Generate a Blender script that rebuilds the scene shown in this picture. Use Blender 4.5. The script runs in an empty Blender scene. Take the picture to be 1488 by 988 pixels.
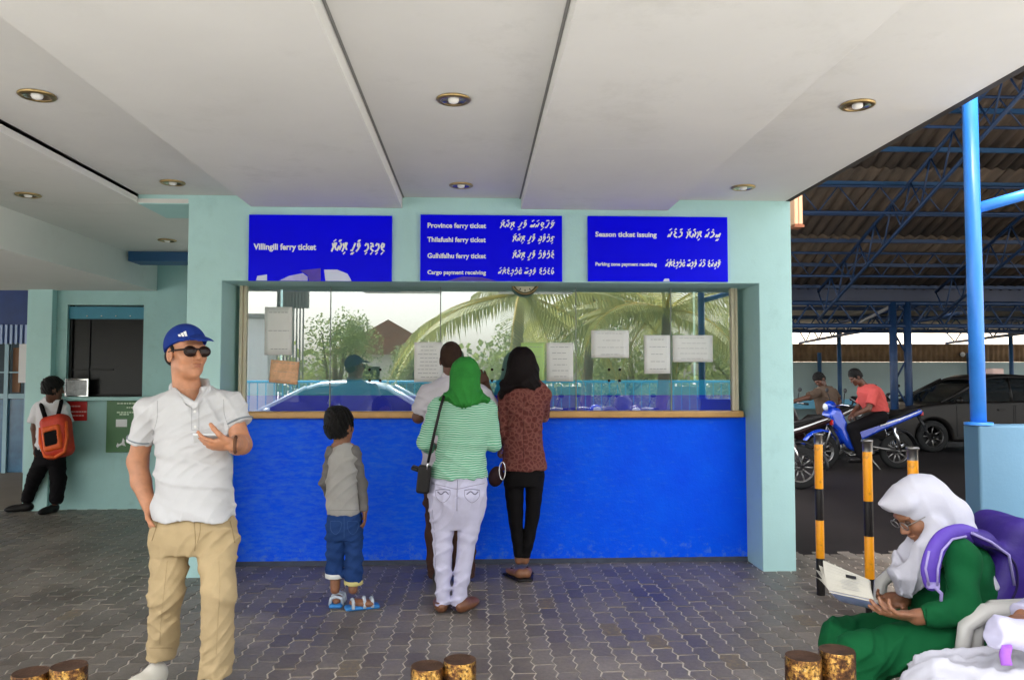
import bpy, math, random
import numpy as np
from mathutils import Vector, Matrix, Euler

random.seed(7)
rng = np.random.default_rng(7)
SC = bpy.context.scene
COL = SC.collection
R_ = math.radians

# ------------------------------------------------------------------ camera
F_PX, PITCH, YAW, EYE = 1150.0, R_(2.69), R_(2.59), 1.45
cam = bpy.data.cameras.new('camera')
cam.sensor_width = 36.0
cam.lens = 36.0 * F_PX / 1488.0
cam.clip_start, cam.clip_end = 0.05, 2000.0
cam_o = bpy.data.objects.new('camera', cam)
cam_o.location = (0, 0, EYE)
cam_o.rotation_euler = (math.pi / 2 + PITCH, 0, -YAW)
COL.objects.link(cam_o)
SC.camera = cam_o
CAM_R = Euler((math.pi / 2 + PITCH, 0, -YAW)).to_matrix()

# ------------------------------------------------------------------ light
SUN_EL, SUN_AZ = R_(60), R_(200)          # overcast day, light from behind the camera (azimuth from +y, clockwise)
world = bpy.data.worlds.new('World')
SC.world = world
world.use_nodes = True
wn = world.node_tree
wn.nodes.clear()
w_out = wn.nodes.new('ShaderNodeOutputWorld')
w_bg = wn.nodes.new('ShaderNodeBackground')
w_sky = wn.nodes.new('ShaderNodeTexSky')
w_sky.sky_type = 'NISHITA'
w_sky.sun_disc = False
w_sky.sun_elevation = SUN_EL
w_sky.sun_rotation = SUN_AZ
w_sky.dust_density = 4.0
w_sky.air_density = 1.2
w_hs = wn.nodes.new('ShaderNodeHueSaturation')
w_hs.inputs['Saturation'].default_value = 0.30
wn.links.new(w_sky.outputs[0], w_hs.inputs['Color'])
wn.links.new(w_hs.outputs[0], w_bg.inputs['Color'])
w_bg.inputs['Strength'].default_value = 0.15
wn.links.new(w_bg.outputs[0], w_out.inputs['Surface'])
sun = bpy.data.lights.new('sun', 'SUN')
sun.energy = 1.5
sun.angle = R_(18)
sun.color = (1.0, 0.96, 0.9)
sun_o = bpy.data.objects.new('sun', sun)
sdir = Vector((math.sin(SUN_AZ) * math.cos(SUN_EL), math.cos(SUN_AZ) * math.cos(SUN_EL), math.sin(SUN_EL)))
sun_o.rotation_euler = sdir.to_track_quat('Z', 'Y').to_euler()
COL.objects.link(sun_o)
vs = SC.view_settings
vs.view_transform = 'Standard'
vs.look = 'None'
vs.gamma = 1.0
vs.exposure = 2.52
SC.cycles.max_bounces = 8
SC.cycles.diffuse_bounces = 5
SC.cycles.transparent_max_bounces = 12
SC.cycles.caustics_reflective = False
SC.cycles.caustics_refractive = False


def at(px, py, Y):
    """the point at real depth Y that the photograph shows at (px, py)"""
    d = CAM_R @ Vector(((px - 744.0) / F_PX, -(py - 494.0) / F_PX, -1.0))
    t = Y / d.y
    return Vector((d.x * t, Y, EYE + d.z * t))


# ------------------------------------------------------------------ materials
def srgb(r, g, b):
    f = lambda c: c / 12.92 if c <= 0.04045 else ((c + 0.055) / 1.055) ** 2.4
    return (f(r / 255), f(g / 255), f(b / 255), 1.0)


class NT:
    def __init__(s, name):
        s.m = bpy.data.materials.new(name)
        s.m.use_nodes = True
        s.t = s.m.node_tree
        s.b = s.t.nodes['Principled BSDF']
        s.out = s.t.nodes['Material Output']

    def n(s, kind, **kw):
        nd = s.t.nodes.new('ShaderNode' + kind)
        for k, v in kw.items():
            if k.startswith('i_'):
                nd.inputs[k[2:].replace('_', ' ')].default_value = v
            else:
                setattr(nd, k, v)
        return nd

    def l(s, a, b):
        s.t.links.new(a, b)

    def coord(s, which='Object'):
        return s.n('TexCoord').outputs[which]

    def noise(s, scale, detail=4, rough=0.6, co=None, dim='3D'):
        nd = s.n('TexNoise')
        nd.inputs['Scale'].default_value = scale
        nd.inputs['Detail'].default_value = detail
        nd.inputs['Roughness'].default_value = rough
        s.l(co if co is not None else s.coord(), nd.inputs['Vector'])
        return nd.outputs['Fac']

    def ramp(s, fac, stops):
        r = s.n('ValToRGB')
        e = r.color_ramp.elements
        while len(e) < len(stops):
            e.new(0.5)
        for i, (p, c) in enumerate(stops):
            e[i].position = p
            e[i].color = c if len(c) == 4 else (*c, 1)
        s.l(fac, r.inputs['Fac'])
        return r.outputs['Color']

    def mix(s, fac, a, b, mode='MIX'):
        x = s.n('MixRGB', blend_type=mode)
        for sock, v in ((x.inputs[0], fac), (x.inputs[1], a), (x.inputs[2], b)):
            if hasattr(v, 'links'):
                s.l(v, sock)
            elif isinstance(v, (int, float)):
                sock.default_value = v
            else:
                sock.default_value = v if len(v) == 4 else (*v, 1)
        return x.outputs[0]

    def bump(s, h, strength=0.3, dist=0.01):
        b = s.n('Bump')
        b.inputs['Strength'].default_value = strength
        b.inputs['Distance'].default_value = dist
        s.l(h, b.inputs['Height'])
        s.l(b.outputs[0], s.b.inputs['Normal'])

    def col(s, v):
        if hasattr(v, 'links'):
            s.l(v, s.b.inputs['Base Color'])
        else:
            s.b.inputs['Base Color'].default_value = v if len(v) == 4 else (*v, 1)

    def rough(s, v):
        if hasattr(v, 'links'):
            s.l(v, s.b.inputs['Roughness'])
        else:
            s.b.inputs['Roughness'].default_value = v


def sc(c, k):
    return (min(1, c[0] * k), min(1, c[1] * k), min(1, c[2] * k), 1)


MATS = {}


def paint(name, c, rough=0.55, var=0.12, scale=3.0, bump=0.15, bscale=60, metallic=0.0, dirt=None):
    if name in MATS:
        return MATS[name]
    t = NT(name)
    a = t.noise(scale, 6, 0.65)
    cc = t.ramp(a, [(0.25, sc(c, 1 - var)), (0.75, sc(c, 1 + var))])
    if dirt:
        d = t.noise(scale * 2.7, 8, 0.75)
        fac = t.ramp(d, [(0.55, (0, 0, 0)), (0.72, (1, 1, 1))])
        cc = t.mix(fac, cc, dirt)
    t.col(cc)
    t.rough(rough)
    if max(c[:3]) < 0.06:
        t.b.inputs['Specular IOR Level'].default_value = 0.2
    t.b.inputs['Metallic'].default_value = metallic
    if bump:
        t.bump(t.noise(bscale, 5, 0.6), bump, 0.006)
    MATS[name] = t.m
    return t.m


def cloth_mat(name, c, var=0.08, rough=0.85, bump=0.25, weave=900, pattern=None):
    if name in MATS:
        return MATS[name]
    t = NT(name)
    a = t.noise(9, 5, 0.6)
    cc = t.ramp(a, [(0.3, sc(c, 1 - var)), (0.7, sc(c, 1 + var))])
    if pattern:
        cc = pattern(t, cc)
    t.col(cc)
    t.rough(rough)
    t.b.inputs['Specular IOR Level'].default_value = 0.12
    co = t.n('NewGeometry').outputs['Position']
    w = t.n('TexNoise', noise_type='RIDGED_MULTIFRACTAL')
    w.inputs['Scale'].default_value = 6.5
    w.inputs['Detail'].default_value = 3
    w.inputs['Distortion'].default_value = 1.2
    mp = t.n('Mapping')
    mp.inputs['Rotation'].default_value = (0.3, 0.5, 0.2)
    mp.inputs['Scale'].default_value = (1.0, 1.0, 1.9)
    t.l(co, mp.inputs['Vector'])
    t.l(mp.outputs[0], w.inputs['Vector'])
    h2 = t.noise(weave, 2, 0.5)
    h3 = t.noise(42, 4, 0.6)
    hh = t.mix(0.22, t.mix(0.35, w.outputs['Fac'], h3), h2)
    t.bump(hh, bump * 1.5, 0.012)
    t.m['cloth'] = 1
    MATS[name] = t.m
    return t.m


def skin_mat(name, c):
    if name in MATS:
        return MATS[name]
    t = NT(name)
    a = t.noise(22, 5, 0.6)
    t.col(t.ramp(a, [(0.3, sc(c, 0.80)), (0.7, sc((c[0], c[1] * 0.95, c[2] * 0.92), 1.10))]))
    t.rough(0.48)
    t.b.inputs['Subsurface Weight'].default_value = 0.08
    t.b.inputs['Subsurface Radius'].default_value = (0.012, 0.005, 0.003)
    t.bump(t.noise(260, 4, 0.6), 0.22, 0.003)
    MATS[name] = t.m
    return t.m


def hair_mat(name='black_hair', c=(0.006, 0.005, 0.0045, 1)):
    if name in MATS:
        return MATS[name]
    t = NT(name)
    co = t.coord()
    mp = t.n('Mapping')
    mp.inputs['Scale'].default_value = (60, 60, 14)
    t.l(co, mp.inputs['Vector'])
    a = t.noise(4, 4, 0.7, mp.outputs[0])
    t.col(t.ramp(a, [(0.3, sc(c, 0.6)), (0.8, sc(c, 2.2))]))
    t.rough(0.45)
    t.b.inputs['Specular IOR Level'].default_value = 0.25
    t.bump(a, 0.9, 0.02)
    MATS[name] = t.m
    return t.m


def metal(name, c, rough=0.3, metallic=1.0):
    if name in MATS:
        return MATS[name]
    t = NT(name)
    t.col(t.ramp(t.noise(25, 5, 0.7), [(0.3, sc(c, 0.75)), (0.7, sc(c, 1.15))]))
    t.rough(rough)
    t.b.inputs['Metallic'].default_value = metallic
    MATS[name] = t.m
    return t.m


# ------------------------------------------------------------------ objects
def worldloc(o):
    v = Vector((0, 0, 0))
    while o is not None:
        v += o.location
        o = o.parent
    return v


def tag(o, label=None, cat=None, group=None, kind=None):
    for k, v in (('label', label), ('category', cat), ('group', group), ('kind', kind)):
        if v:
            o[k] = v
    return o


def thing(name, label, cat, loc=(0, 0, 0), group=None, kind=None):
    o = bpy.data.objects.new(name, None)
    o.empty_display_size = 0.1
    o.location = loc
    COL.objects.link(o)
    return tag(o, label, cat, group, kind)


def link_mesh(name, me, mat, parent=None):
    o = bpy.data.objects.new(name, me)
    COL.objects.link(o)
    if parent is not None:
        o.parent = parent
    if mat is not None and len(me.materials) == 0:
        me.materials.append(mat)
    return o


def np_mesh(name, V, Fq, smooth=True):
    """mesh from numpy vertices and quads"""
    me = bpy.data.meshes.new(name)
    V = np.asarray(V, np.float32)
    Fq = np.asarray(Fq, np.int32)
    me.vertices.add(len(V))
    me.vertices.foreach_set('co', V.ravel())
    k = Fq.shape[1]
    me.loops.add(Fq.size)
    me.loops.foreach_set('vertex_index', Fq.ravel())
    me.polygons.add(len(Fq))
    me.polygons.foreach_set('loop_start', np.arange(len(Fq), dtype=np.int32) * k)
    me.polygons.foreach_set('use_smooth', np.full(len(Fq), smooth))
    me.update(calc_edges=True)
    me.validate()
    return me


class MB:
    """collects boxes, tubes, prisms ... and builds ONE mesh object"""

    def __init__(s):
        s.v, s.f, s.sm = [], [], []

    def add(s, vs_, fs_, smooth=False):
        o = len(s.v)
        s.v += [tuple(p) for p in vs_]
        s.f += [tuple(i + o for i in q) for q in fs_]
        s.sm += [smooth] * len(fs_)
        return s

    def box(s, lo, hi, M=None):
        x0, y0, z0 = lo
        x1, y1, z1 = hi
        p = [(x0, y0, z0), (x1, y0, z0), (x1, y1, z0), (x0, y1, z0), (x0, y0, z1), (x1, y0, z1), (x1, y1, z1), (x0, y1, z1)]
        if M is not None:
            p = [M @ Vector(q) for q in p]
        return s.add(p, [(3, 2, 1, 0), (4, 5, 6, 7), (0, 1, 5, 4), (1, 2, 6, 5), (2, 3, 7, 6), (3, 0, 4, 7)])

    def cbox(s, c, size, M=None):
        h = [v / 2 for v in size]
        T = Matrix.Translation(Vector(c)) @ (M.to_4x4() if M is not None else Matrix.Identity(4))
        return s.box([-a for a in h], h, T)

    def tube(s, pts, r, n=10, cap=True, closed=False):
        pts = [Vector(p) for p in pts]
        rs = r if isinstance(r, (list, tuple)) else [r] * len(pts)
        N = len(pts)
        vs_, fs_ = [], []
        up = None
        for i, p in enumerate(pts):
            if closed:
                d = pts[(i + 1) % N] - pts[i - 1]
            else:
                d = pts[min(i + 1, N - 1)] - pts[max(i - 1, 0)]
            d.normalize()
            if up is None:
                up = Vector((0, 0, 1)) if abs(d.z) < 0.9 else Vector((1, 0, 0))
            a = d.cross(up)
            if a.length < 1e-5:
                a = d.cross(Vector((0.3, 1, 0.2)))
            a.normalize()
            b = a.cross(d).normalized()
            up = b
            for j in range(n):
                t = 2 * math.pi * j / n
                vs_.append(p + (a * math.cos(t) + b * math.sin(t)) * rs[i])
        M_ = N if closed else N - 1
        for i in range(M_):
            for j in range(n):
                i2 = (i + 1) % N
                fs_.append((i * n + j, i * n + (j + 1) % n, i2 * n + (j + 1) % n, i2 * n + j))
        s.add(vs_, fs_, True)
        if cap and not closed:
            o = len(s.v) - len(vs_)
            s.f.append(tuple(o + j for j in reversed(range(n))))
            s.f.append(tuple(o + (N - 1) * n + j for j in range(n)))
            s.sm += [False, False]
        return s

    def prism(s, poly, M, depth):
        """poly (2d) in the xy-plane of M, extruded along M's z by depth"""
        n = len(poly)
        vs_ = [M @ Vector((x, y, 0)) for x, y in poly] + [M @ Vector((x, y, depth)) for x, y in poly]
        fs_ = [tuple(reversed(range(n))), tuple(range(n, 2 * n))]
        fs_ += [(i, (i + 1) % n, n + (i + 1) % n, n + i) for i in range(n)]
        return s.add(vs_, fs_)

    def lathe(s, prof, M, n=24, caps=False):
        """prof: (r, z) pairs, revolved about M's z"""
        vs_, fs_ = [], []
        for r, z in prof:
            for j in range(n):
                t = 2 * math.pi * j / n
                vs_.append(M @ Vector((r * math.cos(t), r * math.sin(t), z)))
        for i in range(len(prof) - 1):
            for j in range(n):
                fs_.append((i * n + j, i * n + (j + 1) % n, (i + 1) * n + (j + 1) % n, (i + 1) * n + j))
        s.add(vs_, fs_, True)
        return s

    def ball(s, c, r, n=12, M=None):
        r = r if isinstance(r, (tuple, list)) else (r, r, r)
        prof = [(max(1e-4, math.sin(math.pi * i / n)), -math.cos(math.pi * i / n)) for i in range(n + 1)]
        T = Matrix.Translation(Vector(c)) @ (M.to_4x4() if M is not None else Matrix.Identity(4)) @ Matrix.Diagonal((*r, 1))
        return s.lathe(prof, T, n * 2)

    def build(s, name, mat, parent=None, bevel=0, seg=2, local=False):
        off = Vector((0, 0, 0)) if (parent is None or local) else worldloc(parent)
        me = bpy.data.meshes.new(name)
        me.from_pydata([(p[0] - off.x, p[1] - off.y, p[2] - off.z) for p in s.v], [], s.f)
        me.polygons.foreach_set('use_smooth', s.sm)
        me.update()
        o = link_mesh(name, me, mat, parent)
        if bevel:
            b = o.modifiers.new('bevel', 'BEVEL')
            b.width = bevel
            b.segments = seg
            b.limit_method = 'ANGLE'
            b.angle_limit = R_(35)
        return o


def recenter(o):
    """move a top-level mesh's origin to the middle of its base"""
    me = o.data
    n = len(me.vertices)
    co = np.empty(n * 3, np.float32)
    me.vertices.foreach_get('co', co)
    co = co.reshape(-1, 3)
    c = np.array([(co[:, 0].min() + co[:, 0].max()) / 2, (co[:, 1].min() + co[:, 1].max()) / 2, co[:, 2].min()], np.float32)
    co -= c
    me.vertices.foreach_set('co', co.ravel())
    me.update()
    o.location = Vector(o.location) + Vector([float(v) for v in c])
    return o


def copy_tree(o, parent=None):
    c = o.copy()
    COL.objects.link(c)
    c.parent = parent
    for ch in list(o.children):
        copy_tree(ch, c)
    return c


# ------------------------------------------------------------------ smooth solids (numpy distance fields + surface nets)
def _sm(a, b, k):
    if k <= 1e-6:
        return np.minimum(a, b)
    h = np.clip(0.5 + 0.5 * (b - a) / k, 0, 1)
    return b * (1 - h) + a * h - k * h * (1 - h)


class Sdf:
    def __init__(s):
        s.P = []          # (mode, lo, hi, fn, k)

    def _a(s, mode, lo, hi, fn, k):
        s.P.append((mode, np.array(lo, float), np.array(hi, float), fn, k))
        return s

    def cone(s, a, b, ra, rb=None, k=0.02, mode='u', flat=None):
        rb = ra if rb is None else rb
        a, b = np.array(a, float), np.array(b, float)
        ba = b - a
        L = max(1e-9, ba @ ba)
        r = max(ra, rb)
        fl = None
        if flat is not None:
            fa = np.array(flat[0], float)
            fl = (fa / np.linalg.norm(fa), flat[1])

        def fn(x, y, z):
            px, py, pz = x - a[0], y - a[1], z - a[2]
            t = np.clip((px * ba[0] + py * ba[1] + pz * ba[2]) / L, 0, 1)
            ex, ey, ez = px - t * ba[0], py - t * ba[1], pz - t * ba[2]
            if fl:
                n, q = fl
                c = (ex * n[0] + ey * n[1] + ez * n[2]) * (q - 1)
                ex, ey, ez = ex + c * n[0], ey + c * n[1], ez + c * n[2]
            return np.sqrt(ex * ex + ey * ey + ez * ez) - (ra + t * (rb - ra))
        rr = r * (1.0 if fl is None or fl[1] >= 1 else 1 / fl[1])
        return s._a(mode, np.minimum(a, b) - rr, np.maximum(a, b) + rr, fn, k)

    def chain(s, pts, rs, k=0.02, **kw):
        for i in range(len(pts) - 1):
            s.cone(pts[i], pts[i + 1], rs[i], rs[i + 1], k, **kw)
        return s

    def ell(s, c, r, R=None, k=0.02, mode='u'):
        c = np.array(c, float)
        Q = np.eye(3) if R is None else np.array(R, float).T     # rows = local axes
        r = np.array(r, float)

        def fn(x, y, z):
            px, py, pz = x - c[0], y - c[1], z - c[2]
            k0 = k1 = 0
            for i in range(3):
                q = (px * Q[i, 0] + py * Q[i, 1] + pz * Q[i, 2]) / r[i]
                k0 = k0 + q * q
                k1 = k1 + (q / r[i]) ** 2
            k0 = np.sqrt(k0)
            return k0 * (k0 - 1) / np.maximum(np.sqrt(k1), 1e-6)
        m = np.sqrt(((Q * r[:, None]) ** 2).sum(0))
        return s._a(mode, c - m, c + m, fn, k)

    def box(s, c, half, R=None, rnd=0.01, k=0.01, mode='u'):
        c = np.array(c, float)
        Q = np.eye(3) if R is None else np.array(R, float).T
        hb = np.array(half, float)

        def fn(x, y, z):
            px, py, pz = x - c[0], y - c[1], z - c[2]
            q = [np.abs(px * Q[i, 0] + py * Q[i, 1] + pz * Q[i, 2]) - hb[i] + rnd for i in range(3)]
            o = np.sqrt(sum(np.maximum(v, 0) ** 2 for v in q))
            return o + np.minimum(np.maximum(np.maximum(q[0], q[1]), q[2]), 0) - rnd
        m = np.abs(Q.T) @ hb
        return s._a(mode, c - m, c + m, fn, k)

    def loft(s, secs, yaw=0.0, k=0.02, e=2.0, mode='u'):
        """secs: (z, cx, cy, rx, ry) ellipses stacked in z; yaw turns each ellipse about its centre"""
        secs = sorted(secs)
        S = np.array(secs, float)
        zz = np.linspace(S[0, 0], S[-1, 0], 90)
        # monotone-ish smooth interpolation
        D = [np.interp(zz, S[:, 0], S[:, i]) for i in range(1, 5)]
        ker = np.ones(7) / 7
        D = [np.convolve(np.pad(d, 3, 'edge'), ker, 'valid') for d in D]
        cy_, sy_ = math.cos(yaw), math.sin(yaw)

        def fn(x, y, z):
            cx, cy, rx, ry = (np.interp(z, zz, d) for d in D)
            px, py = x - cx, y - cy
            u, v = px * cy_ + py * sy_, -px * sy_ + py * cy_
            q = (np.abs(u / rx) ** e + np.abs(v / ry) ** e) ** (1 / e)
            d = (q - 1) * np.minimum(rx, ry)
            return np.maximum(d, np.maximum(z - zz[-1], zz[0] - z))
        rr = np.maximum(S[:, 3], S[:, 4])
        lo = (min(S[:, 1] - rr), min(S[:, 2] - rr), S[0, 0])
        hi = (max(S[:, 1] + rr), max(S[:, 2] + rr), S[-1, 0])
        return s._a(mode, lo, hi, fn, k)

    def plane(s, p, n):
        """keep the side the normal points away from"""
        p, n = np.array(p, float), np.array(n, float)
        n = n / np.linalg.norm(n)
        return s._a('i', (-1e9,) * 3, (1e9,) * 3, lambda x, y, z: (x - p[0]) * n[0] + (y - p[1]) * n[1] + (z - p[2]) * n[2], 0)

    def grp(s, o, k=0.02, mode='u'):
        lo, hi = o.bounds()
        s.P.append((mode + 'g', lo, hi, o, k))
        return s

    def bounds(s):
        B = [(p[1], p[2]) for p in s.P if p[0] in ('u', 'ug')]
        return np.min([b[0] for b in B], 0), np.max([b[1] for b in B], 0)

    def field(s, lo, h, n):
        F = np.full(n, 0.5, np.float64)
        ax = [lo[i] + h * np.arange(n[i]) for i in range(3)]
        for mode, plo, phi, fn, k in s.P:
            m = k + 3.5 * h
            sl, ok = [], True
            for i in range(3):
                a = int(max(0, math.floor((max(plo[i], -1e6) - m - lo[i]) / h)))
                b = int(min(n[i], math.ceil((min(phi[i], 1e6) + m - lo[i]) / h) + 1))
                if b <= a:
                    ok = False
                    break
                sl.append(slice(a, b))
            if not ok:
                continue
            sl = tuple(sl)
            if mode.endswith('g'):
                d = fn.field([ax[i][sl[i].start] for i in range(3)], h, [q.stop - q.start for q in sl])
            else:
                d = fn(ax[0][sl[0]][:, None, None], ax[1][sl[1]][None, :, None], ax[2][sl[2]][None, None, :])
            f = F[sl]
            if mode[0] == 'u':
                F[sl] = _sm(f, d, k)
            elif mode[0] == 's':
                F[sl] = -_sm(-f, np.broadcast_to(d, f.shape), k)
            else:
                F[sl] = np.maximum(f, d)
        return F


_EDGES = [(0, 1), (2, 3), (4, 5), (6, 7), (0, 2), (1, 3), (4, 6), (5, 7), (0, 4), (1, 5), (2, 6), (3, 7)]
_CORN = np.array([[(i >> 2) & 1, (i >> 1) & 1, i & 1] for i in range(8)])


def surface_nets(F, lo, h):
    n = F.shape
    ins = F < 0
    c = [ins[a:n[0] - 1 + a, b:n[1] - 1 + b, d:n[2] - 1 + d] for a, b, d in _CORN]
    cnt = sum(x.astype(np.int8) for x in c)
    act = np.argwhere((cnt > 0) & (cnt < 8))
    if len(act) == 0:
        return np.zeros((0, 3)), np.zeros((0, 4), int)
    V = np.stack([F[act[:, 0] + a, act[:, 1] + b, act[:, 2] + d] for a, b, d in _CORN], 1)
    P = np.zeros((len(act), 3))
    N = np.zeros(len(act))
    for i, j in _EDGES:
        m = (V[:, i] < 0) != (V[:, j] < 0)
        t = np.where(m, V[:, i] / np.where(m, V[:, i] - V[:, j], 1), 0)
        P += m[:, None] * (_CORN[i] + t[:, None] * (_CORN[j] - _CORN[i]))
        N += m
    P = (act + P / N[:, None]) * h + np.array(lo)
    idx = np.full([v - 1 for v in n], -1, np.int64)
    idx[act[:, 0], act[:, 1], act[:, 2]] = np.arange(len(act))
    Q = []
    for a in range(3):
        b, d = (a + 1) % 3, (a + 2) % 3
        s0 = [slice(None)] * 3
        s1 = [slice(None)] * 3
        s0[a] = slice(0, n[a] - 1)
        s1[a] = slice(1, n[a])
        for q in (b, d):
            s0[q] = slice(1, n[q] - 1)
            s1[q] = slice(1, n[q] - 1)
        A, B = ins[tuple(s0)], ins[tuple(s1)]
        e = np.argwhere(A != B)
        if len(e) == 0:
            continue
        flip = A[e[:, 0], e[:, 1], e[:, 2]]
        off = np.zeros(3, int)
        off[b] = off[d] = 1
        e = e + off
        g = []
        for db, dd in ((0, 0), (1, 0), (1, 1), (0, 1)):
            w = e.copy()
            w[:, b] -= 1 - db
            w[:, d] -= 1 - dd
            g.append(idx[w[:, 0], w[:, 1], w[:, 2]])
        q = np.stack(g, 1)
        q[~flip] = q[~flip][:, ::-1]
        Q.append(q)
    return P, np.concatenate(Q)


def bake(S, h, fine=(), disp=None):
    lo, hi = S.bounds()
    lo, hi = lo - 0.03 - 2 * h, hi + 0.03 + 2 * h
    VV, FF, o = [], [], 0
    for bi, (l0, h0, hh) in enumerate([(lo, hi, h)] + list(fine)):
        l0, h0 = np.maximum(np.array(l0, float), lo), np.minimum(np.array(h0, float), hi)
        n = [max(4, int(math.ceil((h0[i] - l0[i]) / hh)) + 1) for i in range(3)]
        F = S.field(l0, hh, n)
        if disp is not None:
            ax = [l0[i] + hh * np.arange(n[i]) for i in range(3)]
            F = F + disp(ax[0][:, None, None], ax[1][None, :, None], ax[2][None, None, :])
        V, Q = surface_nets(F, l0, hh)
        if bi == 0 and fine and len(Q):
            ce = V[Q].mean(1)
            keep = np.ones(len(Q), bool)
            for fl, fh, fs in fine:
                fl, fh = np.array(fl) + 1.6 * fs, np.array(fh) - 1.6 * fs
                keep &= ~((ce > fl) & (ce < fh)).all(1)
            Q = Q[keep]
        VV.append(V)
        FF.append(Q + o)
        o += len(V)
    V, Q = np.concatenate(VV), np.concatenate(FF)
    used = np.zeros(len(V), bool)
    used[Q.ravel()] = True
    mp = np.cumsum(used) - 1
    return V[used], mp[Q]


def ridge(ph, w=.4):
    return np.exp(-(np.sin(ph) / w) ** 2)


def crease(amp, fx, fy, fz, sd=0.0, sharp=3.0, patch=7.0):
    """patchy sharp cloth creases"""
    def g(x, y, z):
        ph = x * fx + y * fy + z * fz + sd + 1.8 * np.sin(x * 8 + z * 6 + sd) + 1.5 * np.sin(z * 11 - y * 9 + 2 * sd)
        m = np.clip(.35 + .9 * np.sin(x * patch + sd * 3 + 2 * np.sin(z * 5 + sd)) * np.sin(z * patch * .8 + 2 * sd) + .3 * np.sin(y * 9 + sd), 0, 1)
        return -amp * m * (1.6 * ridge(ph, .42 if sharp >= 2 else .6) - .5)
    return g


NO_CREASE = ('headscarf', 'uniform_top', 'cap', 'leggings', 'collar', 'cuff')
_sd = [0.0]


def spline(pts, n=6):
    P_ = [np.array(q, float) for q in pts]
    P_ = [2 * P_[0] - P_[1]] + P_ + [2 * P_[-1] - P_[-2]]
    out = []
    for i in range(1, len(P_) - 2):
        for k in range(n):
            t = k / n
            a, b, c, d = P_[i - 1:i + 3]
            out.append(.5 * (2 * b + (c - a) * t + (2 * a - 5 * b + 4 * c - d) * t * t + (3 * b - a - 3 * c + d) * t ** 3))
    return out + [P_[-2]]


def solid(name, S, h, mat, parent=None, fine=(), disp=None, local=False):
    if mat.get('cloth') and disp is not None and name not in NO_CREASE:
        _sd[0] += 1.37
        d0, q = disp, _sd[0]
        c1, c2, c3 = crease(.0056, 17, 8, 24, q), crease(.0046, -24, 10, 30, q + 2), crease(.003, 40, 14, -46, q + 4)
        disp = lambda x, y, z: d0(x, y, z) + c1(x, y, z) + c2(x, y, z) + c3(x, y, z)
    V, Q = bake(S, h, fine, disp)
    if parent is not None and not local:
        V = V - np.array(worldloc(parent))
    return link_mesh(name, np_mesh(name, V, Q), mat, parent)


def seam(name, target, pts, r, mat, parent, d=None, off=0.0, n=8):
    """a stitched line laid on the surface of target: points are dropped on it along d"""
    from mathutils.bvhtree import BVHTree
    me = target.data
    W = worldloc(target)
    key = target.name
    if key not in _bvh:
        _bvh[key] = BVHTree.FromPolygons([v.co + W for v in me.vertices], [tuple(q.vertices) for q in me.polygons])
    out = []
    for q in spline(pts, n):
        D = (Vector(q) - Vector((0, 0, EYE)) if d is None else Vector(d)).normalized()
        hit = _bvh[key].ray_cast(Vector(q) - D * .6, D)
        if hit[0] is not None:
            out.append(hit[0] - D * off)
    if len(out) < 3:
        return None
    b = MB()
    b.tube(out, r, 6)
    return b.build(name, mat, parent)


_bvh = {}


def basis(f, u):
    """3x3 with columns right, forward, up"""
    f = Vector(f).normalized()
    u = Vector(u)
    r = f.cross(u).normalized()
    u = r.cross(f).normalized()
    return Matrix((r, f, u)).transposed()


def text_mesh(name, body, size, M, mat, parent, bold=0.0, align='LEFT', width=None, extrude=0.001):
    cu = bpy.data.curves.new(name, 'FONT')
    cu.body = body
    cu.size = size
    cu.offset = bold
    cu.extrude = extrude
    cu.align_x = align
    cu.align_y = 'CENTER'
    cu.resolution_u = 3
    o = bpy.data.objects.new(name, cu)
    COL.objects.link(o)
    dg = bpy.context.evaluated_depsgraph_get()
    me = bpy.data.meshes.new_from_object(o.evaluated_get(dg))
    bpy.data.objects.remove(o)
    if width:
        xs = [v.co.x for v in me.vertices]
        w = max(xs) - min(xs)
        me.transform(Matrix.Diagonal((width / w, 1, 1, 1)))
    off = worldloc(parent) if parent is not None else Vector((0, 0, 0))
    me.transform(Matrix.Translation(-off) @ M)
    me.name = name
    me.materials.clear()
    return link_mesh(name, me, mat, parent)
# ------------------------------------------------------------------ colours
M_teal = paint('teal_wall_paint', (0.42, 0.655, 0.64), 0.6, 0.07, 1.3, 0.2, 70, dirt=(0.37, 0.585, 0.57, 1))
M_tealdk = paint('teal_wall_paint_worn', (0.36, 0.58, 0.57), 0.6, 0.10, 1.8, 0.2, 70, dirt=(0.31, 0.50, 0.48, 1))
M_ceil = paint('ceiling_paint', (0.66, 0.655, 0.625), 0.75, 0.07, 0.7, 0.12, 30, dirt=(0.60, 0.595, 0.56, 1))
M_cream = paint('cream_enamel', (0.68, 0.60, 0.44), 0.4, 0.05, 5, 0.05)
M_wood = paint('varnished_wood', (0.56, 0.31, 0.10), 0.38, 0.18, 7, 0.06, 40)
M_navy = paint('navy_steel_paint', (0.006, 0.032, 0.10), 0.5, 0.25, 4, 0.05)
M_blue = paint('blue_steel_paint', (0.035, 0.22, 0.72), 0.32, 0.10, 5, 0.05)
M_black = paint('black_paint', (0.012, 0.012, 0.013), 0.4, 0.2, 8, 0.05)
M_white = paint('white_print', (0.82, 0.82, 0.82), 0.5, 0.02, 5, 0)
M_paper = paint('paper', (0.72, 0.71, 0.68), 0.8, 0.05, 6, 0.04, 30)
M_grey = paint('grey_concrete', (0.30, 0.29, 0.27), 0.8, 0.15, 3, 0.3, 40)
M_dark = paint('dark_plastic', (0.02, 0.02, 0.022), 0.45, 0.1, 8, 0.04)
M_brass = metal('brass', (0.50, 0.36, 0.16, 1), 0.35)
M_chrome = metal('chrome', (0.75, 0.75, 0.76, 1), 0.18)
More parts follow.
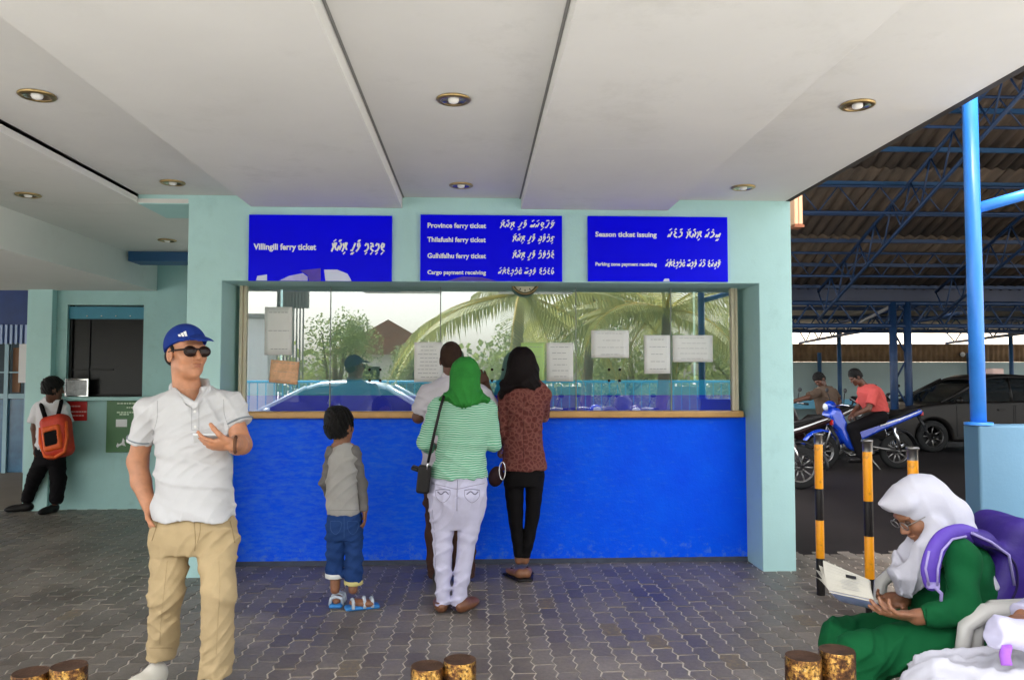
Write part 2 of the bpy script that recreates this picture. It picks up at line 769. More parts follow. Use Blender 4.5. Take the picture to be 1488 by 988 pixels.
M_steel = metal('dull_steel', (0.32, 0.31, 0.30, 1), 0.42)


def blue_counter_mat():
    t = NT('blue_counter_paint')
    co = t.coord()
    a = t.noise(2.2, 8, 0.7, co)
    base = t.ramp(a, [(0.3, (0.0, 0.075, 0.92)), (0.7, (0.0, 0.115, 0.98))])
    mp = t.n('Mapping')
    mp.inputs['Scale'].default_value = (8, 8, 30)
    mp.inputs['Rotation'].default_value = (0, 0.35, 0)
    t.l(co, mp.inputs['Vector'])
    st = t.noise(1.3, 9, 0.78, mp.outputs[0])
    sx = t.n('SeparateXYZ')
    t.l(co, sx.inputs[0])
    rx = t.n('MapRange')
    t.l(sx.outputs['X'], rx.inputs['Value'])
    for k, v in (('From Min', 1.5), ('From Max', -1.9), ('To Min', 0.0), ('To Max', 0.16)):
        rx.inputs[k].default_value = v
    ad = t.n('Math', operation='ADD')
    t.l(st, ad.inputs[0])
    t.l(rx.outputs[0], ad.inputs[1])
    scr = t.ramp(ad.outputs[0], [(0.56, (0, 0, 0)), (0.80, (1, 1, 1))])
    sc2 = t.n('Math', operation='MULTIPLY', i_1=0.5) if False else t.n('Math', operation='MULTIPLY')
    sc2.inputs[1].default_value = 0.42
    t.l(scr, sc2.inputs[0])
    kick = t.n('MapRange')
    t.l(sx.outputs['Z'], kick.inputs['Value'])
    for k, v in (('From Min', 0.34), ('From Max', 0.0), ('To Min', 0.0), ('To Max', 0.22)):
        kick.inputs[k].default_value = v
    fine_n = t.noise(19, 9, 0.8, co)
    ka = t.n('Math', operation='ADD')
    t.l(fine_n, ka.inputs[0])
    t.l(kick.outputs[0], ka.inputs[1])
    scuff = t.ramp(ka.outputs[0], [(0.68, (0, 0, 0)), (0.80, (0.42, 0.42, 0.42))])
    chip = t.ramp(t.noise(44, 5, 0.7, co), [(0.70, (0, 0, 0)), (0.73, (0.5, 0.5, 0.5))])
    cc = t.mix(sc2.outputs[0], base, (0.09, 0.26, 0.74))
    cc = t.mix(scuff, cc, (0.16, 0.30, 0.62))
    cc = t.mix(chip, cc, (0.0, 0.03, 0.45))
    t.col(cc)
    t.rough(0.5)
    t.b.inputs['Specular IOR Level'].default_value = 0.12
    t.bump(t.noise(26, 7, 0.7, co), 0.45, 0.012)
    return t.m


M_counter = blue_counter_mat()


def glass_mat():
    """tinted, faintly mirrored office glazing"""
    m = bpy.data.materials.new('office_glass')
    m.use_nodes = True
    t = m.node_tree
    t.nodes.clear()
    out = t.nodes.new('ShaderNodeOutputMaterial')
    mx = t.nodes.new('ShaderNodeMixShader')
    tr = t.nodes.new('ShaderNodeBsdfTransparent')
    tr.inputs['Color'].default_value = (0.80, 0.90, 0.86, 1)
    gl = t.nodes.new('ShaderNodeBsdfGlossy')
    gl.inputs['Roughness'].default_value = 0.0
    gl.inputs['Color'].default_value = (0.97, 1.0, 0.97, 1)
    mx.inputs[0].default_value = 0.235
    t.links.new(tr.outputs[0], mx.inputs[1])
    t.links.new(gl.outputs[0], mx.inputs[2])
    t.links.new(mx.outputs[0], out.inputs['Surface'])
    return m


M_glass = glass_mat()


def car_glass():
    m = bpy.data.materials.new('dark_car_glass')
    m.use_nodes = True
    b = m.node_tree.nodes['Principled BSDF']
    b.inputs['Base Color'].default_value = (0.012, 0.016, 0.018, 1)
    b.inputs['Roughness'].default_value = 0.04
    b.inputs['Coat Weight'].default_value = 0.6
    return m


M_carglass = car_glass()

# ------------------------------------------------------------------ ground
YW, YC = 5.91, 6.25


def paver_mat():
    t = NT('paver_concrete')
    oi = t.n('ObjectInfo')
    ge = t.n('NewGeometry')
    ad = t.n('Math', operation='ADD')
    t.l(oi.outputs['Random'], ad.inputs[0])
    t.l(ge.outputs['Random Per Island'], ad.inputs[1])
    fr = t.n('Math', operation='FRACT')
    t.l(ad.outputs[0], fr.inputs[0])
    base = t.ramp(fr.outputs[0], [(0.0, (0.15, 0.126, 0.108)), (0.35, (0.20, 0.174, 0.152)), (0.6, (0.165, 0.145, 0.130)), (0.85, (0.235, 0.204, 0.178)), (1.0, (0.13, 0.112, 0.098))])
    co = ge.outputs['Position']
    d = t.noise(38, 6, 0.75, co)
    base = t.mix(0.55, base, t.ramp(d, [(0.3, (0.5, 0.5, 0.5)), (0.7, (1.35, 1.35, 1.35))]), 'MULTIPLY')
    s = t.noise(1.4, 5, 0.65, co)
    base = t.mix(0.8, base, t.ramp(s, [(0.36, (0.62, 0.58, 0.55)), (0.62, (1.2, 1.17, 1.12))]), 'MULTIPLY')
    sp = t.noise(120, 3, 0.6, co)
    base = t.mix(t.ramp(sp, [(0.66, (0, 0, 0)), (0.72, (0.6, 0.6, 0.6))]), base, (0.25, 0.22, 0.19))
    t.col(base)
    t.rough(t.ramp(s, [(0.3, (0.36, 0.36, 0.36)), (0.7, (0.55, 0.55, 0.55))]))
    t.bump(t.noise(160, 5, 0.7, co), 0.35, 0.004)
    return t.m


def worn_yellow_mat():
    t = NT('paver_worn_yellow')
    co = t.n('NewGeometry').outputs['Position']
    d = t.noise(30, 7, 0.8, co)
    t.col(t.ramp(d, [(0.46, (0.15, 0.125, 0.105)), (0.66, (0.27, 0.195, 0.10))]))
    t.rough(0.6)
    t.bump(t.noise(160, 5, 0.7, co), 0.35, 0.004)
    return t.m


M_paver, M_paver_y = paver_mat(), worn_yellow_mat()
M_joint = paint('sandy_joint', (0.60, 0.53, 0.45), 0.9, 0.22, 6, 0.4, 200)
M_asph = paint('asphalt', (0.016, 0.0125, 0.0125), 0.62, 0.25, 1.2, 0.5, 160)
M_conc = paint('concrete_ground', (0.28, 0.23, 0.185), 0.75, 0.16, 0.8, 0.3, 60)
M_road = paint('pale_road', (0.42, 0.41, 0.39), 0.85, 0.12, 0.6, 0.3, 90)


def sheet(name, x0, x1, y0, y1, z, mat, parent=None):
    b = MB()
    b.add([(x0, y0, z), (x1, y0, z), (x1, y1, z), (x0, y1, z)], [(0, 1, 2, 3)])
    return b.build(name, mat, parent)


tag(sheet('ground', -300, 300, -300, 300, -0.125, M_road), kind='structure')
tag(sheet('passage_floor', -14, -2.0, 9.0, 30, -0.006, M_conc), kind='structure')
tag(sheet('parking_floor', 2.44, 30, 6.40, 27, -0.006, M_asph), kind='structure')

pav = MB()
pav.box((-9.0, 1.9, -0.13), (2.44, 6.62, -0.0035))
pav.box((2.44, 1.9, -0.13), (4.7, 6.40, -0.0035))
pav.box((4.7, 1.9, -0.13), (30, 6.40, -0.012))
pav.box((-9.0, 6.62, -0.13), (2.44, 9.0, -0.0035))
pavement = tag(pav.build('pavement', M_joint), kind='structure')
kb = MB()
x = -9.0
while x < 12:
    kb = MB()
    kb.box((x + 0.004, 1.76, -0.13), (x + 0.796, 1.895, 0.002))
    kb.build('kerb_stone', M_grey, pavement, 0.012)
    x += 0.8
PW, PL = 0.1085, 0.217


def paver_shape(w, l, g, dz):
    d = 0.0085
    ts = [0, .25, .5, .75, 1]
    zz = [d, -d, d, -d, d]
    out = [(-w / 2 + g + z, (t - .5) * (l - 2 * g)) for t, z in zip(ts, zz)]
    out += [(w / 2 - g + z, (t - .5) * (l - 2 * g)) for t, z in zip(reversed(ts), reversed(zz))]
    return out


def paver_geo():
    o0 = paver_shape(PW, PL, 0.0036, 0)
    o1 = paver_shape(PW, PL, 0.0064, 0)
    n = len(o0)
    v = [(x, y, -0.03) for x, y in o0] + [(x, y, -0.0022) for x, y in o0] + [(x, y, 0.0) for x, y in o1]
    # counter-clockwise seen from above
    f = []
    for k in (0, n):
        f += [(k + i, k + n + i, k + n + (i + 1) % n, k + (i + 1) % n) for i in range(n)]
    f.append(tuple(2 * n + i for i in reversed(range(n))))
    return v, f


pv, pf = paver_geo()
pmesh = bpy.data.meshes.new('paving_stone')
pmesh.from_pydata(pv, [], pf)
pmesh.materials.append(M_paver)
pmesh_y = pmesh.copy()
pmesh_y.materials.clear()
pmesh_y.materials.append(M_paver_y)
yel = [at(px, py, 1) for px, py in ((790, 876), (510, 962), (98, 895), (338, 958), (880, 918), (1070, 968), (640, 985), (1180, 905), (40, 742), (960, 930))]
yel = [(p.x * EYE / (EYE - p.z), EYE / (EYE - p.z)) for p in yel]
cells = []
i = 0
xx = -6.6
while xx < 4.6:
    yy = 2.0 + (PL / 2 if i % 2 else 0)
    while yy < (6.55 if xx > 2.38 else 8.95):
        if not (yy > 6.3 and -2.1 < xx < 2.4):
            cells.append((xx, yy))
        yy += PL
    xx += PW
    i += 1


def in_view(x, y):
    d = CAM_R.transposed() @ Vector((x, y, -EYE))
    u, v = 744 + F_PX * d.x / -d.z, 494 - F_PX * d.y / -d.z
    return -10 < u < 1250 and v < 995 and not (205 < u < 345 and v > 880)


vis = sorted([c for c in cells if in_view(*c)], key=lambda c: c[0] ** 2 + c[1] ** 2)[:298]
vis_s = set(vis)
for (x, y) in vis:
    isy = any(abs(x - a) < PW * .55 and abs(y - b) < PL * .55 for a, b in yel)
    o = bpy.data.objects.new('paving_stone', pmesh_y if isy else pmesh)
    COL.objects.link(o)
    o.parent = pavement
    o.location = (x, y, random.uniform(-0.0012, 0.0022))
    o.rotation_euler = (random.gauss(0, .005), random.gauss(0, .008), random.gauss(0, .008))
rest = MB()
for c in cells:
    if c in vis_s:
        continue
    dz, tx, ty = random.uniform(-0.0012, 0.0022), random.gauss(0, .005), random.gauss(0, .008)
    rest.add([(c[0] + x, c[1] + y, z + dz + x * ty + y * tx) for x, y, z in pv], pf)
tag(rest.build('paving_stones', M_paver, pavement), kind='stuff')

# ------------------------------------------------------------------ ticket booth
X = lambda px, py=560, Y=YW: at(px, py, Y).x
Z = lambda py, Y=YW, px=700: at(px, py, Y).z
xl0, xl1, xr1, xr0 = X(269), X(320), X(1105), X(1153)
xle = X(200, 290)
z_sof, z_top = Z(410), Z(286)
booth = thing('ticket_booth', 'pale teal ticket booth with a long glazed counter over a blue front wall', 'ticket booth', ((xl0 + xr0) / 2, 7.0, 0))
bd = 8.3
b = MB()
zt = z_top + 0.12
b.prism([(xl0, -0.03), (xl1, -0.03), (xl1, z_sof), (xr1, z_sof), (xr1, -0.03), (xr0, -0.03), (xr0, zt), (xle, zt), (xle, Z(301)), (xl0, Z(301))], Matrix.Translation((0, YC + 0.2, 0)) @ Matrix.Rotation(R_(90), 4, 'X'), YC + 0.2 - YW)
b.build('front_wall', M_teal, booth, 0.007)
b = MB()
b.box((xl1, YC + 0.202, z_sof + 0.001), (xr1, YC + 0.25, z_sof + 0.1))
b.build('soffit', M_teal, booth)
z_rail1, z_rail0 = Z(597.5, 6.2), Z(607.5, 6.2)
b = MB()
b.box((xl1 + 0.001, YC, -0.03), (xr1 - 0.001, YC + 0.14, z_rail0))
b.build('counter_wall', M_counter, booth)
b = MB()
b.box((xl1 + 0.002, YC - 0.012, -0.02), (xr1 - 0.002, YC - 0.001, 0.035))
b.build('skirting', paint('dirty_skirting', (0.05, 0.06, 0.09), 0.7, 0.3, 9, 0.3), booth)
b = MB()
b.box((X(354, 600, 6.2), 6.19, z_rail0), (X(1081, 600, 6.2), 6.44, z_rail1))
b.build('counter_rail', M_wood, booth, 0.014, 3)
zg0, zg1 = z_rail1, z_sof + 0.001
fw = 0.055
gx0, gx1 = X(358.5, 520, YC), X(1062, 520, YC)
for xa, xb in ((gx0 - fw, gx0), (gx1, gx1 + fw)):
    b = MB()
    b.box((xa, YC - 0.03, zg0), (xa + (xb - xa) * .46, YC + 0.05, zg1))
    b.box((xa + (xb - xa) * .54, YC - 0.02, zg0), (xb, YC + 0.05, zg1))
    b.box((xa + (xb - xa) * .4, YC - 0.008, zg0), (xa + (xb - xa) * .6, YC + 0.04, zg1))
    b.build('window_frame', M_cream, booth, 0.004)
M_cyan = paint('cyan_dado_colour', (0.004, 0.34, 0.62), 0.5, 0.05)
M_deep = paint('deep_blue_dado_colour', (0.0, 0.006, 0.75), 0.45, 0.05)
joints = [gx0] + [X(p, 500, YC) for p in (480, 640, 837, 975)] + [gx1]
for k in range(5):
    b = MB()
    xa, xb = joints[k] + 0.002, joints[k + 1] - 0.002
    b.add([(xa, YC, zg0), (xb, YC, zg0), (xb, YC, zg1), (xa, YC, zg1)], [(0, 1, 2, 3)])
    pane = b.build('glass_pane', M_glass, booth)
    b = MB()
    zq = Z(574, YC)
    b.box((xa + 0.002, YC + 0.006, zq), (xb - 0.002, YC + 0.0075, Z(552, YC)))  # both bands stand in for the indoor dado, added at the glass for daylight
    b.build('cyan_dado_standin', M_cyan, pane)
    b = MB()
    b.box((xa + 0.002, YC + 0.006, zg0 + 0.002), (xb - 0.002, YC + 0.0075, zq - 0.001))
    b.build('blue_dado_standin', M_deep, pane)
    if k:
        b = MB()
        b.box((joints[k] - 0.004, YC - 0.003, zg0), (joints[k] + 0.004, YC + 0.008, zg1))
        b.build('glazing_joint', paint('grey_silicone', (0.16, 0.2, 0.18), 0.5, 0.05), booth)
    pcs = {1: (537, 545), 2: (715, 545), 3: (885, 545)}.get(k)
    if pcs:
        for dx in (0, 15.5):
            for dy in (-8, 8):
                p = at(pcs[0] + dx, pcs[1] + dy, YC)
                b = MB()
                b.lathe([(0.0001, 0), (0.011, 0), (0.011, 0.004), (0.0001, 0.004)], Matrix.Translation((p.x, YC - 0.005, p.z)) @ Matrix.Rotation(R_(-90), 4, 'X'), 12)
                b.build('speaking_hole', M_dark, pane)
# inside the booth
b = MB()
yb = 7.75
b.box((xl1, yb, -0.03), (xr1, yb + 0.1, 3.0))
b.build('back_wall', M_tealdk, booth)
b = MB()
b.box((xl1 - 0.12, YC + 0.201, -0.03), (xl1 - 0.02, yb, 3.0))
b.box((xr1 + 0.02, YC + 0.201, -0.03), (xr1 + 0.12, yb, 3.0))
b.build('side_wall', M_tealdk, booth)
b = MB()
b.box((xl1 - 0.1, YC + 0.252, z_sof + 0.25), (xr1 + 0.1, yb, z_sof + 0.3))
b.build('office_ceiling', M_ceil, booth)
b = MB()
b.box((xl0, YW + 0.31, 3.0), (xr0, 9.2, 3.1))
b.box((xr0 - 0.15, YC + 0.21, -0.03), (xr0, 9.2, 3.0))
b.build('outer_wall', M_teal, booth)
b = MB()
b.box((xl1, YC + 0.145, z_rail0 - 0.05), (xr1, YC + 0.7, z_rail0 - 0.01))
b.build('desk', paint('desk_laminate', (0.25, 0.3, 0.35), 0.4, 0.05), booth)

# papers on the glass
M_lines = paint('printed_text', (0.30, 0.30, 0.31), 0.8, 0.1, 20, 0)
M_print = {}


def paper(px0, py0, px1, py1, label, mat, lines=5, name='notice_paper', tilt=0.0, cat='notice', ink=None):
    a, c = at(px0, py0, YC - 0.006), at(px1, py1, YC - 0.006)
    w, h = c.x - a.x, a.z - c.z
    o = thing(name, label, cat, ((a.x + c.x) / 2, YC - 0.006, c.z), 'paper notices taped to the ticket window')
    o.rotation_euler = (0, tilt, 0)
    b = MB()
    n = 6
    vs_ = []
    for i in range(n + 1):
        for j in range(n + 1):
            u, v = i / n, j / n
            vs_.append((-w / 2 + w * u, -0.0015 - 0.006 * max(0, (abs(u - .5) - .25)) * v * random.random(), h * v))
    b.add(vs_, [(i * (n + 1) + j, (i + 1) * (n + 1) + j, (i + 1) * (n + 1) + j + 1, i * (n + 1) + j + 1) for i in range(n) for j in range(n)], True)
    sh = b.build('paper_sheet', mat, o, local=True)
    m = sh.modifiers.new('thick', 'SOLIDIFY')
    m.thickness = 0.001
    if lines:
        b = MB()
        for k in range(lines):
            zz = h * (0.88 - 0.76 * k / max(1, lines - 1))
            ww = w * random.uniform(.45, .8) / 2
            xo = random.uniform(-.04, .04) * w
            x0 = xo - ww
            while x0 < xo + ww:
                q = random.uniform(.015, .04)
                b.box((x0, -0.0062, zz), (min(x0 + q, xo + ww), -0.0054, zz + h * .012))
                x0 += q + .007
        tag(b.build('printed_line', ink or M_lines, o, local=True), kind='stuff')
    return o


M_green_paper = paint('green_paper', (0.42, 0.62, 0.22), 0.8, 0.05)
M_orange_poster = paint('orange_poster', (0.75, 0.42, 0.24), 0.7, 0.35, 14, 0)
paper(385, 446, 424, 516, 'white sheet standing for a reflection high up at the left end of the ticket window', M_paper, 3)  # white sheet takes the place of a hazy reflection in the glass
paper(391, 524, 432, 557, 'orange printed poster at the left end of the ticket window', M_orange_poster, 3, tilt=R_(5))
paper(602, 497, 643, 555, 'white list of lines on the glass left of the bald man', M_paper, 9)
paper(757, 498, 791, 553, 'pale green notice behind the black headscarf', M_green_paper, 4)
paper(794, 498, 833, 554, 'white upright sheet beside the pale green notice', M_paper, 6)
paper(859, 480, 914, 520, 'wide white notice hung higher between the plain panes', M_paper, 4)
paper(936, 487, 974, 543, 'upright white sheet left of the pane joint at the right end', M_paper, 5)
paper(977, 487, 1036, 526, 'wide white sheet at the right end of the ticket window', M_paper, 5)

# clock behind the glass
cc_ = at(763, 408, 6.17)
ck = thing('wall_clock', 'round wall clock half hidden above the ticket window', 'clock', (cc_.x, 6.19, cc_.z - 0.12))
cm = Matrix.Translation((cc_.x, 6.19, cc_.z)) @ Matrix.Rotation(R_(90), 4, 'X') @ Matrix.Diagonal((.9, .9, 1, 1))
b = MB()
b.lathe([(0.10, 0.0), (0.125, 0.0), (0.128, 0.02), (0.118, 0.03), (0.104, 0.024), (0.10, 0.012)], cm, 32)
b.build('clock_rim', metal('old_bronze', (0.25, 0.19, 0.10, 1), 0.4), ck)
b = MB()
b.lathe([(0.0001, 0.012), (0.103, 0.012)], cm, 32)
b.build('clock_face', paint('clock_face_cream', (0.6, 0.55, 0.42), 0.5, 0.03), ck)
for k in range(12):
    t = k * math.pi / 6
    b = MB()
    b.box((-0.004, 0.075, 0.013), (0.004, 0.095, 0.015), cm @ Matrix.Rotation(t, 4, 'Z'))
    b.build('hour_mark', M_dark, ck)
b = MB()
b.box((-0.004, -0.01, 0.016), (0.004, 0.055, 0.018), cm @ Matrix.Rotation(2.6, 4, 'Z'))
b.box((-0.003, -0.01, 0.019), (0.003, 0.08, 0.021), cm @ Matrix.Rotation(4.2, 4, 'Z'))
b.build('clock_hand', M_dark, ck)

# ------------------------------------------------------------------ signs
G = {   # thaana letters as pen strokes in a unit box
 'v': [[(.85, .05), (.45, .25), (.2, .6), (.4, .95), (.75, .85), (.7, .55), (.35, .45)]],
 'l': [[(.2, .0), (.6, .12), (.85, .45), (.7, .85), (.35, .9), (.2, .7)]],
 'g': [[(.8, .05), (.3, .3), (.35, .6), (.75, .6), (.55, .9), (.2, .95)]],
 'f': [[(.2, .0), (.5, .3), (.75, .65), (.6, .95), (.3, .9), (.35, .6), (.7, .5)]],
 'r': [[(.15, .1), (.4, .1), (.65, .5), (.85, .95)]],
 't': [[(.1, .0), (.35, .5), (.15, .9)], [(.35, .5), (.65, .55), (.85, .95), (.55, .95), (.6, .6), (.9, .2)]],
 'k': [[(.1, .1), (.35, .6), (.6, .2), (.85, .75), (.65, .95)]],
 'p': [[(.2, .0), (.5, .3), (.75, .65), (.55, .95), (.25, .85), (.4, .6), (.75, .5)], [(.75, .95), (.95, .95)]],
 's': [[(.05, .2), (.25, .5), (.4, .15), (.6, .5), (.75, .2), (.95, .7)]],
 'T': [[(.1, .05), (.5, .2), (.5, .55), (.2, .6), (.45, .9), (.85, .85)]],
 'm': [[(.2, .9), (.2, .4), (.5, .1), (.8, .4), (.6, .75)]],
 'd': [[(.85, .1), (.45, .2), (.25, .5), (.6, .75), (.3, .95)]],
 'n': [[(.1, .15), (.3, .5), (.5, .2), (.8, .85)]],
 'h': [[(.2, .1), (.7, .35), (.75, .8), (.4, .9)]],
 'S': [[(.1, .1), (.35, .5), (.55, .15), (.9, .4), (.8, .9), (.5, .85)]],
 'b': [[(.85, .85), (.3, .8), (.15, .45), (.4, .1), (.8, .2), (.7, .5)]],
 'a': [[(.15, .1), (.6, .2), (.85, .6), (.6, .95), (.4, .7)]],
 'z': [[(.1, .1), (.5, .25), (.8, .6), (.6, .9)], [(.25, .9), (.45, .95)]],
}
VW = {'i': [[(.35, -.35), (.65, -.12)]], 'I': [[(.2, -.38), (.5, -.15)], [(.45, -.38), (.75, -.15)]], 'u': [[(.3, 1.15), (.5, 1.4), (.62, 1.25)]],
      'U': [[(.2, 1.15), (.4, 1.4), (.5, 1.25)], [(.5, 1.15), (.7, 1.4), (.8, 1.25)]], 'e': [[(.3, 1.15), (.5, 1.35)], [(.5, 1.15), (.7, 1.35)]],
      'A': [[(.25, 1.2), (.55, 1.38)], [(.5, 1.12), (.8, 1.3)]], 'x': [[(.3, 1.15), (.7, 1.38)]], 'o': [[(.4, 1.2), (.5, 1.4), (.65, 1.3), (.5, 1.15)]],
      'O': [[(.2, 1.2), (.35, 1.4), (.5, 1.25), (.65, 1.4), (.8, 1.2)]], '0': [[(.4, 1.18), (.5, 1.34), (.62, 1.2), (.42, 1.18)]], '-': []}


def stroke(b, pts, w, z0, z1, M):
    for (xa, ya), (xb, yb_) in zip(pts[:-1], pts[1:]):
        d = Vector((xb - xa, yb_ - ya))
        L = d.length
        if L < 1e-6:
            continue
        d /= L
        nx, ny = -d.y * w / 2, d.x * w / 2
        e = w * .3
        q = [(xa - d.x * e + nx, ya - d.y * e + ny), (xa - d.x * e - nx, ya - d.y * e - ny), (xb + d.x * e - nx, yb_ + d.y * e - ny), (xb + d.x * e + nx, yb_ + d.y * e + ny)]
        random_z = random.uniform(0, .0004)
        b.prism(q, M @ Matrix.Translation((0, 0, z0 + random_z)), z1 - z0)


def thaana(words, x_right, zc, h, width, mat, parent, y):
    """words right to left; letter+vowel pairs"""
    cells_ = []
    for w in words.split(' '):
        cells_ += [w[i:i + 2] for i in range(0, len(w), 2)] + [None]
    cells_ = cells_[:-1]
    n = sum(1 if c else .55 for c in cells_)
    cw = width / n
    b = MB()
    x = x_right
    M = Matrix.Translation((0, y, 0)) @ Matrix.Rotation(R_(90), 4, 'X')
    for c in cells_:
        if c is None:
            x -= cw * .55
            continue
        x -= cw
        for st in G[c[0]] + VW[c[1]]:
            stroke(b, [(x + cw * (u * .95 + .16 * (v - .5)), zc - h / 2 + h * v) for u, v in st], h * (.20 if st in G[c[0]] else .13), 0, .0015, M)
    return tag(b.build('thaana_lettering', mat, parent), kind='stuff')


def sign_mat():
    t = NT('royal_blue_sign')
    a = t.noise(1.3, 3, 0.5)
    t.col(t.ramp(a, [(0.3, (0.002, 0.0, 0.80)), (0.7, (0.0, 0.0, 0.98))]))
    t.rough(0.35)
    t.b.inputs['Specular IOR Level'].default_value = 0.1
    return t.m


M_sign = sign_mat()
M_lav = paint('lavender_print', (0.42, 0.40, 0.75), 0.3, 0.2, 12, 0)
M_purple = paint('purple_print', (0.06, 0.02, 0.42), 0.3, 0.3, 9, 0)
M_sky_print = paint('pale_blue_print', (0.62, 0.66, 0.86), 0.3, 0.05, 9, 0)


def sign(px0, py0, px1, py1, label, eng, tha, art):
    Y = YW - 0.022
    a, c = at(px0, py0, Y), at(px1, py1, Y)
    o = thing('ticket_sign', label, 'sign', ((a.x + c.x) / 2, YW - 0.011, c.z), 'royal blue signs above the ticket window')
    b = MB()
    b.box((a.x, Y, c.z + 0.002), (c.x, YW - 0.001, a.z))
    b.build('sign_board', M_sign, o)
    M0 = Matrix.Translation((0, Y - 0.001, 0)) @ Matrix.Rotation(R_(90), 4, 'X')
    for poly, mat in art:
        pts = [at(p, q, Y) for p, q in poly]
        b = MB()
        b.prism([(p.x, max(p.z, c.z + 0.003)) for p in pts], Matrix.Translation((0, Y - random.uniform(.0002, .0006), 0)) @ Matrix.Rotation(R_(90), 4, 'X'), 0.001)
        b.build('printed_picture', mat, o)
    for body, x0, x1, y, size in eng:
        p, q = at(x0, y, Y), at(x1, y, Y)
        text_mesh('lettering', body, size, Matrix.Translation((p.x, Y - 0.002, p.z)) @ Matrix.Rotation(R_(90), 4, 'X'), M_white, o, bold=0.03 * size, width=q.x - p.x)
    for body, x0, x1, y, h in tha:
        p, q = at(x0, y, Y), at(x1, y, Y)
        thaana(body, q.x, p.z, h, q.x - p.x, M_white, o, Y - 0.0016)
    return o


sign(362, 312, 569, 409.5, 'blue sign reading Villingili ferry ticket over the left end of the window', [('Villingili ferry ticket', 369, 460, 359, .062)], [('viligili ferI tiketx', 482, 560, 359, .062)],
     [([(372, 409), (374, 401), (388, 399), (388, 409)], M_sky_print), ([(406, 409), (420, 401), (440, 397), (447, 402), (447, 409)], M_lav), ([(436, 393), (466, 390), (466, 409), (449, 409), (447, 400)], M_purple), ([(473, 409), (471, 392), (490, 392), (505, 398), (511, 409)], M_sky_print)])
sign(611, 312, 817, 409.5, 'blue sign with four lines of white ticket names over the window centre',
     [('Province ferry ticket', 621, 706, 328, .05), ('Thilafushi ferry ticket', 621, 706, 348.5, .05), ('Gulhifalhu ferry ticket', 621, 706, 372, .05), ('Cargo payment receiving', 621, 706, 396, .042)],
     [('pxrOvinxsx ferI tiketx', 727, 806, 327, .042), ('Til0fuSi ferI tiketx', 745, 806, 347, .042), ('gul0f0lu ferI tiketx', 745, 806, 371, .042), ('mud0luge f0aisA b0l0aig0tunx', 724, 806, 395, .036)],
     [([(650, 409), (672, 402), (700, 403), (722, 409)], M_purple)])
sign(854, 314, 1058, 410, 'blue sign reading Season ticket issuing over the right end of the window',
     [('Season ticket issuing', 865, 954, 341, .052), ('Parking zone payment receiving', 865, 954, 384, .036)],
     [('sIz0nx tiketx hedunx', 970, 1047, 341, .05), ('pAkinxg0 zOnx f0aisA b0l0aig0tunx', 967, 1047, 384, .04)],
     [([(963, 409), (966, 405), (972, 405), (973, 409)], M_sky_print)])

# ------------------------------------------------------------------ canopy
zc, zb = Z(288), Z(304)
xb1a, xb1b, xb2a, xb2b, xcr = X(365, 303), X(585, 297), X(757, 297), X(970, 305), X(1145, 288)
canopy = thing('canopy', 'flat grey canopy ceiling with two wide lowered strips in front of the booth', 'canopy', (0, 4, 2.6))
Y0 = 0.5  # front run out of view, lengthened to keep the sun off the foreground
for xa, xb in ((xle + 0.012, xb1a), (xb1b, xb2a), (xb2b, xcr)):
    b = MB()
    b.box((xa, Y0, zc), (xb, YW - 0.001, zc + 0.03))
    b.build('ceiling_panel', M_ceil, canopy)
for xa, xb, ys in ((xb1a, xb1b, YW - 0.002), (xb2a, xb2b, 4.305)):
    b = MB()
    b.box((xa + 0.001, Y0, zb), (xb - 0.001, ys, zc + 0.04))
    if ys < YW - .1:
        b.box((xa + 0.001, ys + 0.0015, zb + .0006), (xb - 0.001, YW - 0.002, zc + 0.04))
    b.build('lowered_strip', M_ceil, canopy, 0.002)
M_step_shade = paint('step_shade_grey', (0.20, 0.20, 0.19), 0.9, 0.1)  # shade beside the lowered strips, painted as thin dark bands on the ceiling
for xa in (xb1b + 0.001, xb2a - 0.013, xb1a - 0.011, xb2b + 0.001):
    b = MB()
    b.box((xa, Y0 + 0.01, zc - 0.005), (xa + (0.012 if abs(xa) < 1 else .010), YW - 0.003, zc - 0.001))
    b.build('painted_step_shade', M_step_shade, canopy)
b = MB()
b.box((xle + 0.012, Y0 - 0.1, zc + 0.05), (xcr - 0.02, 9.2, zc + 0.36))
b.build('roof_slab', M_grey, canopy)
b = MB()
b.box((xcr - 0.02, Y0 - 0.1, zc - 0.002), (xcr + 0.02, 7.0, zc + 0.42))
b.build('edge_fascia', paint('dark_fascia', (0.05, 0.045, 0.04), 0.7, 0.2), canopy)
# lower ceiling to the left
zl = Z(300)
xbk = at(229, 400, 9.0).x
zbk = at(229, 423, 9.0).z
lowc = thing('side_ceiling', 'lower grey ceiling with a deep bulkhead over the left passage', 'ceiling', (-5, 5, 2.3))
b = MB()
b.box((xbk - 0.4, Y0, zl), (xle + 0.004, YW - 0.001, zl + 0.045))
b.box((xbk - 0.4, YW - 0.001, zl), (xl0, 8.998, zl + 0.035))
b.build('ceiling_panel', M_ceil, lowc, 0.004)
b = MB()
b.box((-12, Y0, zbk), (xbk, 8.995, zl + 0.3))
b.build('bulkhead', M_ceil, lowc, 0.004)
b = MB()
b.box((-12, Y0 - 0.1, zl + 0.31), (xle - 0.001, 9.2, zl + 0.5))
b.build('roof_slab', M_grey, lowc)


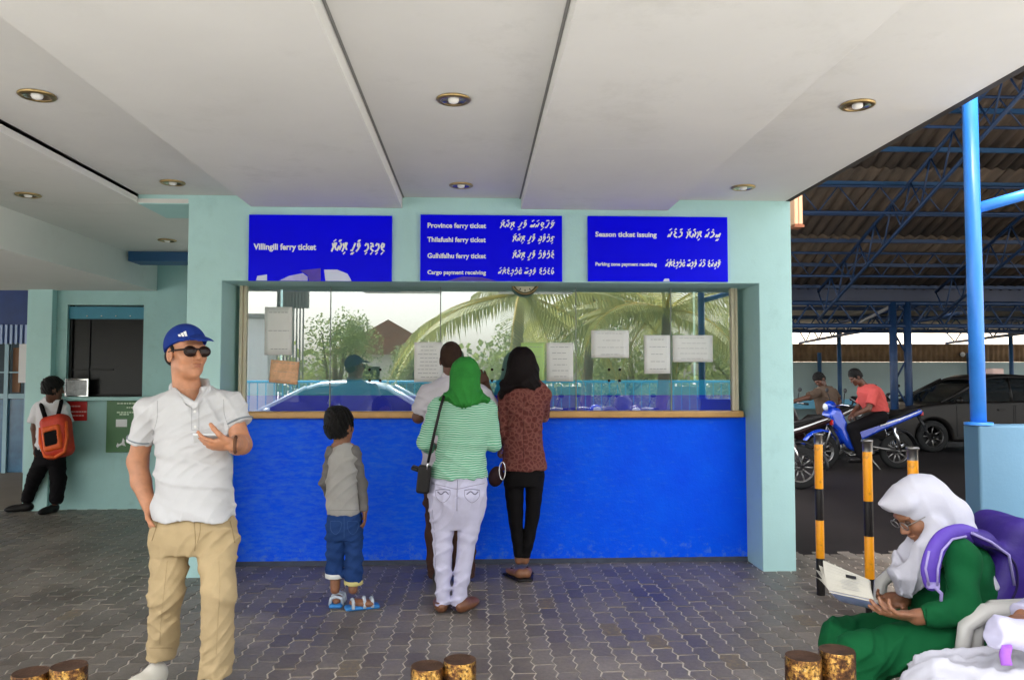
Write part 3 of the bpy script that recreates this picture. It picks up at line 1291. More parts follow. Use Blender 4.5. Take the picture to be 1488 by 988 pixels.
def downlight(px, py, z, label):
    d = at(px, py, 1.0)
    t = (z - EYE) / (d.z - EYE)
    p = (d.x * t, 1.0 * t, z)
    o = thing('downlight', label, 'ceiling light', p, 'recessed brass ceiling downlights')
    M = Matrix.Translation(p) @ Matrix.Rotation(math.pi, 4, 'X')
    b = MB()
    b.lathe([(0.082, -0.001), (0.085, 0.006), (0.078, 0.012), (0.062, 0.013), (0.06, 0.009)], M, 28)
    b.build('trim_ring', M_brass, o)
    b = MB()
    b.lathe([(0.061, 0.010), (0.050, 0.003), (0.030, 0.001), (0.0001, 0.0005)], M, 28)
    b.build('reflector', metal('reflector_bowl', (0.55, 0.47, 0.35, 1), 0.25), o)
    b = MB()
    b.lathe([(0.026, 0.001), (0.027, 0.009), (0.022, 0.018), (0.012, 0.022), (0.0001, 0.023)], M, 18)
    b.build('bulb', paint('frosted_bulb', (0.85, 0.83, 0.78), 0.2, 0.02), o)


downlight(54, 138, zc, 'brass downlight nearest the camera above the man in the white polo')
downlight(251, 265, zc, 'brass downlight near the top left corner of the booth wall')
downlight(659, 144, zc, 'larger brass downlight between the two lowered ceiling strips')
downlight(670, 269, zc, 'small brass downlight close above the middle blue sign')
downlight(1246, 152, zc, 'brass downlight near the open right edge of the canopy')
downlight(1080, 272, zc, 'small brass downlight close above the right pillar')
downlight(41, 283, zl, 'brass downlight in the lower left ceiling nearest the camera')
downlight(243, 349, zl, 'brass downlight at the far end of the lower left ceiling')

# ------------------------------------------------------------------ left counter
YL = 9.0
XL = lambda px, py=560: at(px, py, YL).x
ZL = lambda py, px=150: at(px, py, YL).z
side = thing('side_counter', 'teal side counter with a dark service window beyond the capped man', 'counter', (XL(150), YL, 0))
wx0, wx1, wz0, wz1 = XL(97, 500), XL(208, 500), ZL(577), ZL(443)
b = MB()
b.box((XL(42), YL, -0.03), (wx0, YL + 0.2, 3.0))
b.box((wx1, YL, -0.03), (-2.35, YL + 0.2, 3.0))
b.box((wx0, YL, -0.03), (wx1, YL + 0.2, wz0))
b.box((wx0, YL, wz1), (wx1, YL + 0.2, 3.0))
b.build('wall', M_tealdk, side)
b = MB()
b.box((XL(44), YL - 0.10, -0.02), (XL(80), YL - 0.001, zbk + 0.01))
b.build('pilaster', M_teal, side, 0.006)
b = MB()
b.box((wx0 - 0.03, YL - 0.13, wz0 - 0.035), (wx1 + 0.5, YL - 0.001, wz0 + 0.005))
b.build('ledge', M_tealdk, side, 0.006)
b = MB()
b.box((wx0 + 0.03, YL + 0.08, wz0 + 0.03), (wx1 - 0.03, YL + 0.085, wz1 - 0.16))
b.build('window_pane', paint('black_glass', (0.006, 0.006, 0.007), 0.25, 0.05, 9, 0), side)
b = MB()
b.box((wx0, YL + 0.05, wz0), (wx0 + 0.03, YL + 0.1, wz1))
b.box((wx1 - 0.03, YL + 0.05, wz0), (wx1, YL + 0.1, wz1))
b.box((wx0 + 0.03, YL + 0.05, wz0), (wx1 - 0.03, YL + 0.1, wz0 + 0.03))
b.box(((wx0 + wx1) / 2 - 0.21, YL + 0.062, wz0 + 0.03), ((wx0 + wx1) / 2 - 0.195, YL + 0.079, wz1 - 0.16))
b.box((wx0 + 0.03, YL + 0.062, ZL(538)), (wx0 + 0.48, YL + 0.079, ZL(536)))
b.build('window_frame', M_black, side)
b = MB()
b.box((wx0, YL + 0.03, wz1 - 0.155), (wx1, YL + 0.07, wz1 - 0.02))
b.build('shutter_box', paint('teal_blue_shutter', (0.03, 0.22, 0.32), 0.5, 0.1), side)
b = MB()
for k in range(4):
    p = at(125 + 21 * k, 459, YL)
    b.ball((p.x, YL + 0.028, p.z), 0.011, 5)
b.build('bolt', M_chrome, side)
b = MB()
b.box((XL(228), 8.2, ZL(394)), (xl0 - 0.002, 8.5, zl - 0.001))
b.build('lintel', paint('navy_lintel', (0.02, 0.10, 0.24), 0.5, 0.1), side)

# framed paper on ledge, red plate, green board
fp = thing('framed_notice', 'framed white notice standing on the ledge of the side counter', 'notice', (XL(115), YL - 0.06, wz0 + 0.005))
b = MB()
b.box((XL(98), YL - 0.055, wz0 + 0.006), (XL(132), YL - 0.04, ZL(550)))
b.build('frame', M_chrome, fp, 0.004)
b = MB()
b.box((XL(100.5), YL - 0.058, wz0 + 0.02), (XL(129.5), YL - 0.0551, ZL(552.5)))
b.build('paper_sheet', paint('grey_print_paper', (0.5, 0.5, 0.52), 0.5, 0.5, 18, 0), fp)
rp = thing('red_plate', 'small red sign with white lines under the side counter ledge', 'sign', (XL(113), YL - 0.01, ZL(611)))
b = MB()
b.box((XL(97.5), YL - 0.018, ZL(611)), (XL(128), YL - 0.001, ZL(583)))
b.build('sign_board', paint('red_enamel', (0.55, 0.012, 0.012), 0.35, 0.05), rp, 0.003)
b = MB()
for k, (u, w) in enumerate(((590, .6), (598, .9), (603.5, .8))):
    x0 = XL(100)
    while x0 < XL(100) + .2 * w:
        q = random.uniform(.012, .03)
        b.box((x0, YL - 0.0205, ZL(u + 1)), (x0 + q, YL - 0.0181, ZL(u - 1)))
        x0 += q + .006
tag(b.build('lettering', paint('pink_print', (0.75, 0.45, 0.42), 0.5, 0.02), rp), kind='stuff')
gp = thing('green_board', 'green sign with white symbols on the side counter wall', 'sign', (XL(185), YL - 0.01, ZL(657)))
b = MB()
b.box((XL(157), YL - 0.02, ZL(657)), (XL(214), YL - 0.001, ZL(580)))
b.build('sign_board', paint('green_enamel', (0.02, 0.13, 0.022), 0.4, 0.08), gp, 0.003)
b = MB()
b.box((XL(171), YL - 0.0225, ZL(620)), (XL(187), YL - 0.0201, ZL(609)))
b.build('white_patch', M_white, gp)
b = MB()
Mx = Matrix.Translation((0, YL - 0.0202, 0)) @ Matrix.Rotation(R_(90), 4, 'X')
dog = [(170, 648), (172, 643), (174, 645), (178, 643), (180, 636), (182, 639), (182, 643), (184, 648), (181, 647), (178, 646), (174, 648), (172, 650)]
b.prism([(XL(x_, y_), ZL(y_, x_)) for x_, y_ in dog], Mx, 0.002)
b.build('symbol', M_white, gp)
b = MB()
for u, xs, xe in ((586, 172, 200), (592, 186, 206), (599, 172, 196), (602, 176, 190)):
    x0 = XL(xs)
    while x0 < XL(xe):
        q = random.uniform(.012, .035)
        b.box((x0, YL - 0.0222, ZL(u + 1.1)), (x0 + q, YL - 0.0202, ZL(u - 1.1)))
        x0 += q + .008
tag(b.build('lettering', paint('pale_green_print', (0.55, 0.68, 0.5), 0.5, 0.02), gp), kind='stuff')

# passage screen at the far left
YP = 12.5
XP = lambda px, py=560: at(px, py, YP).x
ZP = lambda py: at(20, py, YP).z
scn = thing('passage_screen', 'blue framed screen with pale slats at the end of the left passage', 'screen', (XP(0), YP, 0))
b = MB()
b.box((-14, YP, ZP(498)), (XP(95), YP + 0.1, 3.2))
b.build('upper_panel', paint('navy_panel', (0.010, 0.045, 0.19), 0.5, 0.2), scn)
k = 0
xq = XP(-60)
while xq < XP(42):
    b = MB()
    b.box((xq, YP - 0.02, ZP(500)), (xq + 0.035, YP - 0.001, ZP(472)))
    b.build('slat', paint('pale_blue_slat', (0.42, 0.55, 0.80), 0.5, 0.05), scn)
    xq += 0.075
b = MB()
for px in (-30, 10, 40):
    b.box((XP(px) - 0.03, YP - 0.03, -0.02), (XP(px) + 0.03, YP + 0.03, ZP(500)))
b.box((XP(-60), YP - 0.025, ZP(579)), (XP(46), YP + 0.025, ZP(572)))
b.box((XP(-60), YP - 0.022, ZP(542)), (XP(46), YP + 0.022, ZP(540)))
b.build('frame', paint('pale_blue_frame', (0.32, 0.50, 0.58), 0.5, 0.06), scn)
b = MB()
b.box((XP(-60), YP + 0.01, 0.0), (XP(46), YP + 0.018, ZP(580)))
b.build('lower_panel', paint('dull_blue_panel', (0.06, 0.16, 0.28), 0.25, 0.35, 5), scn)
b = MB()
b.box((XP(29), YP - 0.05, ZP(556)), (XP(41), YP - 0.035, ZP(500)))
b.build('white_panel', M_white, scn)
b = MB()
b.box((XP(15), YP + 0.05, ZP(570)), (XP(26), YP + 0.08, ZP(505)))
b.build('brown_door', paint('brown_door_paint', (0.25, 0.10, 0.03), 0.5, 0.2), scn)
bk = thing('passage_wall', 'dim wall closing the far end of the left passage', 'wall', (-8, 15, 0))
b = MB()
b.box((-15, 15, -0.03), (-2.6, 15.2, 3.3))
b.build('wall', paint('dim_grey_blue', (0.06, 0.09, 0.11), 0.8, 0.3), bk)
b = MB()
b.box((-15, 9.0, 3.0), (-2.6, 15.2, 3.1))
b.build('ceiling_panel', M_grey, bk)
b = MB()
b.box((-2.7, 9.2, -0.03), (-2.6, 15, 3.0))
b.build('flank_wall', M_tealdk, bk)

# ------------------------------------------------------------------ parking shed
roofz = lambda Y: 1.45 + 8.0 - 0.4 * Y
shed = thing('parking_shed', 'dark corrugated parking shed with blue steel trusses right of the booth', 'shed', (9, 15, 0))


def roof_mat(name, c1, c2):
    t = NT(name)
    co = t.n('NewGeometry').outputs['Position']
    mp = t.n('Mapping')
    mp.inputs['Scale'].default_value = (2.2, 0.35, 1)
    t.l(co, mp.inputs['Vector'])
    a = t.noise(1.6, 7, 0.72, mp.outputs[0])
    t.col(t.ramp(a, [(0.32, (*c1, 1)), (0.68, (*c2, 1))]))
    t.rough(0.75)
    t.bump(t.noise(30, 4, 0.6, co), 0.2, 0.01)
    return t.m


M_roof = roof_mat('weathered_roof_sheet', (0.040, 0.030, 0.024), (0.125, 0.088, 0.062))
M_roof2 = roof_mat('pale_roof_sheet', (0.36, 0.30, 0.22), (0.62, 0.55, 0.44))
M_fibre = roof_mat('brown_fibre_sheet', (0.16, 0.095, 0.05), (0.30, 0.19, 0.10))


def corr_mesh(name, w, L, period, amp, mat, nseg=6):
    n = int(round(w / period)) * nseg
    v, f = [], []
    for i in range(n + 1):
        x = w * i / n
        z = amp * math.cos(2 * math.pi * i / nseg)
        v += [(x, 0, z), (x, L, z)]
    f = [(2 * i, 2 * i + 2, 2 * i + 3, 2 * i + 1) for i in range(n)]
    me = bpy.data.meshes.new(name)
    me.from_pydata(v, [], f)
    me.polygons.foreach_set('use_smooth', [True] * len(f))
    me.materials.append(mat)
    return me


def corr(me, org, ydir, name='roof_sheet', parent=None, off=0.0):
    parent = parent or shed
    o = bpy.data.objects.new(name, me)
    COL.objects.link(o)
    o.parent = parent
    xd, yd = Vector((1, 0, 0)), Vector(ydir).normalized()
    zd = xd.cross(yd)
    o.rotation_euler = Matrix((xd, yd, zd)).transposed().to_euler()
    o.location = Vector(org) - parent.location
    m = o.modifiers.new('thick', 'SOLIDIFY')
    m.thickness = 0.006
    return o


Yr0, Yr1 = 8.3, 15.55
SX0, SX1 = 2.38, 18.3
slope = Vector((0, 1, -0.4)).normalized()
nrow = 4
Lr = (Yr1 - Yr0) * math.sqrt(1.16) / nrow
me1 = corr_mesh('roof_sheet', 1.0, Lr + 0.12, 0.2, 0.028, M_roof)
for r in range(nrow):
    y0 = Yr0 + (Yr1 - Yr0) * r / nrow
    for k in range(16):
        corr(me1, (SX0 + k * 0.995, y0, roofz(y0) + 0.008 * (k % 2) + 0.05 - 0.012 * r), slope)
me_shade = corr_mesh('roof_sheet', 2.0, 5.2, 0.2, 0.028, M_roof, 4)
for k in range(8):
    corr(me_shade, (SX0 + k * 1.99, Yr0 - 4.9, roofz(Yr0) - 1.95 + 0.008 * (k % 2)), (0, 1, 0.4))  # unseen front slope, added to keep daylight out of the shed
y = 9.0
while y < 15.5:
    b = MB()
    b.box((SX0, y, roofz(y) - 0.07), (SX1, y + 0.05, roofz(y) - 0.005))
    b.build('purlin', M_navy if y > 13 else paint('mid_blue_purlin', (0.014, 0.075, 0.19), 0.5, 0.2), shed)
    y += 0.80


def truss(p0, p1, depth, nweb, rc, rw, up=Vector((0, 0, 1)), mat=M_navy):
    p0, p1 = Vector(p0), Vector(p1)
    b = MB()
    b.tube([p0, p1], rc, 8)
    t = b.build('truss', mat, shed)
    b = MB()
    b.tube([p0 - up * depth, p1 - up * depth], rc, 8)
    b.build('lower_chord', mat, t)
    b = MB()
    for i in range(nweb):
        a, c = p0.lerp(p1, i / nweb), p0.lerp(p1, (i + 1) / nweb)
        m = (a + c) / 2 - up * depth
        b.tube([a, m], rw, 6)
        b.tube([m, c], rw, 6)
    b.build('truss_web', mat, t)
    return t


for xt in (4.4, 6.8, 9.2, 11.6, 14.0):
    truss((xt, 8.6, roofz(8.6) - 0.14), (xt, 15.4, roofz(15.4) - 0.14), 0.55, 12, 0.028, 0.014)
for ya in (10.2, 12.1, 14.0):
    truss((SX0, ya, roofz(ya) - 0.15), (SX1, ya, roofz(ya) - 0.15), 0.42, 24, 0.022, 0.011)
YV = 15.55
b = MB()
b.box((SX0, YV, 2.98), (SX1, YV + 0.12, 3.32))
b.build('valley_gutter', paint('navy_gutter', (0.012, 0.022, 0.06), 0.5, 0.2), shed)
truss((SX0, YV - 0.05, 2.93), (SX1, YV - 0.05, 2.93), 0.45, 26, 0.045, 0.02)
me3 = corr_mesh('roof_sheet', 2.0, 8.4, 0.2, 0.022, M_roof2, 4)
for k in range(9):
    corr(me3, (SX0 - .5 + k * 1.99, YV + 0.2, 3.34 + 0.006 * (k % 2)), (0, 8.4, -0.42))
y = 17.0
while y < 24:
    b = MB()
    b.box((SX0, y, 3.24 - 0.05 * (y - YV) - 0.02), (SX1, y + 0.06, 3.31 - 0.05 * (y - YV)))
    b.build('purlin', M_navy, shed)
    y += 1.7
truss((SX0, 20.0, 2.98), (SX1, 20.0, 2.98), 0.34, 30, 0.035, 0.016)
YB = 24.0
ZB = lambda py: at(1300, py, YB).z
truss((SX0, YB - 0.1, ZB(469)), (SX1 + 6, YB - 0.1, ZB(469)), ZB(469) - ZB(479), 40, 0.05, 0.018)
for xt in (5.3, 9.9, 14.5):
    truss((xt, 15.7, 3.12), (xt, 23.8, 2.86), 0.36, 9, 0.04, 0.02)


def lattice_column(x0, x1, Y, z1):
    b = MB()
    b.tube([(x0, Y, -0.02), (x0, Y, z1)], 0.075, 10)
    c = b.build('column', M_navy, shed)
    b = MB()
    b.tube([(x1, Y, -0.02), (x1, Y, z1)], 0.075, 10)
    b.build('column_leg', M_navy, c)
    b = MB()
    z, s = 0.3, 0
    while z < z1 - 0.3:
        b.tube([((x0, x1)[s], Y, z), ((x0, x1)[1 - s], Y, z + 0.52)], 0.02, 6)
        z += 0.52
        s = 1 - s
    b.build('column_lacing', M_navy, c)


lattice_column(at(1296, 500, YV).x, at(1317, 500, YV).x, YV - 0.05, 2.95)
lattice_column(at(1296, 500, YV).x + 4.7, at(1317, 500, YV).x + 4.7, YV - 0.05, 2.95)
for px, Y, z1 in ((1220, 22.5, 2.75), (1470, 22.5, 2.75), (1191, 23.85, 2.2), (1408, 23.85, 2.2)):
    b = MB()
    xx = at(px, 540, Y).x
    b.tube([(xx, Y, -0.02), (xx, Y, z1)], 0.06, 10)
    b.build('post', paint('mid_blue_purlin', (0.014, 0.075, 0.19)), shed)
for (px, py, px2, py2, Y) in ((1222, 483, 1295, 445, 20.5),):
    b = MB()
    b.tube([at(px, py, 22.4), at(px2, py2, 17.0)], 0.04, 8)
    b.build('brace', paint('pale_grey_pipe', (0.35, 0.35, 0.38), 0.4, 0.1), shed)
# back wall
bw = thing('yard_wall', 'pale teal wall closing the back of the parking shed', 'wall', (12, YB, 0))
b = MB()
b.box((2.0, YB, -0.03), (30, YB + 0.2, ZB(526)))
b.build('wall', paint('pale_teal_wall', (0.36, 0.46, 0.46), 0.7, 0.06, 1.0), bw)
me4 = corr_mesh('cladding_sheet', 2.0, ZB(501) - ZB(526) + 0.02, 0.16, 0.02, M_fibre, 4)
for k in range(12):
    corr(me4, (3.0 + k * 1.99, YB + 0.02 - 0.004 * (k % 2), ZB(526) + 0.005), (0, 0, 1), 'cladding_sheet', bw)
sw = thing('sunlit_house', 'cream house wall seen through the gap under the shed eave', 'house', (14, 30, 0))
b = MB()
b.box((2, 30, -0.1), (40, 30.5, 4.2))
b.build('wall', paint('cream_house_paint', (0.80, 0.66, 0.50), 0.8, 0.05, 0.8), sw)
gb = thing('guard_board', 'bright pale blue guard board in front of the yard wall', 'guard rail', (6, 22.9, 0))
b = MB()
b.box((2.6, 22.9, .52), (16.0, 22.96, .80))
b.build('board', paint('bright_pale_blue', (0.16, 0.50, 0.72), .5, .05), gb, .01)
for k in range(8):
    b = MB()
    b.box((2.7 + 1.85 * k, 22.97, -.01), (2.78 + 1.85 * k, 23.05, .80))
    b.build('support_post', M_navy, gb)
lamp = thing('bulkhead_lamp', 'small round white lamp on the brown cladding of the yard wall', 'lamp', (at(1399, 515, YB - 0.1).x, YB - 0.1, at(1399, 515, YB - 0.1).z))
b = MB()
b.ball(lamp.location, (0.075, 0.06, 0.075), 8)
b.build('lamp_globe', M_white, lamp)
b = MB()
b.box((lamp.location.x - 0.05, YB - 0.06, lamp.location.z - 0.05), (lamp.location.x + 0.05, YB + 0.0, lamp.location.z + 0.05))
b.build('lamp_base', M_dark, lamp)

# ------------------------------------------------------------------ pole, parapet, pipes, bollards
YPo = 3.84
pz1 = at(1411, 132, YPo).z
pz0 = at(1421, 617, YPo).z
ppx = at(1416, 400, YPo).x
par = thing('parapet_wall', 'low teal parapet wall that carries the bright blue pole', 'wall', (3.4, 3.85, 0))
b = MB()
b.box((at(1401, 700, 3.91).x, 3.78, -0.02), (6.5, 3.91, pz0))
b.build('wall', paint('parapet_blue_teal', (0.085, 0.185, 0.28), 0.6, 0.06), par, 0.012, 3)
pole = thing('steel_pole', 'bright blue steel pole standing on the low teal parapet', 'pole', (ppx, YPo, pz0))
b = MB()
b.tube([(ppx, YPo, pz0 - 0.003), (ppx, YPo, pz1)], 0.036, 20)
b.build('shaft', M_blue, pole)
p1 = at(1413, 303, YPo)
p2 = at(1492, 279, YPo)
b = MB()
b.tube([(ppx + 0.02, YPo, p1.z), (p2.x + 0.6, YPo, p2.z + 0.16)], 0.027, 16)
b.build('branch_pipe', M_blue, pole)
b = MB()
b.box((ppx - 0.03, YPo - 0.03, pz1), (ppx + 0.034, YPo + 0.03, pz1 + 0.06))
b.build('pole_cap', M_white, pole, 0.004)
b = MB()
b.lathe([(0.065, 0.0), (0.065, 0.012), (0.037, 0.014)], Matrix.Translation((ppx, YPo, pz0)), 20)
b.build('base_plate', M_blue, pole)
dp = thing('downpipe', 'short peach downpipe at the back corner of the canopy', 'pipe', (at(1157, 300, 6.35).x, 6.35, at(1157, 330, 6.35).z))
xd = at(1157, 300, 6.35).x
b = MB()
b.box((xd - 0.035, 6.3, at(1157, 328, 6.35).z), (xd - 0.002, 6.4, at(1157, 276, 6.35).z))
b.box((xd + 0.002, 6.3, at(1157, 328, 6.35).z), (xd + 0.035, 6.4, at(1157, 276, 6.35).z))
b.build('pipe', paint('peach_plastic', (0.62, 0.36, 0.22), 0.45, 0.05), dp, 0.008)
b = MB()
b.box((xd - 0.04, 6.29, at(1157, 332, 6.35).z), (xd + 0.04, 6.41, at(1157, 328.5, 6.35).z))
b.build('pipe_collar', paint('rust_brown', (0.22, 0.07, 0.03), 0.7, 0.3), dp)

M_byel = paint('bollard_yellow', (0.88, 0.34, 0.003), 0.42, 0.08, 6, 0.06, 60, dirt=(0.45, 0.2, 0.03, 1))
M_bblk = paint('bollard_black', (0.016, 0.014, 0.014), 0.4, 0.2, 6, 0.08, dirt=(0.06, 0.05, 0.045, 1))
for px, Y, lab in ((1190, 5.26, 'yellow and black barrier post nearest the right pillar of the booth'), (1261, 4.72, 'yellow and black barrier post standing behind the open book'), (1327, 4.22, 'yellow and black barrier post mostly hidden behind the white headscarf')):
    x = at(px, 700, Y).x
    o = thing('barrier_post', lab, 'post', (x, Y, 0), 'yellow and black barrier posts beside the parking')
    M = Matrix.Translation((x, Y, 0))
    for z0, z1, mt in ((-0.01, .243, M_bblk), (.243, .494, M_byel), (.494, .704, M_bblk), (.704, 1.0, M_byel)):
        b = MB()
        b.lathe([(0.027, z0), (0.0275, z0 + 0.002), (0.0275, z1 - 0.002), (0.027, z1)], M, 18)
        b.build('painted_band', mt, o)
    b = MB()
    b.lathe([(0.027, 1.0), (0.027, 1.058), (0.034, 1.06), (0.034, 1.072), (0.0001, 1.075)], M, 18)
    b.build('post_cap', M_steel, o)


def stub_mat():
    t = NT('peeling_gold_steel')
    co = t.n('NewGeometry').outputs['Position']
    a = t.noise(22, 8, 0.75, co)
    b_ = t.noise(90, 6, 0.8, co)
    c = t.ramp(a, [(0.36, (0.018, 0.010, 0.006)), (0.47, (0.12, 0.05, 0.018)), (0.56, (0.50, 0.27, 0.06)), (0.75, (0.62, 0.45, 0.22))])
    c = t.mix(t.ramp(b_, [(0.48, (0, 0, 0)), (0.58, (1, 1, 1))]), c, (0.03, 0.014, 0.008))
    t.col(c)
    t.b.inputs['Metallic'].default_value = 0.85
    t.rough(t.ramp(a, [(0.4, (0.55, 0.55, 0.55)), (0.6, (0.16, 0.16, 0.16))]))
    t.bump(b_, 0.4, 0.004)
    return t.m


M_stub = stub_mat()
M_rust = paint('rusty_top', (0.05, 0.026, 0.016), 0.7, 0.5, 30, 0.5, 120)
for pxs, Y, py, lab in (((45, 97), 2.35, 977, 'rusty gold twin post in front of the capped man'), ((621, 668), 2.40, 968, 'rusty gold twin post at the bottom centre of the pavement'), ((1167, 1219), 2.22, 954, 'rusty gold twin post in front of the girl in green')):
    xm = (at(pxs[0], py, Y).x + at(pxs[1], py, Y).x) / 2
    zt = at(sum(pxs) / 2, py - 2, Y).z
    o = thing('twin_post', lab, 'post', (xm, Y, 0), 'rusty gold twin posts along the kerb')
    for k, px in enumerate(pxs):
        M = Matrix.Translation((at(px, py, Y).x, Y + 0.012 * k, 0))
        dz = 0.012 * k
        b = MB()
        b.lathe([(0.0495, -0.01), (0.0495, zt - 0.004 + dz), (0.048, zt + dz)], M, 32)
        b.build('post_tube', M_stub, o)
        b = MB()
        b.lathe([(0.048, zt + dz), (0.042, zt + dz - 0.003), (0.0001, zt + dz - 0.004)], M, 32)
        b.build('post_top', M_rust, o)
# ------------------------------------------------------------------ vehicles (built along +x, then placed)
I4 = Matrix.Identity(4)
M_tyre = paint('tyre_rubber', (0.018, 0.018, 0.018), 0.85, 0.1, 9, 0.1)
M_redlens = paint('red_lens', (0.45, 0.01, 0.01), 0.15, 0.05, 9, 0)
M_amber = paint('amber_lens', (0.7, 0.25, 0.02), 0.15, 0.05, 9, 0)
M_lens = paint('clear_lens', (0.7, 0.72, 0.74), 0.08, 0.05, 9, 0)
RXm = Matrix.Rotation(R_(90), 4, 'X')


def car_paint(name, c, rough=0.25, metallic=0.4, coat=0.6):
    t = NT(name)
    t.col(t.ramp(t.noise(3, 5, 0.6), [(0.3, sc(c, 0.88)), (0.7, sc(c, 1.1))]))
    t.rough(rough)
    t.b.inputs['Metallic'].default_value = metallic
    t.b.inputs['Coat Weight'].default_value = coat
    t.b.inputs['Specular IOR Level'].default_value = 0.5 if coat > .3 else 0.2
    t.b.inputs['Coat Roughness'].default_value = 0.08
    return t.m


def wheel(parent, x, y, z, r, w, mat_rim, spokes=8, side=1):
    M = Matrix.Translation((x, y, z)) @ RXm
    b = MB()
    b.lathe([(r * .68, -w / 2), (r * .9, -w / 2), (r * .98, -w * .36), (r, -w * .1), (r, w * .1), (r * .98, w * .36), (r * .9, w / 2), (r * .68, w / 2), (r * .66, 0), (r * .68, -w / 2)], M, 28)
    t = b.build('wheel', M_tyre, parent, local=True)
    b = MB()
    b.lathe([(r * .70, -w * .42), (r * .64, -w * .3), (r * .62, w * .3), (r * .70, w * .42)], M, 28)
    b.lathe([(r * .2, -w * .5), (r * .2, w * .5)], M, 14)
    for k in range(spokes):
        a = 2 * math.pi * k / spokes
        b.tube([M @ Vector((r * .15 * math.cos(a), r * .15 * math.sin(a), 0)), M @ Vector((r * .66 * math.cos(a), r * .66 * math.sin(a), 0))], r * .045, 6)
    b.build('rim', mat_rim, t, local=True)
    return t


def make_car(label, mat, name='parked_car', taxi=False, group=None):
    o = thing(name, label, 'car', (0, 0, 0), group)
    W = 0.85
    prof = [(-2.12, .26), (-2.2, .42), (-2.2, .70), (-2.14, .90), (-1.95, .985), (-1.55, 1.0), (1.0, .965), (1.55, .90), (1.95, .80), (2.14, .66), (2.2, .48), (2.15, .24)]
    def arch(cx):
        return [(cx + .37 * math.cos(a), .27 + .37 * math.sin(a)) for a in [R_(5 + 17 * i) for i in range(11)]]
    bottom = [(1.72, .22)] + arch(1.34) + [(.95, .2), (-.92, .2)] + arch(-1.32) + [(-1.71, .24)]
    poly = prof + bottom
    b = MB()
    b.prism(poly, Matrix.Translation((0, W, 0)) @ RXm, 2 * W)
    b.build('body', mat, o, 0.055, 4, local=True)
    # cabin as lofted glass
    lay = [(.955, -1.78, 1.12, .78), (1.15, -1.52, .75, .73), (1.32, -1.26, .40, .665), (1.42, -.98, .10, .60)]
    v, f = [], []
    for z, xa, xb, w in lay:
        n = 5
        for i in range(n):
            v.append((xa + (xb - xa) * i / (n - 1), -w, z))
        for i in range(n):
            v.append((xb - (xb - xa) * i / (n - 1), w, z))
    m = 10
    for k in range(len(lay) - 1):
        f += [(k * m + i, k * m + (i + 1) % m, (k + 1) * m + (i + 1) % m, (k + 1) * m + i) for i in range(m)]
    f.append(tuple((len(lay) - 1) * m + i for i in range(m)))
    b = MB()
    b.add(v, f)
    b.build('cabin_glass', M_carglass, o, 0.03, 2, local=True)
    b = MB()
    top = [(-1.12, 1.385, .625), (-.85, 1.46, .60), (-.3, 1.485, .60), (.05, 1.465, .60), (.30, 1.385, .63)]
    v = []
    for x, z, w in top:
        v += [(x, -w - .015, z - .05), (x, -w * .85, z), (x, 0, z + .012), (x, w * .85, z), (x, w + .015, z - .05)]
    f = [(i * 5 + j, i * 5 + j + 1, (i + 1) * 5 + j + 1, (i + 1) * 5 + j) for i in range(4) for j in range(4)]
    b.add(v, f, True)
    r = b.build('roof', mat, o, local=True)
    q = r.modifiers.new('thick', 'SOLIDIFY')
    q.thickness = 0.03
    for s in (-1, 1):
        for pp, rr in (([(1.14, s * .775, .95), (.75, s * .735, 1.15), (.28, s * .645, 1.40)], .036), ([(-1.80, s * .77, .96), (-1.53, s * .735, 1.16), (-1.10, s * .63, 1.40)], .052), ([(-.28, s * .788, .95), (-.32, s * .60, 1.44)], .03)):
            b = MB()
            b.tube(pp, rr, 8)
            b.build('pillar_trim', mat, o, local=True)
        for xa, xb in ((-.26, .88), (-1.12, -.30)):
            b = MB()
            b.tube([(xa, s * .851, .90), (xa, s * .853, .32), (xb, s * .853, .30), (xb, s * .851, .9)], .006, 4)
            d = b.build('door_seam', M_dark, o, local=True)
        for xa in (-.1, -.95):
            b = MB()
            b.box((xa, s * .845 - .012, .80), (xa + .16, s * .862 + .012, .83))
            b.build('door_handle', mat, o, 0.006, local=True)
        b = MB()
        b.ball((.88, s * .93, 1.0), (.06, .10, .065), 7)
        b.build('side_mirror', mat, o, local=True)
        b = MB()
        b.cbox((2.07, s * .62, .68), (.18, .34, .13))
        b.build('headlight', M_lens, o, 0.04, 3, local=True)
        b = MB()
        b.cbox((-2.12, s * .66, .80), (.16, .28, .16))
        b.build('tail_light', M_redlens, o, 0.03, 3, local=True)
        for x in (1.34, -1.32):
            wheel(o, x, s * .74, .30, .31, .19, M_steel, 7)
    b = MB()
    b.cbox((2.185, 0, .56), (.06, .9, .12))
    b.build('grille', M_dark, o, 0.01, local=True)
    b = MB()
    b.box((-1.9, -.7, .18), (1.9, .7, .3))
    b.build('underbody', M_black, o, local=True)
    if taxi:
        b = MB()
        b.cbox((-.35, 0, 1.56), (.24, .62, .14))
        b.build('roof_sign', paint('pinkish_roof_sign', (0.75, 0.52, 0.46), 0.4, 0.05), o, 0.03, 3, local=True)
    return o


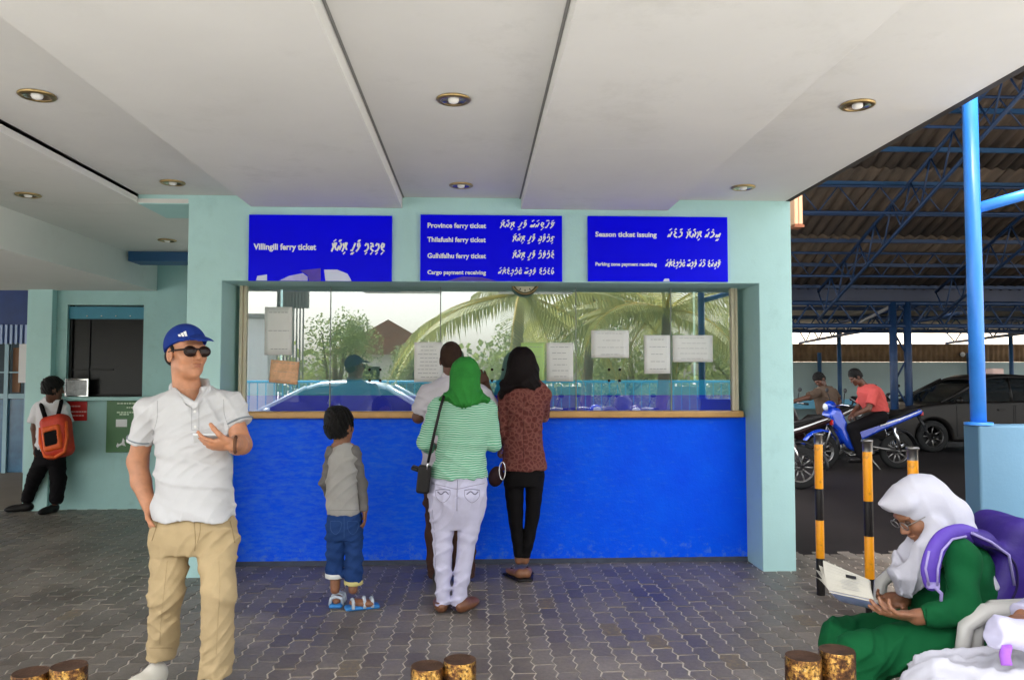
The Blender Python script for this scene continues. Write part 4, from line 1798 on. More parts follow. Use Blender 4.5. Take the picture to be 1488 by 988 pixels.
def make_bike(label, paintm, accent, seatm, group=None, name='motorbike'):
    o = thing(name, label, 'motorbike', (0, 0, 0), group)
    wheel(o, .62, 0, .28, .28, .085, M_steel, 10)
    wheel(o, -.60, 0, .28, .28, .095, M_steel, 10)
    b = MB()
    for s in (-1, 1):
        b.tube([(.62, s * .075, .28), (.44, s * .075, .78)], .018, 8)
        b.tube([(-.60, s * .085, .28), (-.12, s * .085, .36)], .018, 8)
    b.build('fork', M_steel, o, local=True)
    b = MB()
    for s in (-1, 1):
        b.tube([(-.60, s * .12, .30), (-.50, s * .13, .66)], .028, 8)
    b.build('shock_absorber', M_chrome, o, local=True)
    # front fender
    def band(cx, cz, r, a0, a1, w, n=10, th=.014):
        v, f = [], []
        for i in range(n + 1):
            a = R_(a0 + (a1 - a0) * i / n)
            for rr, y in ((r, -w), (r + .03, 0), (r, w)):
                v.append((cx + rr * math.cos(a), y, cz + rr * math.sin(a)))
        for i in range(n):
            for j in range(2):
                f.append((i * 3 + j, i * 3 + j + 1, (i + 1) * 3 + j + 1, (i + 1) * 3 + j))
        b = MB()
        b.add(v, f, True)
        return b
    fb = band(.62, .28, .32, 20, 165, .075).build('front_fender', paintm, o, local=True)
    fb.modifiers.new('t', 'SOLIDIFY').thickness = .01
    fb = band(-.60, .28, .33, 60, 185, .07).build('rear_fender', M_dark, o, local=True)
    fb.modifiers.new('t', 'SOLIDIFY').thickness = .01
    # leg shield and front cowl
    b = MB()
    ls = [(.46, .98), (.56, .86), (.50, .70), (.40, .60), (.34, .46), (.22, .30), (.02, .26), (-.06, .34), (.10, .42), (.20, .56), (.26, .74), (.36, .96)]
    b.prism(ls, Matrix.Translation((0, .17, 0)) @ RXm, .34)
    b.build('leg_shield', paintm, o, .05, 3, local=True)
    b = MB()
    tn = [(.12, .42), (-.05, .48), (-.30, .60), (-.62, .72), (-.96, .86), (-1.0, .92), (-.92, .95), (-.60, .82), (-.25, .74), (.02, .66), (.20, .62)]
    b.prism(tn, Matrix.Translation((0, .12, 0)) @ RXm, .24)
    tail = b.build('tail_cowl', paintm, o, .035, 3, local=True)
    for s in (-1, 1):
        b = MB()
        st = [(-.28, .675), (-.60, .775), (-.93, .91), (-.96, .93), (-.60, .80), (-.28, .70)]
        b.prism(st, Matrix.Translation((0, s * .122 + (.002 if s > 0 else .0), 0)) @ RXm, .004)
        b.build('side_stripe', accent, tail, local=True)
    b = MB()
    se = [(.06, .70), (-.10, .80), (-.36, .80), (-.52, .86), (-.86, .97), (-.94, .94), (-.60, .80), (-.25, .72), (-.02, .64)]
    b.prism(se, Matrix.Translation((0, .125, 0)) @ RXm, .25)
    b.build('seat', seatm, o, .04, 3, local=True)
    b = MB()
    b.cbox((.02, 0, .34), (.34, .26, .20))
    b.tube([(.14, 0, .34), (.30, 0, .38)], .075, 12)
    for k in range(5):
        b.tube([(.17 + .025 * k, 0, .34 + .008 * k), (.178 + .025 * k, 0, .343 + .008 * k)], .09, 12)
    b.build('engine', M_steel, o, .02, 2, local=True)
    b = MB()
    b.tube([(.25, -.10, .30), (.10, -.13, .20), (-.35, -.15, .24), (-.85, -.16, .38)], [.022, .024, .045, .05], 10)
    b.build('exhaust', M_chrome, o, local=True)
    b = MB()
    b.tube([(.30, .36, 1.0), (.36, .2, 1.02), (.42, 0, .98), (.36, -.2, 1.02), (.30, -.36, 1.0)], .014, 8)
    hb = b.build('handlebar', M_chrome, o, local=True)
    for s in (-1, 1):
        b = MB()
        b.tube([(.31, s * .30, 1.005), (.285, s * .42, .995)], .02, 8)
        b.build('grip', M_tyre, hb, local=True)
    for s in (-1, 1):
        b = MB()
        b.tube([(.35, s * .22, 1.02), (.37, s * .30, 1.20)], .007, 6)
        b.ball((.37, s * .32, 1.24), (.015, .055, .038), 6)
        b.build('mirror', M_dark, o, local=True)
    b = MB()
    b.ball((.47, 0, .99), (.10, .11, .09), 8)
    h = b.build('headlamp_cowl', paintm, o, local=True)
    b = MB()
    b.ball((.53, 0, .98), (.05, .08, .065), 8)
    b.build('headlamp', M_lens, h, local=True)
    b = MB()
    b.cbox((-.99, 0, .87), (.05, .16, .07))
    b.build('tail_light', M_redlens, o, .015, 2, local=True)
    b = MB()
    b.tube([(-.96, 0, .84), (-1.06, 0, .66), (-1.09, 0, .52)], [.03, .02, .015], 6)
    b.cbox((-1.06, 0, .64), (.012, .16, .10))
    b.build('number_plate_holder', M_dark, o, local=True)
    b = MB()
    for s in (-1, 1):
        b.tube([(.0, s * .12, .26), (.0, s * .27, .25)], .014, 8)
    b.tube([(-.08, .12, .22), (-.20, .24, .012)], .012, 6)
    b.build('footrest', M_steel, o, local=True)
    return o


M_bikeblue = car_paint('bike_blue', (0.006, 0.055, 0.50, 1), .22, .15)
M_bikedark = car_paint('bike_dark_red', (0.022, 0.006, 0.007, 1), .3, .2)
M_bikegrey = car_paint('bike_black', (0.015, 0.016, 0.018, 1), .3, .3)
M_seat = paint('black_vinyl', (0.014, 0.013, 0.013), 0.5, 0.1, 9, 0.2)
YBk = 12.4
bike = make_bike('blue and white motorbike with the man in the pink shirt on it', M_bikeblue, M_white, M_seat, 'motorbikes parked in the shed')
bike.location = (at(1249, 640, YBk).x, YBk, 0)
bike.rotation_euler = (0, 0, math.pi)


def bike_copy(label, loc, rot, pm=None, group='motorbikes parked in the shed'):
    c = copy_tree(bike)
    c['label'] = label
    c['group'] = group
    c.location = loc
    c.rotation_euler = (0, 0, rot)
    if pm:
        def rec(o):
            for ch in o.children:
                if ch.type == 'MESH' and ch.data.materials and ch.data.materials[0] == M_bikeblue:
                    me = ch.data.copy()
                    me.materials.clear()
                    me.materials.append(pm)
                    ch.data = me
                rec(ch)
        rec(c)
    return c


bike_copy('dark motorbike half hidden behind the right pillar of the booth', (at(1157, 690, 10.4).x - .60, 10.4, 0), math.pi - .35, M_bikedark)
bike_copy('near black motorbike under the man in the tan shirt', (at(1172, 600, 13.6).x, 13.6, 0), math.pi + .25, M_bikedark)
bike_copy('black motorbike parked nose on by the lattice column in the back', (at(1335, 590, 18.5).x, 18.5, 0), -math.pi / 2 - .2, M_bikegrey)
bike_copy('black motorbike in the back left of the lattice column', (at(1275, 590, 19.3).x, 19.3, 0), -math.pi / 2 + .15, M_bikegrey)
car = make_car('dark grey taxi sedan with a pinkish roof sign behind the blue pole', car_paint('grey_car_paint', (0.010, 0.0085, 0.008, 1), .4, 0.0, .1), taxi=True)
car.location = (at(1296, 600, 15.0).x + 2.2, 15.9, 0)
car.rotation_euler = (0, 0, math.pi)

# ------------------------------------------------------------------ the street behind the camera (seen mirrored in the ticket window)
scar = make_car('silver blue sedan parked on the street, mirrored in the ticket window', car_paint('silver_blue_paint', (0.55, 0.66, 0.74, 1), .2, .3), name='street_car')
scar.location = (-2.65, -2.0, -.125)
scar.rotation_euler = (0, 0, math.pi)
for k, (x, y, r) in enumerate(((1.35, -2.2, 1.9), (2.1, -2.5, 1.35), (2.95, -2.2, 1.7))):
    c = bike_copy(['black motorbike nearest the silver blue street car', 'blue motorbike in the middle of the street row', 'dark motorbike at the far end of the street row'][k], (x, y, -.125), r, [M_bikegrey, None, M_bikedark][k], 'motorbikes parked on the street')
rail = thing('street_railing', 'pale blue railing along the far side of the street', 'railing', (0, -7, -.125))
M_rail = paint('pale_blue_rail', (0.10, 0.38, 0.62), 0.45, 0.06)
b = MB()
b.tube([(-12, -7, 1.34), (12, -7, 1.34)], .03, 8)
b.build('top_rail', M_rail, rail)
b = MB()
b.tube([(-12, -7, .25), (12, -7, .25)], .022, 8)
b.build('lower_rail', M_rail, rail)
bar = MB()
bar.tube([(0, 0, .25), (0, 0, 1.33)], .013, 6)
b0 = bar.build('bar', M_rail, rail, local=True)
b0.location = (-11.9, 0, .125)
for k in range(1, 119):
    c = b0.copy()
    COL.objects.link(c)
    c.location = (-11.9 + .2 * k, 0, .125)


def leaf_mat(name, c1, c2):
    t = NT(name)
    ge = t.n('NewGeometry')
    t.col(t.ramp(ge.outputs['Random Per Island'], [(0.0, (*c1, 1)), (1.0, (*c2, 1))]))
    t.rough(0.55)
    tl = t.n('BsdfTranslucent')
    tl.inputs['Color'].default_value = (*[min(1, v * 1.5) for v in c2], 1)
    mx = t.n('MixShader')
    mx.inputs[0].default_value = 0.3
    t.l(t.b.outputs[0], mx.inputs[1])
    t.l(tl.outputs[0], mx.inputs[2])
    t.l(mx.outputs[0], t.out.inputs['Surface'])
    return t.m


M_leaf = leaf_mat('bush_leaf', (0.08, 0.12, 0.035), (0.26, 0.31, 0.10))
M_palm = leaf_mat('palm_leaf', (0.16, 0.20, 0.055), (0.42, 0.42, 0.14))
M_palmdark = leaf_mat('old_palm_leaf', (0.05, 0.07, 0.03), (0.14, 0.14, 0.05))
M_bark = paint('bark', (0.16, 0.11, 0.07), 0.9, 0.3, 12, 0.5, 60)


def leafy_tree(x, y, h, rx, rz, label, n=5200, ls=.085, name='street_tree', mat=None):
    o = thing(name, label, 'tree', (x, y, -.125), 'trees beyond the street railing')
    zc_ = h - rz
    cl = []
    for i in range(16):
        a, u = random.uniform(0, 2 * math.pi), random.uniform(-.8, .9)
        q = math.sqrt(1 - u * u) * random.uniform(.45, .85)
        cl.append((q * math.cos(a) * rx, q * math.sin(a) * rx, u * rz * .8, random.uniform(.28, .45) * rx))
    v, f = [], []
    for i in range(n):
        cx, cy, cz, cr = random.choice(cl)
        d = Vector((random.gauss(0, 1), random.gauss(0, 1), random.gauss(0, 1))).normalized() * cr * random.random() ** .4
        p = Vector((cx, cy, cz + zc_ + .125)) + d
        a = Vector((random.gauss(0, 1), random.gauss(0, 1), random.gauss(-.3, .6))).normalized() * ls * random.uniform(.6, 1.3)
        s = a.cross(Vector((random.gauss(0, 1), random.gauss(0, 1), random.gauss(0, 1)))).normalized() * ls * .32
        k = len(v)
        v += [p, p + a * .5 + s, p + a, p + a * .5 - s]
        f.append((k, k + 1, k + 2, k + 3))
    b = MB()
    b.add(v, f)
    tag(b.build('crown', mat or M_leaf, o, local=True), kind='stuff')
    b = MB()
    b.tube([(0, 0, 0), (.05, .03, zc_ * .5), (0, 0, zc_ + .3 * rz)], [.13, .10, .05], 8)
    for i in range(6):
        c = cl[i]
        b.tube([(0.03, .02, zc_ * .55), (c[0] * .5, c[1] * .5, zc_ * .8), (c[0], c[1], zc_ + c[2] + .1)], [.06, .04, .015], 6)
    b.build('trunk', M_bark, o, local=True)
    return o


leafy_tree(-3.9, -9.5, 3.25, 1.35, 1.35, 'broad bush tree mirrored in the left half of the window')
leafy_tree(-2.0, -11.5, 2.6, .9, 1.0, 'smaller bush tree right of the broad bush tree', 3000)
leafy_tree(4.6, -11.0, 3.9, 1.9, 1.8, 'dense tree standing behind the palms', 5000, .12)
leafy_tree(8.0, -10.5, 3.6, 1.8, 1.7, 'dense tree at the right end of the railing', 5000, .12)
leafy_tree(1.3, -12.5, 3.2, 1.5, 1.4, 'low tree between the palm trunks', 4200, .11)

# one frond, shared
def frond_mesh(L=3.3, n=46):
    v, f = [], []
    for i in range(n):
        t = i / (n - 1)
        x = L * t
        z = 0.55 * t - 1.9 * t * t * t * .9
        dx, dz = L, .55 - 3 * 1.71 * t * t
        ln = (.75 * math.sin(math.pi * min(1, .12 + .92 * t)) + .06)
        for s in (-1, 1):
            k = len(v)
            w = .028
            tip = (x + ln * .45, s * ln * .55, z - ln * (.55 + .3 * random.random()))
            mid = (x + ln * .28, s * ln * .36, z - ln * .16)
            v += [(x - w, 0, z), (x + w, 0, z), (mid[0] + w, mid[1], mid[2]), (mid[0] - w, mid[1], mid[2]), tip]
            f += [(k, k + 1, k + 2, k + 3)]
            f += [(k + 3, k + 2, k + 4)]
    me = bpy.data.meshes.new('frond')
    me.from_pydata(v, [], f)
    return me


fm = frond_mesh()
fm.materials.append(M_palm)
rb = MB()
pts = []
for i in range(12):
    t = i / 11
    pts.append((3.3 * t, 0, .55 * t - 1.71 * t ** 3))
rb.tube(pts, [.035 - .0027 * i for i in range(12)], 6)
rbm = bpy.data.meshes.new('frond_rib')
rbm.from_pydata(rb.v, [], rb.f)
rbm.materials.append(paint('yellow_frond_rib', (0.55, 0.42, 0.06), 0.5, 0.1))


def palm(x, y, h, nf, label, sc_=1.0, seed=1):
    rr = random.Random(seed)
    o = thing('palm_tree', label, 'palm tree', (x, y, -.125), 'coconut palms beyond the street railing')
    b = MB()
    n = 14
    b.tube([(.25 * math.sin(i / n * 1.5), 0, h * i / n) for i in range(n + 1)], [.15 - .05 * i / n + (.012 if i % 2 else 0) for i in range(n + 1)], 10)
    b.build('trunk', M_bark, o, local=True)
    for k in range(nf):
        c = bpy.data.objects.new('frond', fm)
        COL.objects.link(c)
        c.parent = o
        c.location = (.25 * math.sin(1.5), 0, h)
        c.rotation_euler = (rr.uniform(-.3, .3), R_(rr.uniform(-38, 28)), 2 * math.pi * k / nf + rr.uniform(-.2, .2))
        s = sc_ * rr.uniform(.85, 1.1)
        c.scale = (s, s, s)
        r = bpy.data.objects.new('frond_rib', rbm)
        COL.objects.link(r)
        r.parent = c
    return o


palm(.75, -5.6, 3.5, 15, 'tall palm with bright fronds mirrored behind the bald man', 1.0, 3)
palm(4.3, -6.2, 3.2, 15, 'palm mirrored at the right end of the ticket window', 1.0, 8)
palm(2.9, -9.0, 4.0, 14, 'palm standing farther back between the two bright palms', 1.0, 5)
hs = thing('street_house', 'low house with a rust red roof beyond the bush tree', 'house', (-2.6, -15, -.125))
b = MB()
b.box((-4.6, -17, -.125), (-1.2, -14, 2.3))
b.build('wall', paint('off_white_house', (0.62, 0.60, 0.55), 0.8, 0.08), hs)
b = MB()
b.prism([(-5.0, 2.2), (-.9, 2.2), (-2.9, 3.35)], Matrix.Translation((0, -13.7, 0)) @ RXm, 3.6)
b.build('roof', paint('rust_red_roof', (0.25, 0.10, 0.07), 0.8, 0.2), hs)
for x in (-4.0, -2.2):
    b = MB()
    b.box((x, -13.99, .8), (x + .8, -13.96, 1.8))
    b.build('window', M_carglass, hs)
tw = thing('white_kiosk', 'white kiosk with a slatted tower beside it at the far side of the street', 'kiosk', (-6.0, -8.8, -.125))
b = MB()
b.box((-6.5, -9.5, -.125), (-5.45, -8.5, 3.0))
b.build('wall', paint('white_kiosk_paint', (0.75, 0.75, 0.74), 0.7, 0.06), tw, .02)
b = MB()
b.box((-6.7, -9.6, 3.0), (-5.3, -8.3, 3.1))
b.build('roof', M_grey, tw)
for k in range(9):
    b = MB()
    b.box((-5.30 + .085 * k, -8.8, -.125), (-5.27 + .085 * k, -8.74, 4.2))
    b.build('slat', paint('grey_slat', (0.22, 0.21, 0.20), 0.7, 0.1), tw)
b = MB()
b.box((-5.3, -9.0, 3.3), (-4.5, -8.81, 4.4))
b.build('tower_panel', paint('grey_slat', (0.22, 0.21, 0.20)), tw)
# white boundary wall and far hedge so that the street is closed
hd = MB()
v, f = [], []
for i in range(9000):
    p = Vector((random.uniform(-40, 40), random.uniform(-27, -24), random.random() ** .8 * (2.2 + .9 * math.sin(i * 12.9898))))
    a = Vector((random.gauss(0, 1), random.gauss(0, 1), random.gauss(0, 1))).normalized() * .4
    s = a.cross(Vector((random.gauss(0, 1), random.gauss(0, 1), random.gauss(0, 1)))).normalized() * .16
    k = len(v)
    v += [p, p + a * .5 + s, p + a, p + a * .5 - s]
    f.append((k, k + 1, k + 2, k + 3))
hd.add(v, f)
tag(hd.build('far_hedge', M_leaf), 'long green hedge far beyond the street', 'hedge', kind='stuff')

ow = thing('street_wall', 'low mossy wall beyond the street railing', 'wall', (4, -13.4, -.125))
b = MB()
b.box((-1.0, -13.5, -.125), (14, -13.3, 1.15))
b.build('wall', paint('mossy_wall', (0.20, 0.22, 0.13), 0.9, 0.3, 2.0, 0.3), ow, .02)
# ------------------------------------------------------------------ people
def V3(px, py, Y):
    return np.array(at(px, py, Y))


def rows(Y, rr):
    out = []
    for r in rr:
        py, xl, xr, ry = r[:4]
        dy = r[4] if len(r) > 4 else 0.0
        a, b = at(xl, py, Y), at(xr, py, Y)
        out.append((a.z, (a.x + b.x) / 2, Y + dy, (b.x - a.x) / 2, ry))
    return out


def B_(f, u=(0, 0, 1)):
    return np.array(basis(f, u))


def head_sdf(S, c, f, up=(0, 0, 1), s=1.0, neck=None, nr=(.054, .062), ears=True):
    B = B_(f, up)
    p = lambda x, y, z: c + B @ (np.array((x, y, z)) * s)
    r = lambda *v: np.array(v) * s
    S.ell(p(0, -.014, .036), r(.074, .093, .088), B, .02)
    S.ell(p(0, .030, -.030), r(.060, .058, .078), B, .03)
    S.ell(p(0, .040, -.078), r(.044, .040, .034), B, .03)
    S.ell(p(0, .074, -.098), r(.020, .018, .016), B, .02)
    for sx in (-1, 1):
        S.ell(p(sx * .036, .058, -.020), r(.026, .028, .028), B, .02)
        S.ell(p(sx * .030, .098, .010), r(.019, .014, .012), B, .012, 's')
        if not ears:
            continue
        S.ell(p(sx * .078, -.006, -.008), r(.010, .023, .033), B, .008)
        S.ell(p(sx * .088, -.002, -.006), r(.008, .012, .019), B, .006, 's')
    S.ell(p(0, .078, .030), r(.050, .016, .012), B, .016)
    S.cone(p(0, .086, .014), p(0, .106, -.022), .0085 * s, .0125 * s, .012)
    for sx in (-1, 1):
        S.ell(p(sx * .013, .098, -.027), r(.009, .011, .008), B, .006)
    S.ell(p(0, .090, -.052), r(.023, .010, .0065), B, .006)
    S.ell(p(0, .087, -.064), r(.020, .010, .0065), B, .006)
    if neck is not None:
        S.cone(p(0, -.022, -.06), neck, nr[0] * s, nr[1] * s, .025)
    return B, p


def hand_sdf(S, w, d, n, t, curl=(.5, .5, .5, .5), thumb=.5, s=1.0):
    d, n = np.array(d, float), np.array(n, float)
    d /= np.linalg.norm(d)
    n -= d * (n @ d)
    n /= np.linalg.norm(n)
    t = np.array(t, float)
    t -= d * (t @ d) + n * (t @ n)
    t /= np.linalg.norm(t)
    R = np.stack([t, d, n], 1)
    S.ell(w + d * .045 * s, np.array((.041, .056, .0155)) * s, R, .012)
    S.ell(w + d * .030 * s + t * .024 * s + n * .006 * s, np.array((.020, .032, .016)) * s, R, .012)
    L = (.072, .080, .074, .058)
    tips = []
    for i in range(4):
        off = (.030 - .0195 * i)
        p = w + (d * (.086 - .004 * abs(i - 1)) + t * off) * s
        a = 0.0
        spr = (1.5 - i) * .06
        dd = d + t * spr
        dd = dd / np.linalg.norm(dd)
        r = (.0092, .0095, .009, .008)[i] * s
        for j, fr in enumerate((.44, .31, .25)):
            a += curl[i] * (1.0, 1.15, .8)[j]
            q = p + (dd * math.cos(a) + n * math.sin(a)) * L[i] * fr * s
            S.cone(p, q, r * (1 - .1 * j), r * (.9 - .1 * j), .004)
            p = q
        tips.append(p)
    p = w + (d * .022 + t * .032) * s
    a = thumb
    for j, ln in enumerate((.042, .034, .027)):
        dv = d * .75 + t * (.75 - .5 * j * a) + n * (.25 + .55 * a * j)
        dv /= np.linalg.norm(dv)
        q = p + dv * ln * s
        S.cone(p, q, (.0125 - .0012 * j) * s, (.0112 - .0014 * j) * s, .006)
        p = q
    return tips


def fold(amp, fx, fy, fz, sd=0.0, w=1.0):
    amp = amp * .65

    def g(x, y, z):
        return amp * np.sin(x * fx + y * fy + z * fz + sd + w * 1.6 * np.sin(x * 11 + z * 9 + sd) + w * 1.3 * np.sin(y * 13 - z * 15 + 2 * sd))
    return g


def folds(*fs):
    return lambda x, y, z: sum(f(x, y, z) for f in fs)


def zwin(f, z0, z1, soft=.05):
    return lambda x, y, z: f(x, y, z) * np.clip((z - z0) / soft, 0, 1) * np.clip((z1 - z) / soft, 0, 1)


def boxaround(p, r):
    p = np.array(p)
    return (p - r, p + r)


def person(label, base, group=None):
    return thing('person', label, 'person', base, group)


def ring(name, c, axis, r, w, mat, parent, sq=1.0):
    """thin band round a limb"""
    a = Vector(axis).normalized()
    u = a.orthogonal().normalized()
    v = a.cross(u)
    b = MB()
    b.tube([Vector(c) + (u * math.cos(t) + v * math.sin(t)) * r for t in [2 * math.pi * i / 24 for i in range(24)]], w, 6, closed=True)
    return b.build(name, mat, parent)


def shoe_sdf(S, heel, fwd, L=.27, w=.046, hgt=.06, up=(0, 0, 1)):
    f = np.array(fwd, float)
    f /= np.linalg.norm(f)
    R = B_(f, up)
    u = R[:, 2]
    S.ell(heel + f * .05 + u * hgt * .75, (w * .86, .065, hgt * .85), R, .02)
    S.ell(heel + f * L * .5 + u * hgt * .6, (w * .9, L * .40, hgt * .68), R, .03)
    S.ell(heel + f * (L - .07) + u * hgt * .42, (w, .078, hgt * .50), R, .03)
    S.plane(heel, -u)


SK_TAN = skin_mat('tan_skin', (0.47, 0.215, 0.115, 1))
SK_BROWN = skin_mat('brown_skin', (0.26, 0.115, 0.06, 1))
SK_DARK = skin_mat('dark_brown_skin', (0.125, 0.052, 0.030, 1))
HAIR = hair_mat()
M_whiteshoe = cloth_mat('white_canvas', (0.66, 0.63, 0.56, 1), .06)
M_sole = paint('rubber_sole', (0.34, 0.31, 0.26), 0.7, 0.06, 9, 0.1)
M_leather = paint('brown_leather', (0.16, 0.06, 0.025), 0.45, 0.2, 12, 0.2)
M_blackleather = paint('black_leather', (0.014, 0.012, 0.012), 0.4, 0.2, 12, 0.25)


def hair_cap(name, c, B, s, mat, parent, h=.006, thick=.010, low=-.05, front=.045, extra=None):
    """short hair: a shell over the skull with the face cut free"""
    p = lambda x, y, z: c + B @ (np.array((x, y, z)) * s)
    S = Sdf()
    S.ell(p(0, -.018, .040), np.array((.078 + thick, .092 + thick, .090 + thick)) * s, B, .02)
    S.ell(p(0, -.045, -.02), np.array((.068 + thick * .6, .062 + thick * .6, .07)) * s, B, .03)
    S.ell(p(0, .085, -.035), np.array((.085, .075, .095)) * s, B, .012, 's')
    for sx in (-1, 1):
        S.ell(p(sx * .09, .0, -.03), np.array((.03, .03, .045)) * s, B, .01, 's')
    S.plane(p(0, 0, low), -B[:, 2] + 0 * B[:, 1])
    if extra:
        extra(S, p, B)
    n1 = crease(.009, 95, 70, 35, 1.0, 1.5, 30)
    return solid(name, S, h, mat, parent, disp=folds(n1, crease(.006, -120, 90, 60, 2.0, 1.5, 40), fold(.004, 200, 180, 120, 2.0)))


# ============ the man in the white polo
def man_polo():
    Y = 3.74
    g = person('man in white polo shirt, khaki trousers and blue cap looking aside', at(275, 985, Y) * 1.0)
    g.location = (at(275, 900, Y).x, Y, 0)
    c = V3(271, 514, 3.71)
    f, up = (.76, -.65, .03), (0.0, 0, 1)
    S = Sdf()
    neck = V3(274, 578, 3.75)
    B, p = head_sdf(S, c, f, up, 1.0, neck, (.056, .066))
    S.loft(rows(Y, [(585, 250, 306, .06), (605, 234, 326, .08), (700, 230, 332, .09), (760, 230, 336, .10)]), k=.03)
    shL, elL, wrL = V3(213, 596, 3.75), V3(200, 670, 3.80), V3(217, 736, 3.72)
    S.chain([shL + np.array((.01, 0, -.02)), elL], [.045, .045], .03)
    S.chain([elL, V3(205, 700, 3.78), wrL], [.046, .043, .031], .02)
    hand_sdf(S, wrL, (.25, -.12, -1), (.9, .0, .2), (0, -1, .1), (.5, .5, .5, .5), .4)
    shR, elR, wrR = V3(340, 586, 3.72), V3(352, 646, 3.68), V3(338, 646, 3.47)
    S.chain([shR + np.array((-.012, 0, -.025)), elR], [.044, .042], .03)
    S.chain([elR, elR * .5 + wrR * .5, wrR], [.041, .042, .029], .02)
    hd = np.array((-.95, -.22, .02))
    hn, ht = np.array((-.05, .62, .78)), np.array((0, -.78, .62))
    hand_sdf(S, wrR, hd, hn, ht, (.34, .40, .45, .5), .9, 1.02)
    for hip, kn, an in ((V3(252, 775, 3.76), V3(240, 865, 3.72), V3(232, 948, 3.86)), (V3(314, 775, 3.74), V3(316, 865, 3.62), V3(313, 975, 3.66))):
        S.chain([hip, kn, an], [.075, .05, .04], .02)
    fw1, fw2 = np.array((-.35, -.9, 0)), np.array((.22, -.95, 0))
    solid('body', S, .009, SK_TAN, g, fine=[boxaround(c - np.array((0, 0, .01)), .155) + (.0036,), boxaround(wrR + hd * .09, .12) + (.0036,)])
    # polo
    M_polo = cloth_mat('white_pique', (0.53, 0.525, 0.535, 1), .03, .85, .22, 700)
    S = Sdf()
    S.loft(rows(Y, [(562, 256, 303, .07), (569, 240, 317, .09), (579, 227, 331, .112), (588, 229, 331, .114), (602, 226, 334, .119), (640, 227, 334, .128, -.005), (690, 230, 336, .132, -.01), (725, 227, 340, .132, -.01), (751, 223, 343, .137, -.01)]), k=.02, e=2.3)
    sl = Sdf()
    e1 = V3(204, 642, 3.785)
    sl.chain([V3(238, 588, 3.75), V3(216, 596, 3.75), e1 + (e1 - shL) * .3], [.054, .058, .060], .02)
    sl.plane(e1, (e1 - shL) + np.array((-.01, 0, 0)))
    S.grp(sl, .03)
    sl = Sdf()
    e2 = V3(350, 617, 3.70)
    sl.chain([V3(316, 583, 3.75), V3(334, 587, 3.73), e2 + (e2 - shR) * .3], [.054, .058, .059], .02)
    sl.plane(e2, (e2 - shR) + np.array((.02, 0, 0)))
    S.grp(sl, .03)
    S.cone(V3(272, 548, 3.71), V3(281, 580, 3.655), .058, .036, .01, 's')
    wr = folds(fold(.0045, 16, 10, 22, .3), zwin(fold(.006, 26, 5, 40, 1.7), .70, 1.02, .1), fold(.0022, 45, 20, 60, 2.0))
    sh = solid('polo_shirt', S, .0065, M_polo, g, disp=wr)
    ax1, ax2 = (e1 - shL), (e2 - shR)
    M_trim = cloth_mat('grey_trim', (0.22, 0.25, 0.27, 1), .05)
    for e, ax, r in ((e1, ax1, .060), (e2, ax2, .0585)):
        a = ax / np.linalg.norm(ax)
        ring('sleeve_trim', e - a * .014 + np.array((0, 0, .002)), ax, r, .0035, M_trim, sh)
    # collar: two folded flaps round the neck
    S = Sdf()
    S.chain([V3(282, 588, Y - .118), V3(258, 574, Y - .075), V3(249, 563, Y - .005), V3(258, 556, Y + .055), V3(280, 553, Y + .070), V3(301, 557, Y + .03), V3(304, 566, Y - .04), V3(286, 586, Y - .118)], [.010, .0105, .0105, .0105, .0105, .0105, .0105, .010], .004, flat=((-.05, .35, .93), .42))
    solid('collar', S, .005, M_polo, sh)
    M_ws = cloth_mat('white_stitch', (0.36, 0.36, 0.37, 1), .03)
    for px in (278.5, 289):
        seam('placket_seam', sh, [V3(px, q, Y) for q in (588, 600, 612, 624)], .0016, M_ws, sh)
    seam('placket_seam', sh, [V3(x, 625, Y) for x in (278.5, 282, 286, 289)], .0016, M_ws, sh)
    for pxa, pxb, qa, qb in ((229, 222, 582, 632), (325, 333, 580, 622)):
        seam('sleeve_seam', sh, [V3(pxa, qa, Y), V3((pxa + pxb) / 2 + (3 if pxa < 280 else -3), (qa + qb) / 2, Y), V3(pxb, qb, Y)], .0018, M_ws, sh)
    b = MB()
    pts = [V3(283, 584, Y - .128), V3(283.5, 598, Y - .137), V3(284, 620, Y - .142)]
    for q in pts[1:]:
        b.ball(q + np.array((0, -.004, 0)), (.006, .003, .006), 6)
    b.build('button', M_paper, sh)
    # trousers
    M_khaki = cloth_mat('khaki_twill', (0.44, 0.33, 0.185, 1), .06, .85, .3, 800)
    S = Sdf()
    S.loft(rows(Y, [(744, 232, 332, .100), (754, 224, 339, .120), (768, 217.5, 344.5, .130), (785, 218, 344, .128), (802, 221, 341, .112)]), k=.03, e=2.3)
    kn1, kn2 = V3(242, 862, 3.72), V3(318, 862, 3.62)
    for pts, rr, cut in (([V3(249, 790, 3.74), kn1, V3(234, 965, 3.84)], [.092, .072, .066], V3(234, 950, 3.84)), ([V3(314, 790, 3.73), kn2, V3(312, 1005, 3.68)], [.093, .070, .074], V3(312, 977, 3.68))):
        lg = Sdf()
        lg.chain(pts, rr, .03)
        lg.plane(cut, (0, .15, -1))
        S.grp(lg, .02)
    zk = float(kn1[2])
    wr = folds(fold(.003, 22, 8, 12, .9), zwin(fold(.004, 34, 14, 62, .4), .40, .62, .08), zwin(fold(.0055, 30, 16, 85, 2.2), .05, .24, .08), zwin(fold(.004, 60, 10, -38, 1.0), .58, .90, .1), fold(.0015, 70, 40, 55, .3))
    tr = solid('trousers', S, .0065, M_khaki, g, disp=wr)
    M_ks = cloth_mat('khaki_seam', (0.30, 0.22, 0.115, 1))
    seam('fly_seam', tr, [V3(281, 752, Y), V3(283, 768, Y), V3(284, 786, Y), V3(283, 800, Y)], .0022, M_ks, tr)
